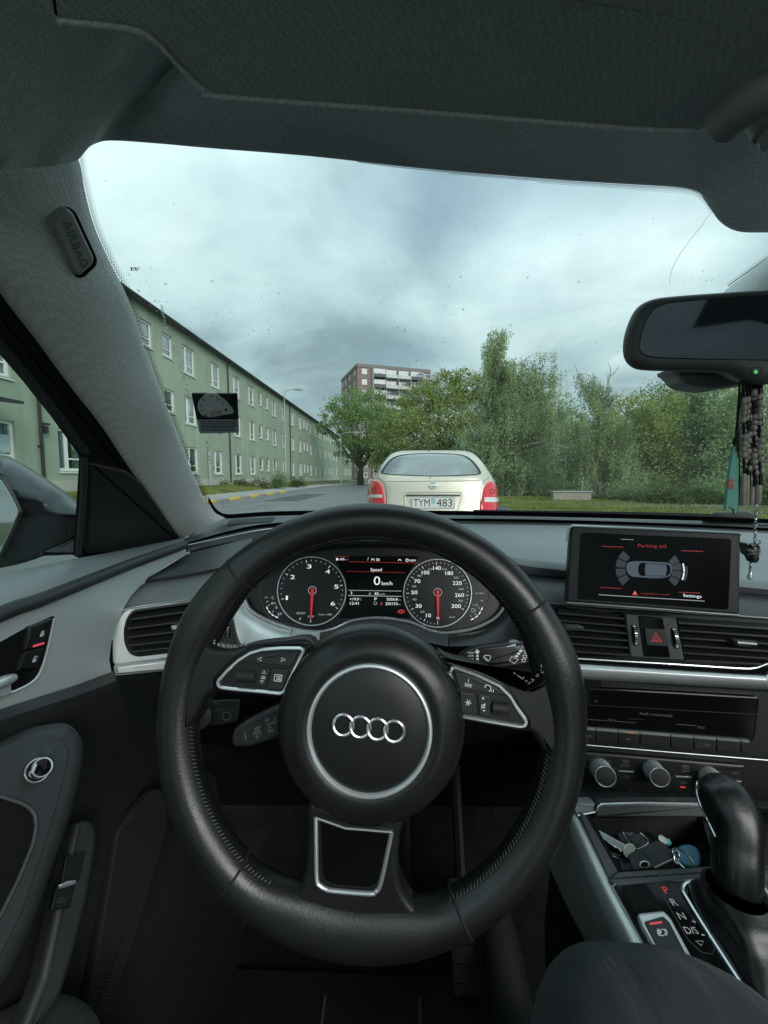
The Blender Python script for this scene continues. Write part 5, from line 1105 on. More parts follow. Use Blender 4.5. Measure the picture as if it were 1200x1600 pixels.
def thumbwheel(pl, P, parent, quad, n=9):
    b_ = MB(); b_.prism(pl.poly(rnd(quad, 2), -.0), pl.n, .004); w_ = obj('wheel_slot', b_, 'seal', parent)
    (x0, y0), (x1, y1), (x2, y2), (x3, y3) = quad; a = pl.hit((x0+x1)/2, (y0+y1)/2); b = pl.hit((x2+x3)/2, (y2+y3)/2); m_ = (a+b)/2; d = (b-a); R_ = d.length*.62; ax = (pl.hit(x1, y1)-pl.hit(x0, y0)).normalized(); wd_ = (pl.hit(x1, y1)-pl.hit(x0, y0)).length*.62; cc = m_-pl.n*(R_*.72)
    b_ = MB(); b_.lathe(cc-ax*wd_/2, ax, [(R_*.9, 0), (R_, wd_*.15), (R_, wd_*.85), (R_*.9, wd_)], 40); tw_ = obj('thumbwheel', b_, 'hard_black', parent)
    b_ = MB(); u = d.normalized()
    for k in range(n):
        an = (k-(n-1)/2)*.19; p = cc+pl.n*(math.cos(an)*R_*1.005)+u*(math.sin(an)*R_*1.005); b_.box(p, (wd_*.72, R_*.09, .0012), (ax, u*math.cos(an)-pl.n*math.sin(an), pl.n*math.cos(an)+u*math.sin(an)))
    obj('ridges', b_, 'chrome', tw_)
b_ = MB(); b_.prism(VLP.poly(rnd([(345, 957), (362, 949), (370, 982), (375, 1014), (345, 1015)], 2), .003), VLP.n, .02, .002); pn_ = obj('wheel_panel', b_, 'soft_mid', vl)
thumbwheel(VLP.up(.003), None, vl, [(352, 964), (361, 963), (360, 997), (351, 998)])
# ---- instrument cluster
CLP = PL(atY(592, 925, .60), V((0, -.95, .30)))
cl_ = thing('instrument_cluster', CLP.p, 'black instrument cluster with two round dials and centre display', 'instrument cluster')
cout = smooth([(383, 938), (390, 916), (410, 894), (445, 871), (490, 857), (540, 851), (592, 850), (650, 852), (700, 860), (740, 876), (772, 902), (789, 930), (786, 951), (770, 968), (740, 982), (700, 989), (672, 985), (640, 972), (592, 965.5), (550, 970), (520, 983), (490, 987), (450, 980), (415, 967), (392, 953)], 4)
b_ = MB(); b_.prism(CLP.poly(cout), CLP.n, .02); obj('face', b_, 'dial_face', cl_)
b_ = MB(); b_.loft([[CLP.hit(x, y_, .0005) for x, y_ in cout], [CLP.hit(592+(x-592)*1.0, 925+(y_-925)*1.0, .006+.024*min(max((925-y_)/45, 0), 1)) for x, y_ in cout], [CLP.hit(592+(x-592)*1.035, 925+(y_-925)*1.07, .004+.028*min(max((925-y_)/45, 0), 1)) for x, y_ in cout], [CLP.hit(592+(x-592)*1.06, 925+(y_-925)*1.10, -.03) for x, y_ in cout]], closed=True); obj('hood', b_, 'hard_black', cl_)
low_ = [p for p in smooth([(381, 932), (383, 938), (392, 953), (415, 967), (450, 980), (490, 987), (520, 983), (550, 970), (592, 965.5), (640, 972), (672, 985), (700, 989), (740, 982), (770, 968), (786, 951), (789, 934)], 5, False)]
b_ = MB(); b_.tube([CLP.hit(x, y_, .010) for x, y_ in low_], .0021, 8); obj('chrome_rim', b_, 'chrome', cl_)
b_ = MB(); b_.line(CLP, smooth([(406, 925), (409, 908), (420, 893), (445, 874), (490, 858), (540, 853), (592, 852), (650, 854), (700, 863), (735, 878), (757, 900), (765, 920), (762, 942), (752, 962), (740, 972)], 4, False), .8, off=.0012); b_.line(CLP, smooth([(406, 925), (410, 945), (420, 963), (440, 973), (480, 980)], 4, False), .8, off=.0012); obj('inner_outline', b_, 'print_dim', cl_, 0)
# wings under the cluster
def wing(nm, up_, lo_, m_):
    A = [CLP.hit(x, y_, .008) for x, y_ in smooth(up_, 5, False)]; B = [CLP.hit(x, y_, .03) for x, y_ in smooth(lo_, 5, False)]; Cc = [CLP.hit(x, y_+14, .0) for x, y_ in smooth(lo_, 5, False)]
    n = 30; A, B, Cc = (resamp(q, n, False) for q in (A, B, Cc)); b_ = MB(); b_.loft([[p-CLP.n*.02 for p in A], A, [a.lerp(b, .5)+CLP.n*.004 for a, b in zip(A, B)], B, Cc]); return obj(nm, b_, m_, dash, 70)
wing('left_wing', [(380, 930), (383, 939), (392, 954), (415, 968), (450, 981), (500, 988)], [(362, 950), (366, 970), (372, 995), (384, 1010), (430, 1006), (500, 1004)], 'satin')
wing('lower_wing', [(500, 988), (520, 984), (550, 971), (592, 967), (640, 973), (672, 986), (700, 990)], [(498, 1006), (530, 1000), (560, 992), (592, 988), (630, 992), (670, 1004), (700, 1010)], 'soft_mid')
wing('right_wing', [(700, 990), (740, 983), (770, 969), (787, 952), (790, 932)], [(702, 1010), (750, 1008), (800, 1000), (815, 970), (822, 935)], 'leather_smooth')
b_ = MB(); b_.tube([CLP.hit(456, 984, .012), CLP.hit(453, 1003, .03)], .0008, 5); b_.tube([CLP.hit(718, 990, .012), CLP.hit(721, 1010, .03)], .0006, 5); obj('panel_seam', b_, 'satin_dark', dash)
def dial(cx, cy_, r, lab, ticks, mark):
    t = MB(); t.tube([CLP.hit(x, y_, .003) for x, y_ in circ(cx, cy_, r, 64)], .0009, 6, True); d_ = obj('dial_ring', t, 'satin', cl_)
    t = MB()
    for a, L_, w_ in ticks:
        c, s = math.sin(a), math.cos(a); t.line(CLP, [(cx-c*r*.92, cy_+s*r*.92), (cx-c*r*(.92-L_), cy_+s*r*(.92-L_))], w_, off=.0012)
    obj('tick_marks', t, 'glow_grey', d_, 0)
    t = MB(); t2 = MB()
    for s_, x, y_, w_, h in lab: (t if h > 5 else t2).text(s_, CLP, (x-w_/2, y_+h/2), (x+w_/2, y_+h/2), h, .0012)
    obj('numerals', t, 'glow_white', d_, 0)
    if t2.v: obj('small_numerals', t2, 'glow_grey', d_, 0)
    return d_
def ang(k, n): return k
D = math.radians
tk = []
for i in range(7):
    a = D(0 if i == 0 else 0)
tpos = {'0': 3, '1': 70, '2': 126, '3': 176, '4': 223, '5': 263, '6': 306}
def tick_series(marks, minor):
    out = [(D(a), .085, 1.3) for a in marks]
    for a, b in zip(marks, marks[1:]):
        for j in range(1, minor): out.append((D(a+(b-a)*j/minor), .045, .7))
    return out
t1 = dial(487, 923.7, 53.5, [('1', 448, 934, 3.2, 6.5), ('2', 457, 901.5, 7, 6.2), ('3', 483, 885, 7, 6.2), ('4', 512, 893, 7, 6.2), ('5', 525.5, 916.5, 6.5, 6.2), ('6', 520, 943, 6.8, 6.2), ('READY', 470.5, 958, 14, 3.4), ('OFF', 485.5, 963.5, 9.5, 3.6), ('1/min x 1000', 508, 960, 21, 3)], tick_series([2, 23, 75, 124, 170, 216, 259, 304], 5)[:8]+tick_series([75, 124, 170, 216, 259, 304], 5)[6:], None)
t2 = dial(683.7, 927, 53, [('10', 669.5, 961.5, 7.5, 5.8), ('30', 654, 946.7, 9.5, 5.8), ('50', 647.5, 925.5, 9.5, 5.8), ('70', 652, 908, 9.5, 5.8), ('100', 665, 894.5, 12, 5.8), ('140', 683, 887.5, 12, 5.8), ('180', 702, 895.5, 12, 5.8), ('220', 714.5, 911, 14, 5.8), ('260', 718, 929.7, 14, 5.8), ('300', 713, 947, 14.5, 5.8), ('0', 684.4, 965.5, 4, 5.4), ('20', 660, 955.7, 6.5, 3.2), ('40', 647.3, 936.6, 6.5, 3.2), ('60', 647, 916, 6.5, 3.2), ('80', 655.5, 899.6, 6.5, 3.2), ('120', 672.6, 889.2, 7, 3.2), ('160', 694.5, 889.3, 7, 3.2), ('200', 712.6, 902.5, 8, 3.2), ('240', 720.5, 920.5, 8, 3.2), ('280', 719.5, 938.7, 8, 3.2), ('km/h', 706.5, 964, 9, 2.8)], tick_series([0, 26, 58, 90, 122, 150, 178, 209, 244, 274, 302], 4), None)
for cx, cy_, ex, ey, d_ in ((488, 922.5, 485.3, 968), (684, 925.5, 684.6, 971)) if False else ((488, 922.5, 485.3, 968, t1), (684, 925.5, 684.6, 971, t2)):
    b_ = MB(); b_.line(CLP, circ(cx, cy_, 6.2, 24), .8, True, .002); obj('needle_ring', b_, 'glow_grey', d_, 0)
    dxp, dyp = ex-cx, ey-cy_; L_ = math.hypot(dxp, dyp); nx, ny = -dyp/L_, dxp/L_
    b_ = MB(); b_.prism(CLP.poly([(cx+nx*2.6-dxp*.08, cy_+ny*2.6-dyp*.08), (cx-nx*2.6-dxp*.08, cy_-ny*2.6-dyp*.08), (ex-nx*1.0, ey-ny*1.0), (ex+nx*1.0, ey+ny*1.0)], .006), CLP.n, .0015, .0004); obj('needle', b_, 'needle_red', d_)
def seg_arc(pts, gap, w_):
    out = []; P = resamp([(x, y_, 0) for x, y_ in smooth(pts, 6, False)], 41, False)
    for i in range(0, 40, 10): out.append([(q.x, q.y) for q in P[i:i+8]])
    return out
b_ = MB()
for P in seg_arc([(416.5, 948), (420, 955), (426, 961), (436, 966)], 1, 1)+seg_arc([(754, 949), (750, 957), (744, 964), (734, 969.5)], 1, 1): b_.line(CLP, P, 1.5, off=.0014)
obj('bar_gauge', b_, 'glow_white', cl_, 0)
b_ = MB()
for s_, x, y_, w_, h in (('C', 426, 934, 3.6, 4), ('80', 427, 942.5, 7, 3.4), ('50', 437, 958.8, 7, 3.4), ('1/1', 747, 927, 7, 3.2), ('1/2', 743, 945.5, 7.5, 3.4)): b_.text(s_, CLP, (x-w_/2, y_+h/2), (x+w_/2, y_+h/2), h, .0012)
for (x, y_, x2, y2) in ((414, 934, 418, 933), (416, 941, 419, 939), (419, 946.5, 422, 944.5), (425, 957, 427.5, 954), (435, 963, 436, 960), (751, 927, 756, 926.8), (751, 938, 755, 939), (747, 949, 750, 951), (741.5, 958, 744, 961), (735, 961, 736.5, 964)): b_.line(CLP, [(x, y_), (x2, y2)], .9, off=.0012)
b_.line(CLP, rnd([(737, 951), (741, 951), (741, 956), (737, 956)], .5), .7, True, .0012); b_.line(CLP, [(742, 952), (743.5, 954), (743, 956)], .6, off=.0012); b_.line(CLP, [(432, 946), (432, 950)], .9, off=.0012); b_.line(CLP, [(429.5, 950), (434.5, 950)], .7, off=.0012); obj('gauge_marks', b_, 'glow_grey', cl_, 0)
# centre display
b_ = MB(); b_.prism(CLP.poly(rnd([(521, 869), (655, 869), (633, 905), (631, 945), (642, 966), (528, 966), (541, 945), (541, 905)], 4), .0002), CLP.n, .002); ds_ = obj('display', b_, 'screen_off', cl_)
W_ = MB(); G_ = MB()
for s_, x0, x1, y_, h, w_ in (('P1 SR', 580.5, 593.5, 876.5, 4.2, W_), ('NAV', 640, 650, 877.5, 3.6, W_), ('Speed', 579, 596.5, 892.5, 4.8, W_), ('0', 584, 594, 914, 13.5, W_), ('km/h', 596.5, 613, 914.2, 5.6, W_), ('45', 584.5, 591, 929.5, 4.2, W_), ('km/h', 591.5, 601.5, 929.5, 2.9, G_), ('+19.0', 546.5, 560.5, 938, 4.0, W_), ('°C', 560.8, 564.5, 938, 3.4, G_), ('12:41', 546.7, 560.5, 944.7, 4.2, W_), ('P', 585, 589, 938, 4.2, W_), ('2026.8', 604, 621, 938.2, 4.0, W_), ('km', 621.3, 626, 938.2, 2.4, G_), ('205153', 602.3, 621, 945.3, 4.2, W_), ('km', 621.3, 626, 945.3, 2.4, G_), ('660', 530.8, 537.6, 875.3, 3.6, W_), ('km', 538, 542.5, 875.3, 2.2, G_), ('Ø', 576.2, 580, 929.5, 3.4, G_)): w_.text(s_, CLP, (x0, y_), (x1, y_), h, .0006)
G_.line(CLP, [(544.5, 922.3), (627, 923.6)], .8, off=.0006); G_.line(CLP, [(544, 930.5), (627.5, 931.8)], 1.0, off=.0006)
W_.fill(CLP, [(548, 925.6), (550.6, 925.6), (549.3, 923.9)], .0006); W_.fill(CLP, [(548, 927), (550.6, 927), (549.3, 928.8)], .0006)
W_.fill(CLP, [(525.2, 872), (528.4, 872), (528.4, 875.6), (525.2, 875.6)], .0006); W_.line(CLP, circ(636, 875.3, 2.0, 12), .8, True, .0006); W_.line(CLP, smooth([(622, 876), (624.5, 874), (627, 876)], 4, False), 1, off=.0006); G_.line(CLP, [(574.5, 876), (575, 872), (577, 871)], .8, off=.0006); G_.line(CLP, circ(586.5, 942.5, 2.6, 12, 2.2), .6, True, .0006)
obj('display_text', W_, 'glow_white', ds_, 0); obj('display_lines', G_, 'glow_grey', ds_, 0)
b_ = MB(); b_.line(CLP, [(522, 869.3), (544, 869.5), (545.5, 877.5), (655, 880)], .7, off=.0006); b_.line(CLP, [(541, 892.5), (634, 895)], .6, off=.0006); obj('red_lines', b_, 'glow_red_dim', ds_, 0)
b_ = MB(); b_.fill(CLP, circ(596, 943, 1.6, 8, 3), .0006); obj('belt_warning', b_, 'glow_red_dim', ds_, 0)
b_ = MB(); b_.line(CLP, circ(627, 955.5, 3.2, 14, 2.6), 1.1, True, .0006); b_.line(CLP, [(622.6, 953.3), (622.2, 955.5), (622.6, 957.7)], 1, off=.0006); b_.line(CLP, [(631.4, 953.3), (631.8, 955.5), (631.4, 957.7)], 1, off=.0006); b_.line(CLP, [(627, 953.8), (627, 955.8)], 1, off=.0006); b_.text('!', CLP, (626.3, 957.5), (627.7, 957.5), 4, .0006); obj('brake_warning', b_, 'glow_red', ds_, 0)
# ---- pop-up screen
SCP = PL(atY(1020, 885, .585), V((-.235, -1, .20)))
scn = thing('infotainment_screen', SCP.hit(1020, 958), 'wide black pop-up screen showing the parking aid graphic', 'screen')
so_ = rnd([(892, 821), (1158, 833), (1156, 961), (884, 941)], [7, 5, 5, 5])
b_ = MB(); b_.prism(SCP.poly(so_), SCP.n, .018, .003, 3); obj('housing', b_, 'hard_black', scn)
b_ = MB(); b_.tube([SCP.hit(x, y_, -.001) for x, y_ in ((886, 845), (889, 826), (894, 821.5), (1000, 826), (1152, 833.2), (1157, 836))], .0022, 8); b_.tube([SCP.hit(x, y_, .001) for x, y_ in ((885, 941.5), (1020, 951), (1155, 961.5))], .0016, 6); obj('bright_edge', b_, 'satin_dark', scn)
b_ = MB(); b_.prism(SCP.poly(rnd([(907, 832), (1143, 842), (1138, 953), (902, 936)], 5), .0006), SCP.n, .002); pane_ = obj('glass_panel', b_, 'screen_off', scn)
def sp(zx, zy): return (870+zx/3.636, 810+zy/3.636)
R_ = MB(); W_ = MB(); Bl = MB(); Bd = MB(); Bd2 = MB(); Gy = MB()
R_.text('Parking aid', SCP, sp(461, 163), sp(622, 167), 5.2, .001)
for a, b in (((257, 159), (378, 163)), ((706, 183), (832, 188)), ((246, 392), (368, 398)), ((694, 419), (815, 424))): R_.line(SCP, [sp(*a), sp(*b)], 1.0, off=.001)
W_.text('Settings', SCP, sp(718, 445), sp(822, 452), 4.6, .001); Gy.line(SCP, [sp(237, 433), sp(310, 438), sp(840, 470)], .9, off=.001); Gy.line(SCP, [sp(365, 118), sp(437, 121)], .6, off=.001)
carp = smooth([(395, 280), (402, 255), (430, 244), (480, 243), (560, 247), (620, 251), (648, 262), (655, 288), (648, 318), (625, 334), (560, 340), (480, 335), (430, 330), (404, 312)], 4)
Bl.fill(SCP, [sp(*p) for p in carp], .001); 
Bk = MB(); Bk.fill(SCP, [sp(*p) for p in smooth([(468, 262), (482, 252), (505, 256), (500, 288), (503, 322), (480, 326), (466, 312), (462, 288)], 3)], .0014); Bk.fill(SCP, [sp(*p) for p in smooth([(622, 262), (640, 270), (646, 290), (640, 316), (620, 326), (626, 292)], 3)], .0014)
Bk.line(SCP, [sp(500, 256), sp(620, 262)], .8, off=.0014); Bk.line(SCP, [sp(500, 326), sp(620, 328)], .8, off=.0014)
for f, g in (((415, 205), (372, 232)),): pass
def wedge(c, r0, r1, a0, a1, mb): mb.poly([SCP.hit(*sp(c[0]+r*math.cos(math.radians(a)), c[1]+r*.98*math.sin(math.radians(a))), .001) for r, A_ in ((r0, np.linspace(a0, a1, 9)), (r1, np.linspace(a1, a0, 9))) for a in A_])
for a0 in (133, 157, 182, 206): wedge((472, 284), 84, 138, a0+1, a0+22, Bd)
for a0 in (-48, -24, 0, 24): wedge((585, 298), 72, 124, a0+1, a0+22, Bd2)
wedge((585, 298), 134, 142, -18, 2, W_); wedge((585, 298), 134, 142, 4, 22, W_); wedge((585, 298), 146, 158, -10, 22, Bd2)
R2 = MB(); R2.fill(SCP, [sp(443, 410), sp(461, 437), sp(427, 435)], .001); Rt = MB(); Rt.text('Look! Safe to move?', SCP, sp(478, 430), sp(642, 438), 2.6, .001)
W_.line(SCP, [sp(444, 417), sp(444, 427)], .7, off=.0013)
for m_, mm, nm in ((R_, 'glow_red_dim', 'red_graphics'), (W_, 'glow_white', 'white_graphics'), (Bl, 'glow_blue', 'car_graphic'), (Bk, 'screen_off', 'car_windows'), (Bd, 'glow_blue_dim', 'sensor_fan'), (Bd2, 'glow_blue_dim', 'sensor_fan'), (Gy, 'glow_grey', 'grey_lines'), (R2, 'glow_red', 'warning_triangle'), (Rt, 'glow_red_dim', 'warning_text')): obj(nm, m_, mm, pane_, 0)
# ---- centre vents
CVP = PL(atY(1020, 990, .600), V((-.19, -1, .24)))
b_ = MB(); b_.prism(CVP.poly([(850, 942), (1400, 978), (1400, 1055), (1180, 1042), (890, 1030)], -.034), CVP.n, .03); obj('vent_housing', b_, 'hard_black', dash)
b_ = MB(); b_.tube([CVP.hit(x, y_, .002) for x, y_ in ((815, 940), (866, 942.5), (1000, 952), (1156, 962.5), (1300, 973))], .0012, 6); b_.tube([CVP.hit(x, y_, .004) for x, y_ in smooth([(880, 1026), (900, 1029), (1040, 1037), (1150, 1044), (1178, 1044), (1194, 1039), (1215, 1031), (1300, 1000)], 3, False)], .0014, 6); obj('chrome_line', b_, 'chrome', dash)
def cvent(lab, op, sl_, knob, side):
    t = thing('air_vent', CVP.hit(*op[0]), lab, 'air vent', 'dashboard air vents')
    b_ = MB(); b_.prism(CVP.poly(rnd(op, 4), -.032), CVP.n, .002); obj('opening', b_, 'seal', t)
    for xa, ya, xb, yb in sl_:
        b_ = MB(); a, b = CVP.hit(xa, ya, .003), CVP.hit(xb, yb, .003); dn = (CVP.n*.86+V((0, 0, -.30))).normalized(); b_.prism([a, b, b-dn*.016, a-dn*.016], V((0, 0, 1)), .0026, .0007); obj('slat', b_, 'slat_black', t)
    b_ = MB(); b_.prism(CVP.poly(rnd(knob, 3), .013), CVP.n, .014, .003); kb_ = obj('knob', b_, 'soft_mid', t)
    if side: b_ = MB(); b_.tube([CVP.hit(1152, 1003.5, .014), CVP.hit(1182, 1006.5, .014)], .0014, 6); obj('chrome_bar', b_, 'chrome', kb_)
cvent('left of the two centre vents, next to the steering wheel', [(868, 947), (976, 961), (984, 1026), (896, 1026), (878, 985)], [(872, 957+11.6*i, 976+i*1.5, 966+11.4*i) for i in range(6)], [(880, 975), (908, 977), (914, 981), (912, 986), (882, 986)], 0)
cvent('right of the two centre vents, under the charm chain', [(1058, 967), (1400, 992), (1400, 1010), (1190, 1036), (1172, 1041), (1072, 1031)], [(1060+i*2.2, 972.5+11.7*i, (1400, 1400, 1400, 1330, 1230, 1190)[i], (995, 1007, 1019, 1026, 1030, 1037)[i]) for i in range(6)], [(1146, 999), (1184, 1002), (1186, 1010), (1158, 1011), (1148, 1006)], 1)
hz = thing('hazard_switch', CVP.hit(1024, 996), 'hazard warning button with red triangle between the centre vents', 'switch')
b_ = MB(); b_.prism(CVP.poly(rnd([(976, 959), (1056, 964), (1070, 1032), (985, 1027)], 2), .003), CVP.n, .034, .002); obj('panel', b_, 'soft_mid', hz)
b_ = MB(); b_.prism(CVP.poly(rnd([(998, 962), (1036, 965), (1048, 1028), (1007, 1026)], 2), .005), CVP.n, .004, .0012); bz = obj('gloss_bezel', b_, 'gloss_black', hz)
b_ = MB(); b_.prism(CVP.poly(rnd([(1006, 981), (1040, 983.5), (1044, 1011), (1010, 1009)], 3), .008), CVP.n, .004, .0014, 3); btn = obj('button', b_, 'hard_black', hz)
b_ = MB(); b_.line(CVP, [(1024, 988.5), (1034.5, 1003), (1018, 1002)], 1.2, True, .0084); b_.line(CVP, [(1024.6, 993.5), (1029.5, 1000.6), (1021.4, 1000.2)], 1.0, True, .0084); obj('triangle', b_, mat('hazard_red', (.62, .05, .06), .4, emit=(.85, .06, .06, .30)), btn, 0)
thumbwheel(CVP.up(.004), None, hz, [(986, 976), (995.5, 977), (998, 1009), (990, 1009)]); thumbwheel(CVP.up(.004), None, hz, [(1048, 981), (1058, 982), (1062, 1013), (1054, 1014)])
# silver strip under the vents
def strip(rows_, nm, m_):
    b_ = MB(); b_.loft([[CVP.hit(x, y_, o) for x, y_ in smooth(r, 4, False)] for r, o in rows_]); return obj(nm, b_, m_, dash, 70)
strip([([(840, 1028), (900, 1031), (1170, 1049), (1200, 1045), (1300, 1020)], -.01), ([(840, 1030), (900, 1033), (1170, 1051.5), (1200, 1048), (1300, 1024)], .010), ([(840, 1034), (900, 1037), (1170, 1054.5), (1205, 1051), (1300, 1028)], .012)], 'strip_edge', 'gloss_black')
strip([([(840, 1034), (900, 1037), (1170, 1054.5), (1205, 1051), (1300, 1028)], .0121), ([(840, 1036), (900, 1039), (1170, 1056.5), (1205, 1054), (1300, 1033)], .017), ([(840, 1042), (900, 1045), (1170, 1061), (1205, 1061), (1300, 1050)], .019), ([(840, 1050), (900, 1053), (1170, 1068), (1205, 1070), (1300, 1070)], .015), ([(840, 1055), (900, 1058), (1170, 1073), (1205, 1076), (1300, 1082)], .006), ([(840, 1058), (900, 1061), (1170, 1076), (1205, 1079), (1300, 1086)], -.012)], 'silver_strip', 'satin')
# ---- radio and climate panel
RP = PL(atY(1040, 1130, .585), V((-.135, -1, .20)))
rad = thing('radio_panel', RP.hit(1040, 1160), 'glossy black radio panel with card slots and button row', 'radio')
b_ = MB(); b_.prism(RP.poly([(850, 1058), (1400, 1095), (1400, 1320), (850, 1270)], -.012), RP.n, .02); obj('stack_back', b_, 'hard_black', dash)
b_ = MB(); b_.prism(RP.poly(rnd([(905, 1073), (1188, 1088), (1180, 1160), (905, 1138)], 8), -.004), RP.n, .01, .003); fc_ = obj('faceplate', b_, 'gloss_black', rad)
RPf = RP.up(-.004)
b_ = MB(); b_.text('Audi multimedia', RPf, (999, 1116.5), (1051, 1120.5), 4.2, .0004); b_.text('SD1', RPf, (951, 1127), (962, 1127.6), 3.6); b_.text('SD2', RPf, (1090, 1138), (1101, 1138.8), 3.6); b_.line(RPf, [(929.5, 1096.5), (931.5, 1093.5), (933.5, 1096.8)], .8, True); b_.line(RPf, [(916, 1124), (949, 1126)], .6); b_.line(RPf, [(963, 1127), (994, 1129.5)], .6); b_.line(RPf, [(1057, 1131.5), (1088, 1134)], .8); obj('lettering', b_, 'print_dim', fc_, 0)
b_ = MB(); b_.fill(RPf, [(905, 1100), (1190, 1116), (1190, 1117.6), (905, 1101.4)], .0003); b_.fill(RPf, [(982, 1122), (1007, 1124), (1006, 1125.4), (984, 1123.6)], .0005); obj('slot', b_, 'print_dim' if False else 'hard_black', fc_, 0)
xs = [880, 931, 966, 1000, 1048, 1084, 1120, 1158, 1172]
def yb0(x): return 1139.5+(x-915)*.078
for i in range(8):
    a, b = xs[i]+.5, xs[i+1]-.5; bm_ = MB(); bm_.prism(RP.poly([(a, yb0(a)), (b, yb0(b)), (b, yb0(b)+19), (a, yb0(a)+18)], 0), RP.n, .01, .0012); bb = obj('button', bm_, 'hard_black', rad)
    bm_ = MB(); bm_.prism(RP.poly([(a, yb0(a)-2.6), (b, yb0(b)-2.6), (b, yb0(b)+1.2), (a, yb0(a)+1.2)], .001), RP.n, .008, .0008); obj('button_lip', bm_, 'soft_grey', bb)
    t = {0: ('OFF', 915, 924, 1152), 2: ('P', 978, 982, 1157), 5: ('OFF', 1100.5, 1110.5, 1166)}.get(i)
    if t:
        bm_ = MB(); bm_.text(t[0], RP, (t[1], t[3]), (t[2], t[3]+.8), 4); 
        if i == 2: bm_.line(RP, [(982.5, 1156.5), (984, 1153), (987, 1155)], .7)
        if i == 5: bm_.line(RP, [(1091, 1166), (1092, 1161), (1096, 1161), (1097, 1166)], .7, True)
        obj('lettering', bm_, 'print_dim', bb, 0)
bm_ = MB(); bm_.line(RP, [(977, 1144.2), (991, 1145.3)], 2, off=.0014); obj('amber_light', bm_, mat('amber', (.12, .05, .02), .4, emit=(.6, .30, .12, .25)), rad, 0)
b_ = MB(); b_.tube([RP.hit(900, 1162.5, .002), RP.hit(1050, 1175.5, .002), RP.hit(1300, 1196, .002)], .0009, 6); obj('chrome_line', b_, 'satin_dark', dash)
clm = thing('climate_panel', RP.hit(1040, 1240), 'black climate control panel with three round chrome ringed knobs', 'climate control')
b_ = MB(); b_.prism(RP.poly(rnd([(880, 1172), (1166, 1196), (1158, 1252), (880, 1234)], 5), -.003), RP.n, .01, .003); fp = obj('faceplate', b_, 'hard_black', clm)
RPc = RP.up(-.003)
for cx, cy_, r in ((938, 1202, 17), (1020, 1203, 16), (1108, 1214, 17)):
    c = RPc.hit(cx, cy_); k = (RPc.hit(cx+r, cy_)-c).length; b_ = MB(); ax = (RP.n+V((0, 0, .0))).normalized(); b_.lathe(c, ax, [(k*1.0, 0), (k*1.0, .004), (k*.96, .006), (k*.92, .020)], 32); kn_ = obj('knob', b_, 'satin', clm)
    b_ = MB(); u, v = basis(ax); b_.tube([c+ax*.0205+u*(k*.92*math.cos(a*.2618))+v*(k*.92*math.sin(a*.2618)) for a in range(24)], k*.07, 6, True); obj('knob_rim', b_, 'chrome', kn_)
    b_ = MB(); b_.lathe(c+ax*.0195, ax, [(k*.88, 0), (k*.86, .0015), (k*.3, .0022), (.0002, .0023)], 28); obj('knob_cap', b_, 'soft_dark', kn_)
b_ = MB()
for s_, x, y_ in (('18', 918.5, 1199), ('20', 924.5, 1189), ('22', 938.5, 1185.5), ('24', 952, 1191.5), ('26', 958.5, 1202.5), ('20', 1093, 1204), ('22', 1110, 1199.5), ('24', 1124, 1206)): b_.text(s_, RPc, (x-2.4, y_), (x+2.4, y_+.3), 3)
b_.text('FRONT', RPc, (970, 1197.5), (984, 1198.5), 3.4); b_.text('REAR', RPc, (1066, 1206), (1077.5, 1207), 3.4); b_.text('OFF', RPc, (1063, 1224.5), (1073.5, 1225.4), 3.8); b_.text('A/C', RPc, (1144, 1209.5), (1154, 1210.4), 3.8)
b_.line(RPc, rnd([(973, 1187.5), (982, 1188.5), (980, 1192), (975, 1191.5)], 1), .8, True); b_.line(RPc, rnd([(1067, 1195.5), (1076, 1196.5), (1076, 1201), (1067, 1200)], 1), .8, True); b_.line(RPc, [(1070, 1197.5), (1073.5, 1198)], 1.6)
for x, y_ in ((985, 1234), (1019, 1237), (1055, 1239.5)): b_.line(RPc, [(x, y_), (x-2, y_+3), (x+2, y_+3.5), (x+3, y_)], .8)
b_.line(RPc, smooth([(973, 1215), (978, 1212), (983, 1215.5)], 3, False), .8); obj('lettering', b_, 'print_dim', fp, 0)
b_ = MB()
for a, b in (((967, 1204), (991, 1205.6)), ((1056, 1212.5), (1081, 1214)), ((1139, 1219.5), (1159, 1220.8))): b_.prism(RPc.poly([a, b, (b[0], b[1]+2), (a[0], a[1]+2)], .0012), RP.n, .002, .0004)
obj('button_bar', b_, 'chrome', clm)
b_ = MB(); b_.line(RPc, [(1062.5, 1229.4), (1071, 1230.4)], 2.2, off=.0006); obj('off_light', b_, 'glow_red', clm, 0)
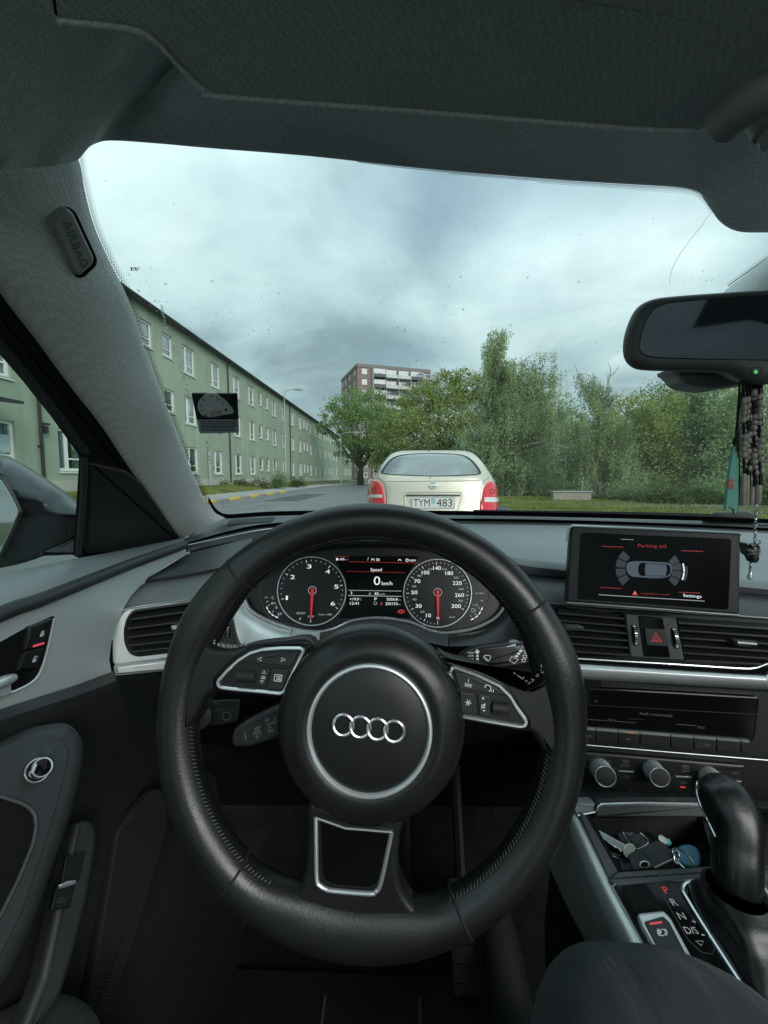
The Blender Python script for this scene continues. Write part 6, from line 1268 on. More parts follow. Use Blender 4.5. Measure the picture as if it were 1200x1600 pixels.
# ---- steering wheel
WA = math.radians(14.0); WC = V((-.0246, .3434, .9234)); WN = V((0, -math.cos(WA), math.sin(WA))); WU = V((1, 0, 0)); WV = V((0, math.sin(WA), math.cos(WA)))
WP = PL(WC, WN)
swh = thing('steering_wheel', WC, 'worn black leather steering wheel with four ringed badge on its hub', 'steering wheel')
def wpt(a, r, h=0): return WC+WU*(math.cos(a)*r)+WV*(math.sin(a)*r)+WN*h
R0, r0 = .1696, .0172
SPK = (math.radians(168), math.radians(-5), math.radians(236), math.radians(292))
b_ = MB(); rows = []
for i in range(160):
    a = 2*math.pi*i/160; fat = 1+.16*sum(math.exp(-((math.atan2(math.sin(a-s), math.cos(a-s)))/.22)**2) for s in (math.radians(152), math.radians(14)))
    low = math.exp(-((math.atan2(math.sin(a+math.radians(96)), math.cos(a+math.radians(96))))/.42)**4)
    ring = []
    for k in range(20):
        s = 2*math.pi*k/20; rr = r0*fat*(1+.03*math.cos(2*s)); inn = math.cos(s) < 0
        ring.append(wpt(a, R0+math.cos(s)*rr*(1+(.55*low if inn else 0)), math.sin(s)*rr*1.02))
    rows.append(ring)
b_.loft(rows+[rows[0]], closed=True); rim = obj('rim', b_, 'leather', swh, 80)
# seams of the four leather sections and the stitching along the inner side
def rim_ring(px, py, name, m_, w_):
    p = WP.hit(px, py); d = p-WC; a = math.atan2(d.dot(WV), d.dot(WU)); b_ = MB(); pts = []
    for k in range(28):
        s = 2*math.pi*k/28; low = math.exp(-((math.atan2(math.sin(a+math.radians(96)), math.cos(a+math.radians(96))))/.42)**4); inn = math.cos(s) < 0
        fat = 1+.16*sum(math.exp(-((math.atan2(math.sin(a-q), math.cos(a-q)))/.22)**2) for q in (math.radians(152), math.radians(14)))
        rr = r0*fat; pts.append(wpt(a+math.sin(s)*.012, R0+math.cos(s)*(rr*(1+.03*math.cos(2*s))*(1+(.55*low if inn else 0))+.0001), math.sin(s)*rr*1.02))
    b_.tube(pts, w_, 5, True); obj(name, b_, m_, swh)
for q in ((362, 877), (848, 940), (357, 1372), (722, 1432)): rim_ring(q[0], q[1], 'leather_seam', 'rubber_dark', .0011)
b_ = MB()
for i in range(300):
    a = 2*math.pi*i/300; ad = math.degrees(a) % 360
    if not (20 < ad < 150 or 195 < ad < 240 or 296 < ad < 352): 
        if not (180 < ad < 196): continue
    low = math.exp(-((math.atan2(math.sin(a+math.radians(96)), math.cos(a+math.radians(96))))/.42)**4); rr = r0*(1+.55*low)
    s0 = 2.62; c1 = wpt(a-.006, R0+math.cos(s0)*rr*1.0, math.sin(s0)*r0*1.04); c2 = wpt(a+.006, R0+math.cos(s0+.22)*rr*1.0, math.sin(s0+.22)*r0*1.04)
    b_.tube([c1, c2], .00055, 4); 
st_ = obj('stitching', b_, mat('stitch', (.12, .122, .125), .6), swh, 0); st_['kind'] = 'stuff'
fr2 = MB(); random.seed(5)                                       # frayed light thread where spokes and rim meet
for P in ([(334, 1003), (345, 1010), (358, 1011), (372, 1010), (388, 1004)], [(806, 1052), (818, 1062), (830, 1064), (840, 1056), (846, 1044)]):
    for x, y_ in smooth(P, 4, False):
        a = WP.hit(x+random.uniform(-1.5, 1.5), y_+random.uniform(-1.5, 1.5), .0135); b = a+V((random.uniform(-.0022, .0022), 0, random.uniform(-.0015, .0025))); fr2.tube([a, a.lerp(b, .5)+WN*.0012, b], .0005, 4)
fq = obj('frayed_thread', fr2, mat('thread_light', (.42, .43, .43), .7), swh, 0); fq['kind'] = 'stuff'
# spokes: leather bridges from hub to rim
def spoke(pts, name, h=.012, depth=.024, bev=.005, m_='leather_smooth', dome=.002):
    b_ = MB(); b_.prism(WP.poly(pts, h), WN, depth, bev, 4); return obj(name, b_, m_, swh, 75)
spoke(smooth([(292, 985), (322, 1006), (340, 1013), (365, 1013), (395, 1006), (440, 1001), (485, 1001), (505, 1060), (485, 1100), (440, 1090), (370, 1084), (335, 1082), (318, 1095), (300, 1130), (282, 1140), (268, 1080), (276, 1020)], 4), 'left_spoke')
spoke(smooth([(684, 1024), (705, 1028), (760, 1043), (800, 1062), (828, 1070), (850, 1060), (872, 1050), (884, 1090), (880, 1150), (864, 1185), (846, 1168), (832, 1148), (815, 1144), (760, 1136), (700, 1124), (672, 1100)], 4), 'right_spoke')
spoke(smooth([(486, 1255), (480, 1300), (478, 1345), (470, 1385), (452, 1415), (425, 1440), (440, 1470), (500, 1485), (560, 1487), (620, 1484), (668, 1468), (680, 1445), (652, 1425), (630, 1395), (622, 1355), (625, 1310), (628, 1270), (560, 1250)], 4), 'lower_spoke', .010, .020, .0045)
# hub cushion
HPn = PL(WC+WN*.030, WN)
def hubring(r, h, n=72): return [WC2+WU*(r*math.cos(2*math.pi*k/n))+WV*(r*math.sin(2*math.pi*k/n))+WN*h for k in range(n)]
hc = HPn.hit(577, 1139); WC2 = hc-WN*.030
b_ = MB(); b_.loft([hubring(r, h) for r, h in ((.070, -.03), (.079, -.015), (.0808, .002), (.0797, .012), (.076, .021), (.070, .0265), (.061, .0295), (.0505, .0308), (.0500, .0300))], closed=True, cap=True); hub = obj('hub_cushion', b_, 'leather_smooth', swh, 75)
MT['leather_smooth'].node_tree.nodes['Principled BSDF'].inputs['Specular IOR Level'].default_value = .5
b_ = MB(); rows = []
for r, h in ((.0508, .0300), (.0506, .0322), (.0498, .0333), (.0484, .0336), (.0472, .0326), (.0466, .0300)): rows.append(hubring(r, h, 96))
b_.loft(rows, closed=True); obj('chrome_ring', b_, 'satin', hub)
b_ = MB(); b_.loft([hubring(r, h, 72) for r, h in ((.0468, .0305), (.045, .0312), (.03, .0330), (.012, .0338), (.0005, .0339))], closed=True, cap=True); hcap = obj('hub_cap', b_, mat('cap_black', (.012, .0125, .013), .42, bump=(900, .08, .0002)), hub)
EPL = PL(WC2+WN*.0332, WN)
for cx, cy_ in ((537, 1131), (563.4, 1134.2), (590, 1137.6), (616, 1141)):
    b_ = MB(); c = EPL.hit(cx, cy_); k = (EPL.hit(cx+15.3, cy_)-c).length; prof = []
    b_.tube([c+WU*(k*math.cos(t*math.pi/24))+WV*(k*.98*math.sin(t*math.pi/24))+WN*(.0022+.0004*math.sin(t*math.pi/24*2)) for t in range(48)], .0013, 8, True); obj('emblem_ring', b_, 'chrome', hcap)
b_ = MB(); b_.prism([p for p in EPL.poly(smooth([(517, 1122), (537, 1112.5), (563, 1116), (590, 1119), (616, 1122.5), (636, 1136), (634, 1153), (616, 1160), (590, 1156.5), (563, 1153), (537, 1150), (518, 1142)], 5), .0004)], WN, .0012, .0004); obj('emblem_bed', b_, 'hard_black', hcap)
b_ = MB(); HL = PL(WC2+WN*.0272, WN); HB = SURF(MB().loft([hubring(r, h) for r, h in ((.079, -.015), (.0808, .002), (.0797, .012), (.076, .021), (.070, .0265), (.061, .0295), (.0505, .0308))], closed=True))
for P in ([(471, 1074), (473, 1081), (484, 1076), (487, 1074), (487, 1079), (482, 1079), (473, 1074)], smooth([(476, 1078), (478, 1082), (483, 1081)], 3, False), smooth([(678, 1096), (681, 1103), (690, 1101), (693, 1093)], 3, False)):
    b_.line(HB, P, .7, off=.0006)
obj('horn_symbol', b_, mat('emboss', (.03, .031, .032), .6), hub, 0)
# left and right button clusters
CPn = PL(WC+WN*.0135, WN)
def cluster(ringpx, bezel, lab_parts, nm):
    b_ = MB(); b_.prism(CPn.poly(smooth(bezel, 3), -.0006), WN, .01, .002, 3); base = obj(nm, b_, 'gloss_black', swh)
    b_ = MB(); b_.tube([CPn.hit(x, y_, .0008) for x, y_ in rnd(ringpx, 3)], .00155, 8, True); obj('chrome_frame', b_, 'chrome', base)
    b_ = MB(); b_.prism(CPn.poly(rnd([(sum(p[0] for p in ringpx)/len(ringpx)*.06+x*.94, sum(p[1] for p in ringpx)/len(ringpx)*.06+y_*.94) for x, y_ in ringpx], 2), -.0002), WN, .004); obj('button_bed', b_, 'hard_black', base)
    return base
lr = [(474.5, 1016), (470, 1012.8), (440, 1012.6), (410, 1014.9), (392, 1020), (372.5, 1032), (356, 1047), (341.5, 1063), (340, 1069), (345, 1074), (365, 1076.5), (410, 1080.5), (438, 1083.3), (444, 1080), (455, 1056)]
lbz = [(486, 1009), (470, 1005), (440, 1006), (405, 1008), (386, 1013), (364, 1027), (345, 1045), (332, 1061), (332, 1073), (340, 1081), (365, 1085), (410, 1089), (442, 1091), (452, 1086), (464, 1058), (480, 1024)]
lc = cluster(lr, lbz, None, 'left_controls')
def btn_(quad, par_, nm='button', m_='hard_black', h=.002, bev=.0006): b_ = MB(); b_.prism(CPn.poly(rnd(quad, 2), h), WN, .003, bev); return obj(nm, b_, m_, par_)
mat('button_black', (.022, .023, .0245), .42)
def sym(par_, f, h=.0023, m_='print_white'): b_ = MB(); f(b_, h); obj('symbol', b_, m_, par_, 0)
a = btn_([(379, 1035), (393, 1025.2), (411, 1021.2), (466.5, 1017.5), (454.5, 1041)], lc, 'rocker_button', 'button_black')
sym(a, lambda b, h: (b.line(CPn, [(402, 1030), (409, 1027), (408, 1032.5)], .8, True, h), b.line(CPn, [(446, 1030.8), (440, 1028), (439, 1033.4)], .8, True, h)))
b_ = MB(); A = CPn.hit(369.5, 1056, .0), CPn.hit(399, 1057.5, .0); ax = (A[1]-A[0]); b_.lathe(A[0]-WN*.002, ax, [(.004, 0), (.0052, .0006), (.0052, ax.length-.0006), (.004, ax.length)], 28)
rl_ = obj('roller', b_, 'soft_dark', lc); b_ = MB()
for k in range(13):
    an = (k-6)*.2; u = ax.normalized(); q = u.cross(WN).normalized(); p = A[0]-WN*.002+WN*(math.cos(an)*.0053)+q*(math.sin(an)*.0053); b_.tube([p+u*.001, p+ax-u*.001], .00022, 4)
obj('roller_ribs', b_, 'hard_black', rl_)
a = btn_([(406, 1044), (422, 1045), (414.5, 1074), (400, 1072)], lc, 'ok_button', 'button_black', .0014)
sym(a, lambda b, h: (b.line(CPn, [(412.5, 1048), (415.2, 1052.3), (409.8, 1052)], .7, True, h-.0006), b.line(CPn, [(409.3, 1067.6), (406.6, 1063.2), (412, 1063.5)], .7, True, h-.0006), b.text('OK', CPn, (408, 1061), (414.4, 1061.4), 5, h-.0006)))
a = btn_([(425, 1044.7), (451, 1046.5), (441, 1077.5), (416.5, 1076)], lc, 'menu_button', 'button_black')
sym(a, lambda b, h: (b.line(CPn, rnd([(429.5, 1054), (441, 1055), (439, 1064.8), (428, 1063.6)], 1), .8, True, h), [b.line(CPn, [(432, 1057+k*2.4), (438.4, 1057.5+k*2.4)], .8, False, h) for k in range(3)]))
rr_ = [(706.8, 1043.5), (710, 1042.5), (746.7, 1055.8), (779, 1071), (796.5, 1088), (807.5, 1105.7), (820.5, 1123), (822.3, 1129.5), (819.5, 1134), (811.7, 1135), (764, 1127), (720, 1119), (717.4, 1116), (703, 1051.5)]
rbz = [(693, 1033), (712, 1036), (750, 1048), (785, 1065), (802, 1083), (815, 1103), (828, 1122), (830, 1134), (822, 1143), (808, 1143), (762, 1135), (716, 1127), (708, 1120), (696, 1060)]
rc_ = cluster(rr_, rbz, None, 'right_controls')
a = btn_([(709.8, 1049.5), (746.7, 1060.5), (772.7, 1074), (791, 1087), (718, 1076)], rc_, 'rocker_button', 'button_black')
sym(a, lambda b, h: (b.text('NAV', CPn, (726, 1072.5), (737, 1075), 6.5, h), b.line(CPn, [(732, 1066), (731.5, 1063), (733, 1061)], .7, False, h), b.line(CPn, smooth([(758.5, 1075), (758, 1071), (762, 1070.6), (766, 1072.4), (767, 1077), (764, 1080.5)], 3, False), 1, False, h), b.line(CPn, [(768.5, 1078), (768, 1081)], .8, False, h), b.line(CPn, [(771, 1077), (770.6, 1082)], .8, False, h)))
a = btn_([(718.7, 1081), (741.5, 1084.2), (745, 1118.3), (721, 1114)], rc_, 'star_button', 'button_black')
sym(a, lambda b, h: [b.line(CPn, [(731.5-5*math.cos(t), 1098-5*math.sin(t)), (731.5+5*math.cos(t), 1098+5*math.sin(t))], .9, False, h) for t in (.2, 1.25, 2.3)])
a = btn_([(746.5, 1085), (765.5, 1088.5), (766, 1120), (749.5, 1118)], rc_, 'volume_button', 'button_black', .0014)
sym(a, lambda b, h: (b.text('+', CPn, (752.5, 1094.5), (757, 1094.8), None, h-.0006), b.text('-', CPn, (754.5, 1113.5), (758, 1113.8), None, h-.0006), b.line(CPn, [(752.5, 1107.5), (758, 1099)], .9, False, h-.0006), b.line(CPn, rnd([(752.5, 1101.5), (755, 1101.5), (757.5, 1099.5), (757.5, 1106.5), (755, 1105), (752.5, 1105)], .5), .7, True, h-.0006)))
b_ = MB(); A = CPn.hit(768, 1105, .0), CPn.hit(795, 1109, .0); ax2 = (A[1]-A[0]); b_.lathe(A[0]-WN*.002, ax2, [(.0044, 0), (.0056, .0006), (.0056, ax2.length-.0006), (.0044, ax2.length)], 28); rl2 = obj('roller', b_, 'soft_dark', rc_)
b_ = MB()
for k in range(13):
    an = (k-6)*.2; u = ax2.normalized(); q = u.cross(WN).normalized(); p = A[0]-WN*.002+WN*(math.cos(an)*.0057)+q*(math.sin(an)*.0057); b_.tube([p+u*.001, p+ax2-u*.001], .00022, 4)
obj('roller_ribs', b_, 'hard_black', rl2)
# chrome U with dark panel on the lower spoke
LPn = PL(WC+WN*.0115, WN)
u_out = [(491, 1270), (492.5, 1376), (498, 1383), (507, 1390), (520, 1394), (580, 1398.5), (589, 1395), (596, 1387), (604, 1350), (615, 1303)]
b_ = MB(); b_.prism(LPn.poly(rnd([(490, 1272), (614.5, 1296), (606, 1345), (597, 1386), (588, 1396), (578, 1398.5), (518, 1394), (504, 1389), (493, 1376)], [2, 2, 4, 6, 6, 6, 6, 6, 6])), WN, .006, .001); ub = obj('spoke_insert', b_, 'hard_black', swh)
b_ = MB(); b_.tube([LPn.hit(x, y_, .001) for x, y_ in smooth([(493.5, 1276), (494, 1330), (495, 1374), (500, 1383), (509, 1388.5), (521, 1391.5), (578, 1396), (587, 1392.5), (593.5, 1384), (602, 1348), (612, 1300)], 3, False)], .0019, 8); b_.tube([LPn.hit(x, y_, .001) for x, y_ in ((497, 1279), (540, 1294), (612, 1300))], .0010, 6); obj('chrome_frame', b_, 'chrome', ub)
b_ = MB(); b_.prism(LPn.poly(rnd([(501, 1284), (540, 1297), (607, 1303), (589, 1379), (579, 1387), (521, 1383), (505, 1374)], [4, 8, 4, 8, 6, 6, 8]), .0014), WN, .002, .0006); obj('gloss_panel', b_, 'gloss_black', ub)
# ---- stalks
RSP = PL(atY(780, 1028, .47), V((.05, -1, .28)))
ws_ = thing('wiper_stalk', RSP.hit(780, 1028), 'black wiper stalk right of the steering wheel hub', 'stalk')
b_ = MB(); b_.prism(RSP.poly(rnd([(700, 1048), (716, 1031), (728, 1018), (752, 1009), (800, 1005), (850, 1002), (852, 1033), (812, 1043), (770, 1048), (735, 1050)], [4, 6, 10, 10, 4, 4, 4, 6, 6, 6])), RSP.n, .018, .004, 4); stb = obj('lever', b_, 'hard_black', ws_)
b_ = MB()
for s_, x0, x1, y_ in (('HIGH', 731, 740.5, 1021.5), ('LOW', 731.5, 740.5, 1026.5), ('INT', 732, 740.5, 1032), ('OFF', 735, 741, 1037.5)): b_.text(s_, RSP, (x0, y_), (x1, y_), 3.4)
b_.fill(RSP, [(741.5, 1019.5), (745.5, 1014), (750, 1019.3), (747.7, 1019.3), (747.7, 1022), (744, 1022), (744, 1019.5)]); 
for k in range(3): b_.fill(RSP, [(744, 1023.5+k*4.5), (748, 1023.5+k*4.5), (748, 1026.5+k*4.5), (744, 1026.5+k*4.5)])
b_.line(RSP, [(745, 1039), (748, 1043), (751.5, 1038.5)], .9, True); b_.line(RSP, smooth([(755.5, 1027), (757, 1024.5), (761, 1023.8), (765.5, 1024.8), (767, 1027)], 3, False), 1); b_.line(RSP, [(755.5, 1027), (760, 1032), (764, 1032), (767, 1027)], .9); b_.line(RSP, [(758.5, 1026.5), (763, 1033.5)], .9)
for k in range(4): b_.fill(RSP, [(792+k*3.6, 1011-k*.6), (794.4+k*3.6, 1010.8-k*.6), (794.4+k*3.6, 1009.4-k*1.2), (792+k*3.6, 1010-k*1.1)])
b_.line(RSP, [(796, 1032), (800, 1025.5), (803, 1027.5), (810, 1031), (803.5, 1036.5)], .9, True); b_.line(RSP, [(812, 1017), (817, 1010.5), (818, 1016)], .9, True)
for k in range(3): b_.fill(RSP, [(804+k*3.2, 1026-k*4), (808.5+k*3.2, 1027.3-k*4), (810+k*3.2, 1024.5-k*4), (805.7+k*3.2, 1023.4-k*4)])
for x, y_ in ((824, 1013), (822, 1019), (820, 1026), (818, 1032)): b_.line(RSP, rnd([(x-3, y_-2), (x+3, y_-2.5), (x+2.5, y_+2), (x-2, y_+2)], 1), .8, True)
obj('lettering', b_, 'print_white', stb, 0)
b_ = MB(); P = RSP.hit(806, 1004, -.004); b_.lathe(P, V((.1, -.3, 1)), [(.008, -.006), (.008, -.002), (.006, -.001)], 20); obj('collar', b_, 'soft_grey', ws_)
LSP = PL(atY(400, 1140, .44), V((-.1, -1, .25)))
cs_ = thing('cruise_stalk', LSP.hit(400, 1140), 'black cruise control stalk with SPEED lettering below the left spoke', 'stalk')
b_ = MB(); b_.prism(LSP.poly(rnd([(361, 1152), (364, 1141), (372, 1134), (396, 1121), (432, 1104), (450, 1100), (455, 1150), (430, 1155), (388, 1168), (366, 1168), (361, 1162)], [5, 5, 5, 5, 5, 4, 4, 4, 6, 5, 5])), LSP.n, .018, .004, 4); csb = obj('lever', b_, 'soft_dark', cs_)
b_ = MB(); b_.text('SPEED', LSP, (396, 1148.5), (408.5, 1143.5), 4.2); b_.text('OFF', LSP, (415, 1128.5), (421, 1126), 4.2); b_.text('CANCEL', LSP, (417, 1135), (433, 1129), 4.2); b_.text('ON', LSP, (419, 1140), (424, 1138), 4.2); b_.text('RES', LSP, (420, 1145.5), (428, 1142.5), 4.2); b_.text('+', LSP, (405, 1138.5), (408.2, 1137.5)); b_.text('-', LSP, (406, 1149.5), (408.4, 1148.8)); b_.line(LSP, rnd([(398, 1140), (401, 1136), (404, 1137), (402, 1140.5)], .5), .8, True); b_.line(LSP, rnd([(399, 1150), (402, 1149), (404, 1151), (402, 1153)], .5), .8, True); b_.line(LSP, [(382, 1144), (384.5, 1156)], 1.0); b_.fill(LSP, circ(429.5, 1122, 1.2, 8)); obj('lettering', b_, 'print_grey', csb, 0)

# ---- centre console
ZC = .69
CPL = PL((.2, .4, ZC), (0, -.06, 1))
con = thing('centre_console', CPL.hit(1000, 1450), 'centre console with silver side trim, storage bin and gloss black gear panel', 'console')
def crow(pts, z): return [atZ(x, y_, z) for x, y_ in pts]
A = crow([(898, 1252), (925, 1310), (952, 1368), (1004, 1466), (1075, 1600), (1150, 1740)], ZC-.004); B = crow([(893, 1262), (918, 1316), (944, 1370), (995, 1468), (1062, 1600), (1130, 1740)], ZC+.001); B2 = crow([(888, 1270), (910, 1320), (933, 1372), (982, 1470), (1046, 1602), (1110, 1742)], ZC-.002)
C_ = crow([(880, 1282), (899, 1328), (919, 1378), (960, 1472), (1018, 1604), (1080, 1744)], ZC-.030); D_ = crow([(868, 1310), (882, 1355), (898, 1400), (932, 1476), (985, 1608), (1040, 1748)], ZC-.085); E_ = crow([(856, 1350), (875, 1392), (893, 1430), (918, 1480), (965, 1610), (1020, 1750)], ZC-.14)
F_ = [p+V((-.002, 0, -.10)) for p in E_]; G_ = [p+V((.02, 0, -.45)) for p in E_]
def fine(r): return [V(p) for p in smooth([tuple(q) for q in r], 6, False)]
b_ = MB(); b_.loft([fine(A), fine(B), fine(B2), fine(C_), fine(D_), fine(E_)]); obj('silver_trim', b_, 'satin', con, 70)
b_ = MB(); b_.loft([fine([p+V((.004, 0, -.002)) for p in E_]), fine(F_), fine(G_)]); obj('side_panel', b_, 'carpet', con)
b_ = MB(); P = [CPL.hit(x, y_, -.001) for x, y_ in ((900, 1258), (928, 1312), (956, 1370), (1008, 1468), (1080, 1600))]; b_.loft([P, [p+V((.012, 0, .0)) for p in P]]); obj('trim_gap', b_, 'seal', con)
# bin with its roller bar
rim_o = [(898, 1254), (1300, 1246), (1400, 1400), (1300, 1372), (1100, 1374), (962, 1384), (946, 1372)]
bi = rnd([(918, 1279), (1096, 1276), (1118, 1353), (968, 1362)], 5)
bo_ = [CPL.hit(x, y_) for x, y_ in resamp([(x, y_, 0) for x, y_ in bi], 40) for x, y_ in [(x, y_)]] if False else [CPL.hit(p.x, p.y) for p in resamp([(x, y_, 0) for x, y_ in bi], 40)]
cb = sum(bo_, V())/40
b_ = MB(); b_.loft([bo_, [p-V((0, 0, .012)) for p in bo_], [cb+(p-cb)*.97-V((0, 0, .040)) for p in bo_], [cb+(p-cb)*.9-V((0, 0, .046)) for p in bo_]], closed=True); b_.poly([cb+(p-cb)*.9-V((0, 0, .046)) for p in bo_]); obj('storage_bin', b_, 'rubber_dark', con)
b_ = MB(); b_.prism(CPL.poly([(900, 1258), (918, 1278), (966, 1362), (952, 1372)], .0), CPL.n, .02, .001); b_.prism(CPL.poly(rnd([(966, 1361), (1118, 1352), (1300, 1350), (1300, 1372), (1100, 1372), (964, 1382), (950, 1373)], 2), .003), CPL.n, .02, .002); obj('bin_rim', b_, 'soft_mid', con)
b_ = MB(); b_.prism(CPL.poly([(1096, 1276), (1300, 1260), (1300, 1360), (1118, 1353)], 0), CPL.n, .02); obj('right_rim', b_, 'hard_black', con)
BAR = PL(CPL.hit(1000, 1277), V((-.05, -1, .35)))
b_ = MB(); b_.prism(BAR.poly(rnd([(930, 1277), (937, 1258), (1000, 1255.5), (1110, 1257), (1110, 1277)], [1, 4, 2, 2, 1])), BAR.n, .02, .002, 3); rbn = obj('roller_cover', b_, 'soft_mid', con)
b_ = MB(); b_.tube([BAR.hit(x, y_, .0005) for x, y_ in ((932, 1268), (935, 1260), (940, 1257), (1000, 1255), (1112, 1256.5))], .0014, 6); obj('chrome_edge', b_, 'chrome', rbn)
b_ = MB(); b_.prism(BAR.poly(rnd([(893, 1255), (931, 1256), (929, 1272), (902, 1275)], 2), -.002), BAR.n, .02, .002); obj('left_cap', b_, 'soft_grey', con)
b_ = MB(); b_.tube([BAR.hit(x, y_, .0) for x, y_ in ((903, 1274), (930, 1268.5))], .001, 6); obj('cap_line', b_, 'satin', con)
b_ = MB(); b_.loft([[RP.hit(x, y_, .0) for x, y_ in ((850, 1228), (905, 1232), (1170, 1250), (1400, 1262))], [BAR.hit(x, y_, -.004) for x, y_ in ((850, 1256), (905, 1256), (1170, 1262), (1400, 1275))]]); obj('upper_slope', b_, 'soft_dark', con)
# gear panel
b_ = MB(); b_.prism(CPL.poly(rnd([(946, 1376), (964, 1383), (1100, 1373), (1400, 1373), (1500, 1640), (1090, 1640)], 4), -.003), CPL.n, .02); obj('panel_surround', b_, 'soft_mid', con)
b_ = MB(); gpn = rnd([(958, 1384), (972, 1379), (1100, 1373.5), (1160, 1374), (1300, 1640), (1100, 1640), (1030, 1520)], [8, 6, 4, 2, 2, 2, 2]); b_.prism(CPL.poly(gpn, .001), CPL.n, .006, .001); gp_ = obj('gear_panel', b_, 'gloss_black', con)
b_ = MB(); b_.tube([CPL.hit(x, y_, .0015) for x, y_ in ((1095, 1640), (1027, 1520), (957, 1386), (962, 1381), (1100, 1373), (1130, 1373))], .0009, 6); obj('panel_edge', b_, 'satin_dark', gp_)
CQ = CPL.up(.001)
b_ = MB(); b_.prism(CQ.poly(rnd([(971, 1385), (1009, 1379), (1037, 1423), (992, 1427)], 3), .0006), CPL.n, .003); obj('brake_pocket', b_, 'seal', gp_)
pk = thing('parking_brake_switch', CQ.hit(1030, 1450), 'chrome edged parking brake switch with red light on the console', 'switch')
b_ = MB(); b_.prism(CQ.poly(rnd([(995, 1425), (1036, 1420.5), (1048, 1432), (1085, 1500), (1040, 1512), (1002, 1444)], [5, 5, 6, 3, 3, 4]), .006), CPL.n, .007, .003, 3); obj('chrome_cap', b_, 'satin', pk)
b_ = MB(); b_.prism(CQ.poly(rnd([(1006, 1440), (1036, 1431), (1046, 1440), (1080, 1505), (1044, 1512)], 3), .0072), CPL.n, .003, .0008); kb2 = obj('key', b_, 'button_black', pk)
b_ = MB(); b_.prism(CQ.poly(rnd([(1014, 1441.5), (1034, 1438.8), (1035, 1442), (1015.5, 1444.6)], 1), .0078), CPL.n, .001, .0002); obj('red_light', b_, mat('brake_red', (.55, .06, .08), .4, emit=(.8, .1, .12, .2)), kb2)
b_ = MB(); b_.text('P', CQ, (1032.6, 1460.5), (1036.4, 1460), 6, .0076); b_.line(CQ, circ(1034.5, 1457, 5.2, 18), .7, True, .0076); b_.line(CQ, smooth([(1028.5, 1450.5), (1026.8, 1456), (1030.2, 1462)], 3, False), .8, False, .0076); b_.line(CQ, smooth([(1038.5, 1451), (1042.3, 1456), (1041, 1462)], 3, False), .8, False, .0076); obj('symbol', b_, 'print_white', kb2, 0)
b_ = MB(); b_.line(CQ, rnd([(1025, 1380), (1047, 1377.5), (1060, 1402), (1068, 1415), (1079, 1430), (1096, 1445), (1116, 1478), (1114, 1491), (1096, 1488), (1075, 1468)], 3), .7, True, .0005); obj('gate_outline', b_, 'print_dim', gp_, 0)
b_ = MB()
for s_, x0, x1, y_, h in (('R', 1052, 1061, 1415, 9), ('N', 1063, 1073.5, 1436.5, 9), ('D/S', 1073.5, 1093, 1459, 9), ('+', 1084.5, 1090.5, 1445, None), ('-', 1099.5, 1104.5, 1466, None)): b_.text(s_, CQ, (x0, y_), (x1, y_), h)
b_.line(CQ, [(1087, 1470), (1099, 1470.5), (1096, 1477.5)], 1.0, True); obj('gear_letters', b_, mat('letter_grey', (.55, .56, .56), .5, emit=(.6, .62, .62, .10)), gp_, 0)
b_ = MB(); b_.text('P', CQ, (1040.5, 1396.5), (1047.5, 1396), 9); obj('park_letter', b_, 'glow_red', gp_, 0)
tr = smooth([(1140, 1377.5), (1100, 1378), (1078, 1378.5), (1069, 1383), (1067, 1391), (1075, 1406), (1102, 1450), (1136, 1503), (1190, 1585)], 4, False)
b_ = MB(); b_.tube([CQ.hit(x, y_, .001) for x, y_ in tr], .0022, 8); b_.tube([CQ.hit(x, y_, .001) for x, y_ in smooth([(1176, 1378), (1190, 1384), (1215, 1420), (1290, 1540)], 4, False)], .0022, 8); obj('chrome_trim', b_, 'chrome', gp_)
gl_ = thing('gear_lever', CPL.hit(1150, 1400), 'glossy worn black gear lever with leather boot', 'gear lever')
base = [CQ.hit(x, y_, .001) for x, y_ in smooth([(1074, 1386), (1110, 1381), (1172, 1381), (1186, 1386), (1215, 1425), (1280, 1540), (1230, 1600), (1190, 1582), (1136, 1500), (1098, 1440)], 4)]
nb = 40; base = resamp(base, nb)
def lev(px, py, rx, Y, ry=None, tilt=0.0):
    c = atY(px, py, Y); k = Y/FPX; up_ = V((0, -.62, .78))
    return c, rx*k, (ry or rx)*k
neck_c = atY(1150, 1390, .378); neck = []
bc = sum(base, V())/nb
for p in base: d = p-bc; d = d.normalized(); neck.append(neck_c+V((d.x*.024, d.y*.024, 0)))
b_ = MB(); rows = []
for i in range(13):
    t = i/12; e = t**.55; row_ = []
    for j in range(nb):
        p = base[j].lerp(neck[j], t); p.z = base[j].z+(neck[j].z-base[j].z)*(t**1.5); pl_ = .0022*math.sin(t*9.4+.5*math.sin(j*.9))*math.sin(math.pi*t); row_.append(p+(p-bc).normalized()*pl_+V((0, 0, .008*math.sin(math.pi*t))))
    rows.append(row_)
b_.loft(rows, closed=True); obj('boot', b_, 'leather', gl_, 70)
SEC = [(1151, 1392, 28, 28, .378), (1151, 1375, 33, 31, .381), (1151, 1350, 33.5, 32, .386), (1151, 1325, 33, 34, .393), (1150, 1300, 34, 36, .400), (1145, 1278, 37, 37, .407), (1136, 1258, 38, 36, .414), (1125, 1240, 35, 34, .421), (1115, 1226, 29, 28, .427), (1108, 1216, 20, 20, .431), (1104, 1211, 8, 9, .433)]
SS = smooth(SEC, 4, False); b_ = MB(); rows = []
cs = [atY(s[0], s[1], s[4]) for s in SS]
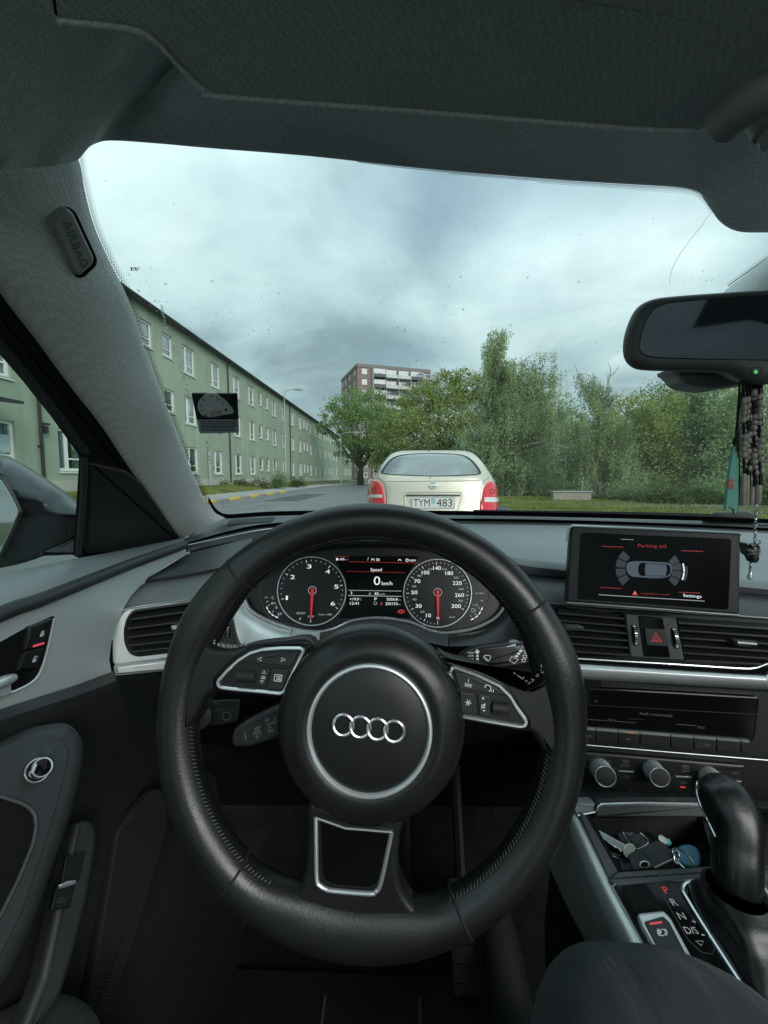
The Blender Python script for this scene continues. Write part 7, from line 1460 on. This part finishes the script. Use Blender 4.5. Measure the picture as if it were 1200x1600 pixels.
for i, s in enumerate(SS):
    t = (cs[min(i+1, len(cs)-1)]-cs[max(i-1, 0)]).normalized(); u = (V((1, -.1, 0))-t*t.x).normalized(); v = t.cross(u).normalized(); k = s[4]/FPX; row_ = []
    for q in range(28):
        a = 2*math.pi*q/28; row_.append(cs[i]+u*(math.copysign(abs(math.cos(a))**.8, math.cos(a))*max(s[2], 1)*k)+v*(math.copysign(abs(math.sin(a))**.8, math.sin(a))*max(s[3], 1)*k*.95))
    rows.append(row_)
b_.loft(rows, closed=True, cap=True); knob_ = obj('handle', b_, mat('lever_leather', (.013, .0135, .014), .29, bump=(320, .22, .0005), var=.18, vscale=40), gl_, 75); KS = SURF(b_)
b_ = MB(); b_.tube([KS.hit(x, y_, .0006) for x, y_ in smooth([(1090, 1222), (1090, 1240), (1097, 1262), (1108, 1284), (1119, 1308)], 4, False)], .0009, 6); obj('chrome_line', b_, 'chrome', knob_)
b_ = MB(); b_.tube([KS.hit(x, y_, .0004) for x, y_ in smooth([(1119, 1308), (1124, 1340), (1126, 1378)], 4, False)], .0007, 6); obj('seam', b_, 'seal', knob_)
# ---- things in the bin
zb = ZC-.030
KPL = PL(atZ(1020, 1330, ZC-.022), V((-.05, -.35, 1)))
fob = thing('car_key', KPL.hit(995, 1300), 'black remote car key with chrome framed buttons in the bin', 'key')
FPL = PL(atZ(990, 1310, ZC-.018), V((.1, -.62, 1)))
b_ = MB(); b_.prism(FPL.poly(rnd([(961, 1292), (972, 1277), (985, 1278), (1024, 1316), (1016, 1330), (985, 1332), (966, 1310)], [6, 6, 6, 6, 5, 5, 6])), FPL.n, .012, .003, 3); fb_ = obj('fob_body', b_, 'key_black', fob)
b_ = MB(); b_.tube([FPL.hit(x, y_, .0006) for x, y_ in smooth([(976, 1293), (980, 1288), (986, 1289), (1012, 1313), (1006, 1322), (992, 1326), (978, 1310), (974, 1300)], 3)], .0008, 6, True); obj('chrome_frame', b_, 'chrome', fob)
for q in ([(976, 1299), (980, 1291), (986, 1291), (994, 1300), (984, 1310)], [(984, 1311), (995, 1301), (1003, 1308), (992, 1320)], [(993, 1321), (1004, 1309), (1011, 1315), (1003, 1322)]):
    b_ = MB(); b_.prism(FPL.poly(rnd(q, 2), .0008), FPL.n, .002, .0006); obj('button', b_, 'button_black', fob)
b_ = MB(); b_.line(FPL, circ(983, 1299.5, 4, 16), .9, True, .0012); obj('symbol', b_, 'print_grey', fob, 0)
tg = thing('key_tag', KPL.hit(1020, 1340), 'flat dark metal key tag with a hole lying on the keys', 'key tag')
TPL = PL(atZ(1020, 1338, ZC-.006), V((-.12, -.5, 1)))
b_ = MB(); b_.prism(TPL.poly(rnd([(981, 1335), (1022, 1315), (1036, 1316), (1054, 1334), (1050, 1342), (1024, 1356), (990, 1360)], 3)), TPL.n, .0025, .0006); tgb = obj('plate', b_, 'key_black', tg)
b_ = MB(); b_.tube([TPL.hit(x, y_, .0006) for x, y_ in smooth([(1000, 1351), (1004, 1346.5), (1011, 1347), (1014, 1351), (1010, 1356), (1003, 1356)], 3)], .0009, 6, True); b_.tube([TPL.hit(x, y_, -.0004) for x, y_ in ((1023, 1356.5), (1053, 1342))], .0011, 6); obj('edge', b_, 'brass', tgb)
b_ = MB(); b_.fill(TPL, [(1002, 1351), (1005, 1348.5), (1011, 1348.5), (1012.5, 1351.5), (1009, 1355), (1003, 1355)], .0004); obj('hole', b_, 'seal', tgb, 0)
hk = thing('house_key', KPL.hit(950, 1312), 'long silver house key with round bow pointing up to the left', 'key')
KP2 = PL(atZ(960, 1318, ZC-.010), V((.1, -.6, 1)))
b_ = MB(); b_.prism(KP2.poly([(926, 1297), (930, 1294), (980, 1321), (978, 1330), (974, 1329), (971, 1331), (966, 1325), (962, 1324), (958, 1321), (953, 1318), (948, 1314), (940, 1308), (934, 1304), (927, 1300)]), KP2.n, .0022, .0005); obj('blade', b_, 'steel', hk)
b_ = MB(); b_.prism(KP2.poly(rnd([(975, 1322), (981, 1317), (990, 1318), (994, 1326), (990, 1336), (979, 1342), (974, 1334)], 4), .0006), KP2.n, .003, .0008); obj('bow', b_, 'brass', hk)
bk2 = thing('second_key', KPL.hit(970, 1345), 'small key with dark plastic head under the house key', 'key')
b_ = MB(); b_.prism(KPL.poly(rnd([(966, 1338), (984, 1342), (994, 1360), (972, 1362)], 3), .004), KPL.n, .004, .001); obj('head', b_, 'key_black', bk2)
b_ = MB(); b_.prism(KPL.poly([(944, 1332), (948, 1329), (970, 1337), (968, 1343)], .003), KPL.n, .002, .0004); obj('blade', b_, 'steel', bk2)
rg_ = thing('key_ring', KPL.hit(1065, 1340), 'steel split ring holding the tag and the blue fob', 'key ring')
b_ = MB(); RPL = PL(TPL.hit(1060, 1340, .004), V((-.5, -.55, .7)))
b_.tube([RPL.hit(x, y_, 0) for x, y_ in smooth([(1053, 1326), (1064, 1328), (1075, 1338), (1084, 1352), (1080, 1360), (1068, 1356), (1057, 1344), (1051, 1333)], 4)], .0012, 7, True); b_.tube([RPL.hit(x, y_, .001) for x, y_ in circ(1057, 1339, 4, 16, 10)], .0008, 6, True); obj('ring', b_, 'steel', rg_)
bf = thing('blue_fob', KPL.hit(1080, 1330), 'blue plastic door fob lying at the back of the bin', 'key fob')
b_ = MB(); b_.prism(KPL.poly(rnd([(1058, 1322), (1072, 1317), (1090, 1322), (1097, 1340), (1094, 1356), (1070, 1354), (1056, 1340)], 8), .006), KPL.n, .006, .002, 3); obj('body', b_, 'key_blue', bf)
b_ = MB(); b_.prism(KPL.poly(rnd([(1040, 1309), (1046, 1310), (1050, 1318), (1042, 1320)], 2), .010), KPL.n, .003, .0006); obj('tab', b_, mat('teal', (.05, .40, .36), .5), bf)
cap_ = thing('metal_cap', KPL.hit(1030, 1313), 'small worn metal cap standing behind the dark key tag', 'cap')
b_ = MB(); b_.lathe(KPL.hit(1032, 1317, .004), V((.1, -.4, 1)), [(.0055, 0), (.006, .001), (.006, .006), (.005, .008), (.002, .0085)], 16); obj('cap_body', b_, 'brass', cap_)

# ---- rear-view mirror and what hangs from it
MPL = PL(atY(1100, 515, .375), V((-.30, -1, -.10)))
rvm = thing('rear_view_mirror', MPL.hit(1150, 520), 'rear-view mirror with dark dimmed glass in a grey housing', 'mirror')
ho = smooth([(979, 555), (978, 530), (986, 500), (1000, 476), (1025, 463), (1070, 457.5), (1130, 453), (1200, 448.5), (1330, 446), (1345, 520), (1330, 590), (1220, 598), (1185, 599), (1166, 594), (1150, 585), (1130, 579.5), (1060, 577.5), (1010, 576), (990, 570)], 4)
b_ = MB(); hp_ = MPL.poly(ho); hcn = sum(hp_, V())/len(hp_); b_.prism(hp_, MPL.n, .011, .009, 5); b_.loft([[hcn+(p-hcn)*s_-MPL.n*d_ for p in hp_] for s_, d_ in ((.995, .010), (.95, .018), (.86, .027), (.6, .034), (.1, .036))], closed=True, cap=True); obj('housing', b_, mat('mirror_housing', (.11, .115, .115), .45, bump=(600, .2, .0003)), rvm, 75)
b_ = MB(); b_.prism(MPL.poly(rnd([(998, 548), (1000, 528), (1008, 500), (1022, 480), (1045, 472), (1100, 467), (1200, 460), (1320, 456), (1328, 520), (1322, 566), (1200, 563.5), (1100, 562), (1030, 560), (1008, 557)], [8, 6, 10, 10, 10, 6, 4, 6, 6, 6, 4, 4, 8, 8]), .0006), MPL.n, .004, .0008); obj('mirror_glass', b_, 'mirror_dim', rvm)
b_ = MB(); b_.fill(MPL, circ(1181, 581, 3, 10), .0006); obj('led', b_, 'glow_green', rvm, 0)
b_ = MB(); b_.line(MPL, rnd([(1174, 574), (1190, 574), (1187, 587), (1174, 586)], 3), .8, True, .0004); obj('sensor_window', b_, 'gloss_black', rvm, 0)
b_ = MB(); BK = PL(MPL.p-MPL.n*.04, MPL.n); b_.prism(BK.poly(smooth([(1060, 570), (1063, 586), (1074, 598), (1095, 604), (1125, 606), (1160, 600), (1200, 592), (1200, 560)], 4)), MPL.n, .05, .010, 4); b_.tube([BK.hit(1275, 540, -.02), ws(1290, 430, .03), ws(1290, 345, .01)], [.018, .016, .03], 12); obj('stem_cover', b_, mat('mirror_stem', (.20, .21, .205), .5), rvm, 70)
HY = MPL.hit(1170, 598).y+.010
HPL_ = PL(V((0, HY, 0)), V((0, -1, 0)))
def hp(x, y_, o=0): return HPL_.hit(x, y_, o)
ff = thing('air_freshener', hp(1145, 740), 'green cardboard air freshener hanging from the mirror with a red label', 'air freshener')
FP2 = PL(hp(1145, 745), V((.25, -1, .02)))
b_ = MB(); b_.prism(FP2.poly([(1146, 697), (1150, 708), (1153, 709), (1154.5, 716), (1155, 760), (1155, 790), (1151, 803.5), (1148.5, 803), (1147, 795), (1143, 793.5), (1138, 792), (1137.5, 797), (1133.8, 798), (1137, 768), (1141, 735), (1144.5, 712)]), FP2.n, .0022, .0003); fc = obj('card', b_, 'card_green', ff)
b_ = MB(); b_.prism(FP2.poly([(1153.6, 709), (1156, 716), (1157, 750), (1155.6, 790), (1152, 804), (1151, 803.5), (1155, 788), (1155.2, 716)], -.0008), FP2.n, .003); obj('card_edge', b_, 'cord_black', ff)
b_ = MB(); b_.fill(FP2, rnd([(1138.6, 749), (1143.5, 748), (1146, 751), (1145, 764), (1139, 764), (1137.5, 758)], 1.5), .0003); obj('red_label', b_, 'red_label', fc, 0)
b_ = MB(); b_.line(FP2, [(1140.2, 753), (1144, 753)], 1.2, off=.0006); b_.line(FP2, [(1140, 756), (1143.8, 756)], 1.2, off=.0006); b_.text('72', FP2, (1146, 760), (1150, 758), 6, .0006); obj('print', b_, 'card_pale', fc, 0)
b_ = MB(); b_.tube([hp(1156, 596), hp(1153, 640), hp(1149, 690), hp(1147, 698)], .0009, 5); b_.tube([hp(1166, 596), hp(1158, 615), hp(1153, 650), hp(1152, 705)], .0009, 5); b_.lathe(hp(1149, 689), V((0, 0, 1)), [(.0004, -.003), (.002, -.002), (.002, .002), (.0004, .003)], 8); obj('cord', b_, 'cord_black', ff)
f2 = thing('air_freshener', hp(1156, 680, -.006), 'pale green card hanging behind, between green card and beads', 'air freshener')
b_ = MB(); b_.prism([hp(x, y_, -.008) for x, y_ in ((1160, 628), (1157, 655), (1153, 695), (1152.5, 708), (1160, 714), (1161, 690), (1162, 645))], V((.2, -1, 0)), .002); obj('card', b_, 'card_pale', f2)
bs = thing('prayer_beads', hp(1176, 680), 'strands of brown grey beads hanging from the mirror', 'beads')
BEAD0 = None
for x0, y0, y1, rr in ((1161.5, 613, 732, 4.6), (1167.5, 612, 736, 4.4), (1177.5, 610, 740, 4.4), (1186, 606, 738, 4.8)):
    y_ = y0; k = 0; b_ = MB(); b_.tube([hp(x0-1, 596, .001), hp(x0, y0), hp(x0+1, y1), hp(x0+1, 786)], .0012, 5); b_.tube([hp(x0+3, 598, -.003), hp(x0+3.6, 700, -.003), hp(x0+3, 760, -.003)], .0013, 5); obj('cord', b_, 'cord_black', bs)
    while y_ < y1:
        r_px = rr*(1.0 if k > 5 else .82)*(1.0+.12*math.sin(k*2.1+x0)); c = hp(x0+1.2*math.sin(k*1.3+x0)+(y_-y0)*.012, y_+r_px, .002*math.sin(k+x0)); R_ = r_px*HY/FPX
        if BEAD0 is None:
            b_ = MB(); b_.lathe(V(), V((0, 0, 1)), [(.25, -1), (.72, -.85), (1, -.35), (1, .35), (.72, .85), (.25, 1)], 14); BEAD0 = obj('bead', b_, 'bead', bs); BEAD0.matrix_parent_inverse = Matrix.Translation(-V(bs.location)); o = BEAD0
        else: o = inst(BEAD0, bs)
        o.location = c; o.scale = (R_, R_, R_*(1.35 if k < 5 else .98)); o.rotation_euler = (random.uniform(-.15, .15), random.uniform(-.15, .15), 0); y_ += r_px*(2.6 if k < 5 else 2.0); k += 1
for xa, ya, yb_, r_px in ((1161, 740, 790, 3.6), (1166, 742, 789, 3.6), (1174, 760, 788, 3.6), (1183, 758, 787, 5.0)):
    b_ = MB(); a, b = hp(xa, yb_), hp(xa+1, ya); b_.lathe(a, b-a, [(r_px*HY/FPX*.85, 0), (r_px*HY/FPX, .002), (r_px*HY/FPX, (b-a).length-.002), (r_px*HY/FPX*.85, (b-a).length)], 14); obj('bead_cylinder', b_, 'bead', bs)
b_ = MB(); b_.prism([hp(x, y_, -.004) for x, y_ in ((1171, 596), (1180, 600), (1184, 612), (1172, 618), (1166, 606))], V((0, -1, 0)), .006, .001); obj('green_tassel', b_, mat('tassel_green', (.08, .50, .24), .8), bs)
ch = thing('charm_chain', hp(1180, 830), 'pewter animal charm on a chain below the beads', 'charm')
def links(pts, rpx, name):
    P = smooth(pts, 8, False); L = 0; last = None; i = 0; b_ = MB()
    for x, y_ in P:
        if last is None or math.hypot(x-last[0], y_-last[1]) > rpx*1.45:
            last = (x, y_); c = hp(x, y_); R_ = rpx*HY/FPX; u = V((1, 0, 0)) if i % 2 == 0 else V((.3, .95, 0)); b_.tube([c+u*(R_*.75*math.cos(k*.5236))+V((0, 0, R_*1.15*math.sin(k*.5236))) for k in range(12)], R_*.30, 5, True); i += 1
    o = obj(name, b_, 'steel', ch); o['kind'] = 'stuff'; return o
links([(1181, 788), (1180.5, 815), (1180, 830), (1179, 852)], 2.6, 'chain'); links([(1174, 873), (1172.5, 885), (1172, 893)], 2.4, 'chain')
b_ = MB(); b_.tube([hp(x, y_) for x, y_ in circ(1183.5, 847, 4.6, 18, 3.4)], .0006, 6, True); obj('ring', b_, 'steel', ch)
b_ = MB(); b_.prism([hp(x, y_, .005) for x, y_ in smooth([(1168, 849), (1173, 850), (1180, 854), (1187, 850), (1189, 855), (1188, 866), (1189, 874), (1185, 880), (1180, 879), (1176, 871), (1170, 866), (1169, 857)], 4)], V((0, -1, 0)), .009, .0025, 4); cbd = obj('animal_body', b_, 'pewter', ch, 80)
b_ = MB(); b_.tube([hp(x, y_, .006) for x, y_ in ((1169, 860), (1176, 862), (1188, 860))], .0010, 6); b_.tube([hp(x, y_, .006) for x, y_ in ((1170, 866), (1180, 867), (1188, 865))], .0008, 6); obj('collar', b_, 'pewter', cbd)
b_ = MB(); b_.lathe(hp(1171.5, 906), V((0, 0, 1)), [(.0004, 0), (.0022, .0015), (.0016, .006), (.0006, .009)], 10); obj('drop_bead', b_, 'steel', ch)

# ---- pedals and mat, deep in the footwell
fm = thing('floor_mat', (0, .45, .125), 'black rubber floor mat with raised rings and arcs in the footwell', 'floor mat')
b_ = MB(); b_.prism([V((x, y_, .137)) for x, y_ in rnd([(-.33, -.05), (.24, -.05), (.24, .74), (-.33, .74)], .05)], V((0, 0, 1)), .012, .003); obj('mat_body', b_, mat('mat_rubber', (.018, .016, .013), .6, bump=(200, .5, .001)), fm)
b_ = MB()
for i in range(7):
    for sx in (-1, 1): b_.tube([V((-.045+sx*(.06+.10+.10*math.cos(a)), .02+i*.06+.09*math.sin(a), .138)) for a in np.linspace(.3, 1.75, 12)], .0035, 5)
for i in range(5):
    for j in range(5): b_.tube([V((-.045+.028*(j-2)*.8+.008*math.sin(i*3+j), .05+i*.05+.01*math.cos(j*2+i), .138))+V((.013*math.cos(a*.5236), .013*math.sin(a*.5236), 0)) for a in range(12)], .002, 5, True)
for x in (-.135, .045): b_.tube([V((x, -.05, .138)), V((x, .7, .138))], .004, 5)
obj('raised_pattern', b_, mat('mat_ridge', (.11, .09, .065), .55), fm)
for nm, x, y_, z, w_, h_, lab in (('brake_pedal', .02, .70, .30, .10, .075, 'wide rubber brake pedal seen through the wheel'), ('accelerator_pedal', .135, .73, .24, .055, .17, 'tall narrow accelerator pedal beside the console')):
    t = thing(nm, (x, y_, z), lab, 'pedal'); n_ = V((0, -.85, .53)); u = V((1, 0, 0)); v = n_.cross(u).normalized(); c = V((x, y_, z))
    P = [c+u*(a*w_/2)+v*(b*h_/2) for a, b in rnd([(-1, -1), (1, -1), (1, 1), (-1, 1)], .2)]; b_ = MB(); b_.prism(P, n_, .018, .004); obj('pad', b_, 'rubber_dark', t)
    b_ = MB()
    for k in range(6): b_.tube([c+u*(-w_*.42)+v*(h_*(-.38+k*.15))+n_*.001, c+u*(w_*.42)+v*(h_*(-.38+k*.15))+n_*.001], .002, 5)
    obj('tread_ribs', b_, 'hard_black', t); b_ = MB(); b_.tube([c-n_*.01, c+V((0, .12, .16)), c+V((0, .2, .32))], .012, 8); obj('arm', b_, 'hard_black', t)

# ---- the driver's legs
drv = thing('person', (0, .0, .45), 'seated person in dark trousers, knees either side of the wheel', 'person')
def skin(chains, name, m_, parent, lev_=2):
    me = bpy.data.meshes.new(name); vs_ = []; es = []; rs = []; idx_ = {}
    for ch_ in chains:
        prev = None
        for p, r in ch_:
            k = tuple(round(q, 4) for q in p)
            if k not in idx_: idx_[k] = len(vs_); vs_.append(p); rs.append(r)
            if prev is not None: es.append((prev, idx_[k]))
            prev = idx_[k]
    me.from_pydata(vs_, es, []); o = bpy.data.objects.new(name, me); COL.objects.link(o)
    m1 = o.modifiers.new('s', 'SKIN')
    for i, r in enumerate(rs): me.skin_vertices[0].data[i].radius = (r, r) if not isinstance(r, tuple) else r
    me.skin_vertices[0].data[0].use_root = True
    m1.use_smooth_shade = True; m1.use_x_symmetry = False; m2 = o.modifiers.new('u', 'SUBSURF'); m2.levels = m2.render_levels = lev_
    me.materials.append(MT[m_]); par(o, parent); return o
K1 = atY(985, 1676, .298); K2 = atY(1145, 1722, .285); KL = atY(2, 1765, .30)
def body(paths, name, m_, parent, vox=.010):
    b_ = MB()
    for P in paths:
        Q = smooth([(*p, r) for p, r in P], 5, False); b_.tube([q[:3] for q in Q], [q[3] for q in Q], 16)
        for p, r in (P[0], P[-1]): b_.lathe(V(p), V((0, 0, 1)), [(r*math.sin(k*math.pi/8)+1e-4, -r*math.cos(k*math.pi/8)) for k in range(9)], 16)
    o = obj(name, b_, m_, parent); m1 = o.modifiers.new('r', 'REMESH'); m1.mode = 'VOXEL'; m1.voxel_size = vox; m1.use_smooth_shade = True
    m2 = o.modifiers.new('s', 'SMOOTH'); m2.factor = .5; m2.iterations = 6; return o
body([[((.02, -.34, .52), .12), ((.10, -.22, .52), .105), ((.19, .05, .55), .088), (K1-V((.02, .07, .0)), .080), (K1, .077)],
      [(K1, .077), (K1+V((.01, .05, -.10)), .064), ((.255, .47, .32), .058), ((.21, .55, .20), .046)],
      [((.15, -.1, .52), .09), ((K2+V((0, -.12, -.02))), .078), (K2, .076)], [(K1+V((0, -.01, 0)), .077), (K1.lerp(K2, .5)+V((0, 0, .006)), .077), (K2, .076)],
      [((-.02, -.34, .52), .12), ((-.10, -.22, .52), .105), ((-.24, .05, .53), .090), (KL-V((-.02, .08, .0)), .083), (KL, .080)],
      [(KL, .080), (KL+V((0, .04, -.10)), .064), ((-.335, .36, .32), .056), ((-.33, .39, .20), .046)]], 'trousers', 'trousers', drv)
def skin(chs, name, m_, parent): return body(chs, name, m_, parent, .008)
for x, y_, nm in ((.20, .57, 1), (-.33, .40, 0)):
    skin([[((x, y_-.03, .20), .042), ((x, y_+.0, .178), .045), ((x, y_+.07, .170+.03*nm), .042), ((x, y_+.15, .168+.07*nm), .038), ((x, y_+.20, .168+.10*nm), .028)]], 'shoe', 'rubber_dark', drv)
# cloth folds on the near knee

# ---- unseen front seats, added to keep light from behind off the wheel
for sx in (0.0, .74):
    b_ = MB()
    def slab(pts, n_, dep, bev=.04): b_.prism([V(p) for p in pts], V(n_), dep, bev, 4)
    slab([(sx+x, -.50-.16*(z-.45), z) for x, z in rnd([(-.25, .36), (.25, .36), (.24, .85), (.17, 1.06), (-.17, 1.06), (-.24, .85)], .08)], (0, 1, .16), .12)
    slab([(sx+x, -.585-.16*(z-1.1), z) for x, z in rnd([(-.13, 1.08), (.13, 1.08), (.12, 1.27), (-.12, 1.27)], .05)], (0, 1, .16), .09, .03)
    slab([(sx+x, y_, .39-(.05 if y_ < -.2 else 0)) for x, y_ in rnd([(-.25, -.52), (.25, -.52), (.25, -.02), (-.25, -.02)], .06)], (0, -.1, 1), .14)
    obj('seat', b_, 'rubber_dark', cab)
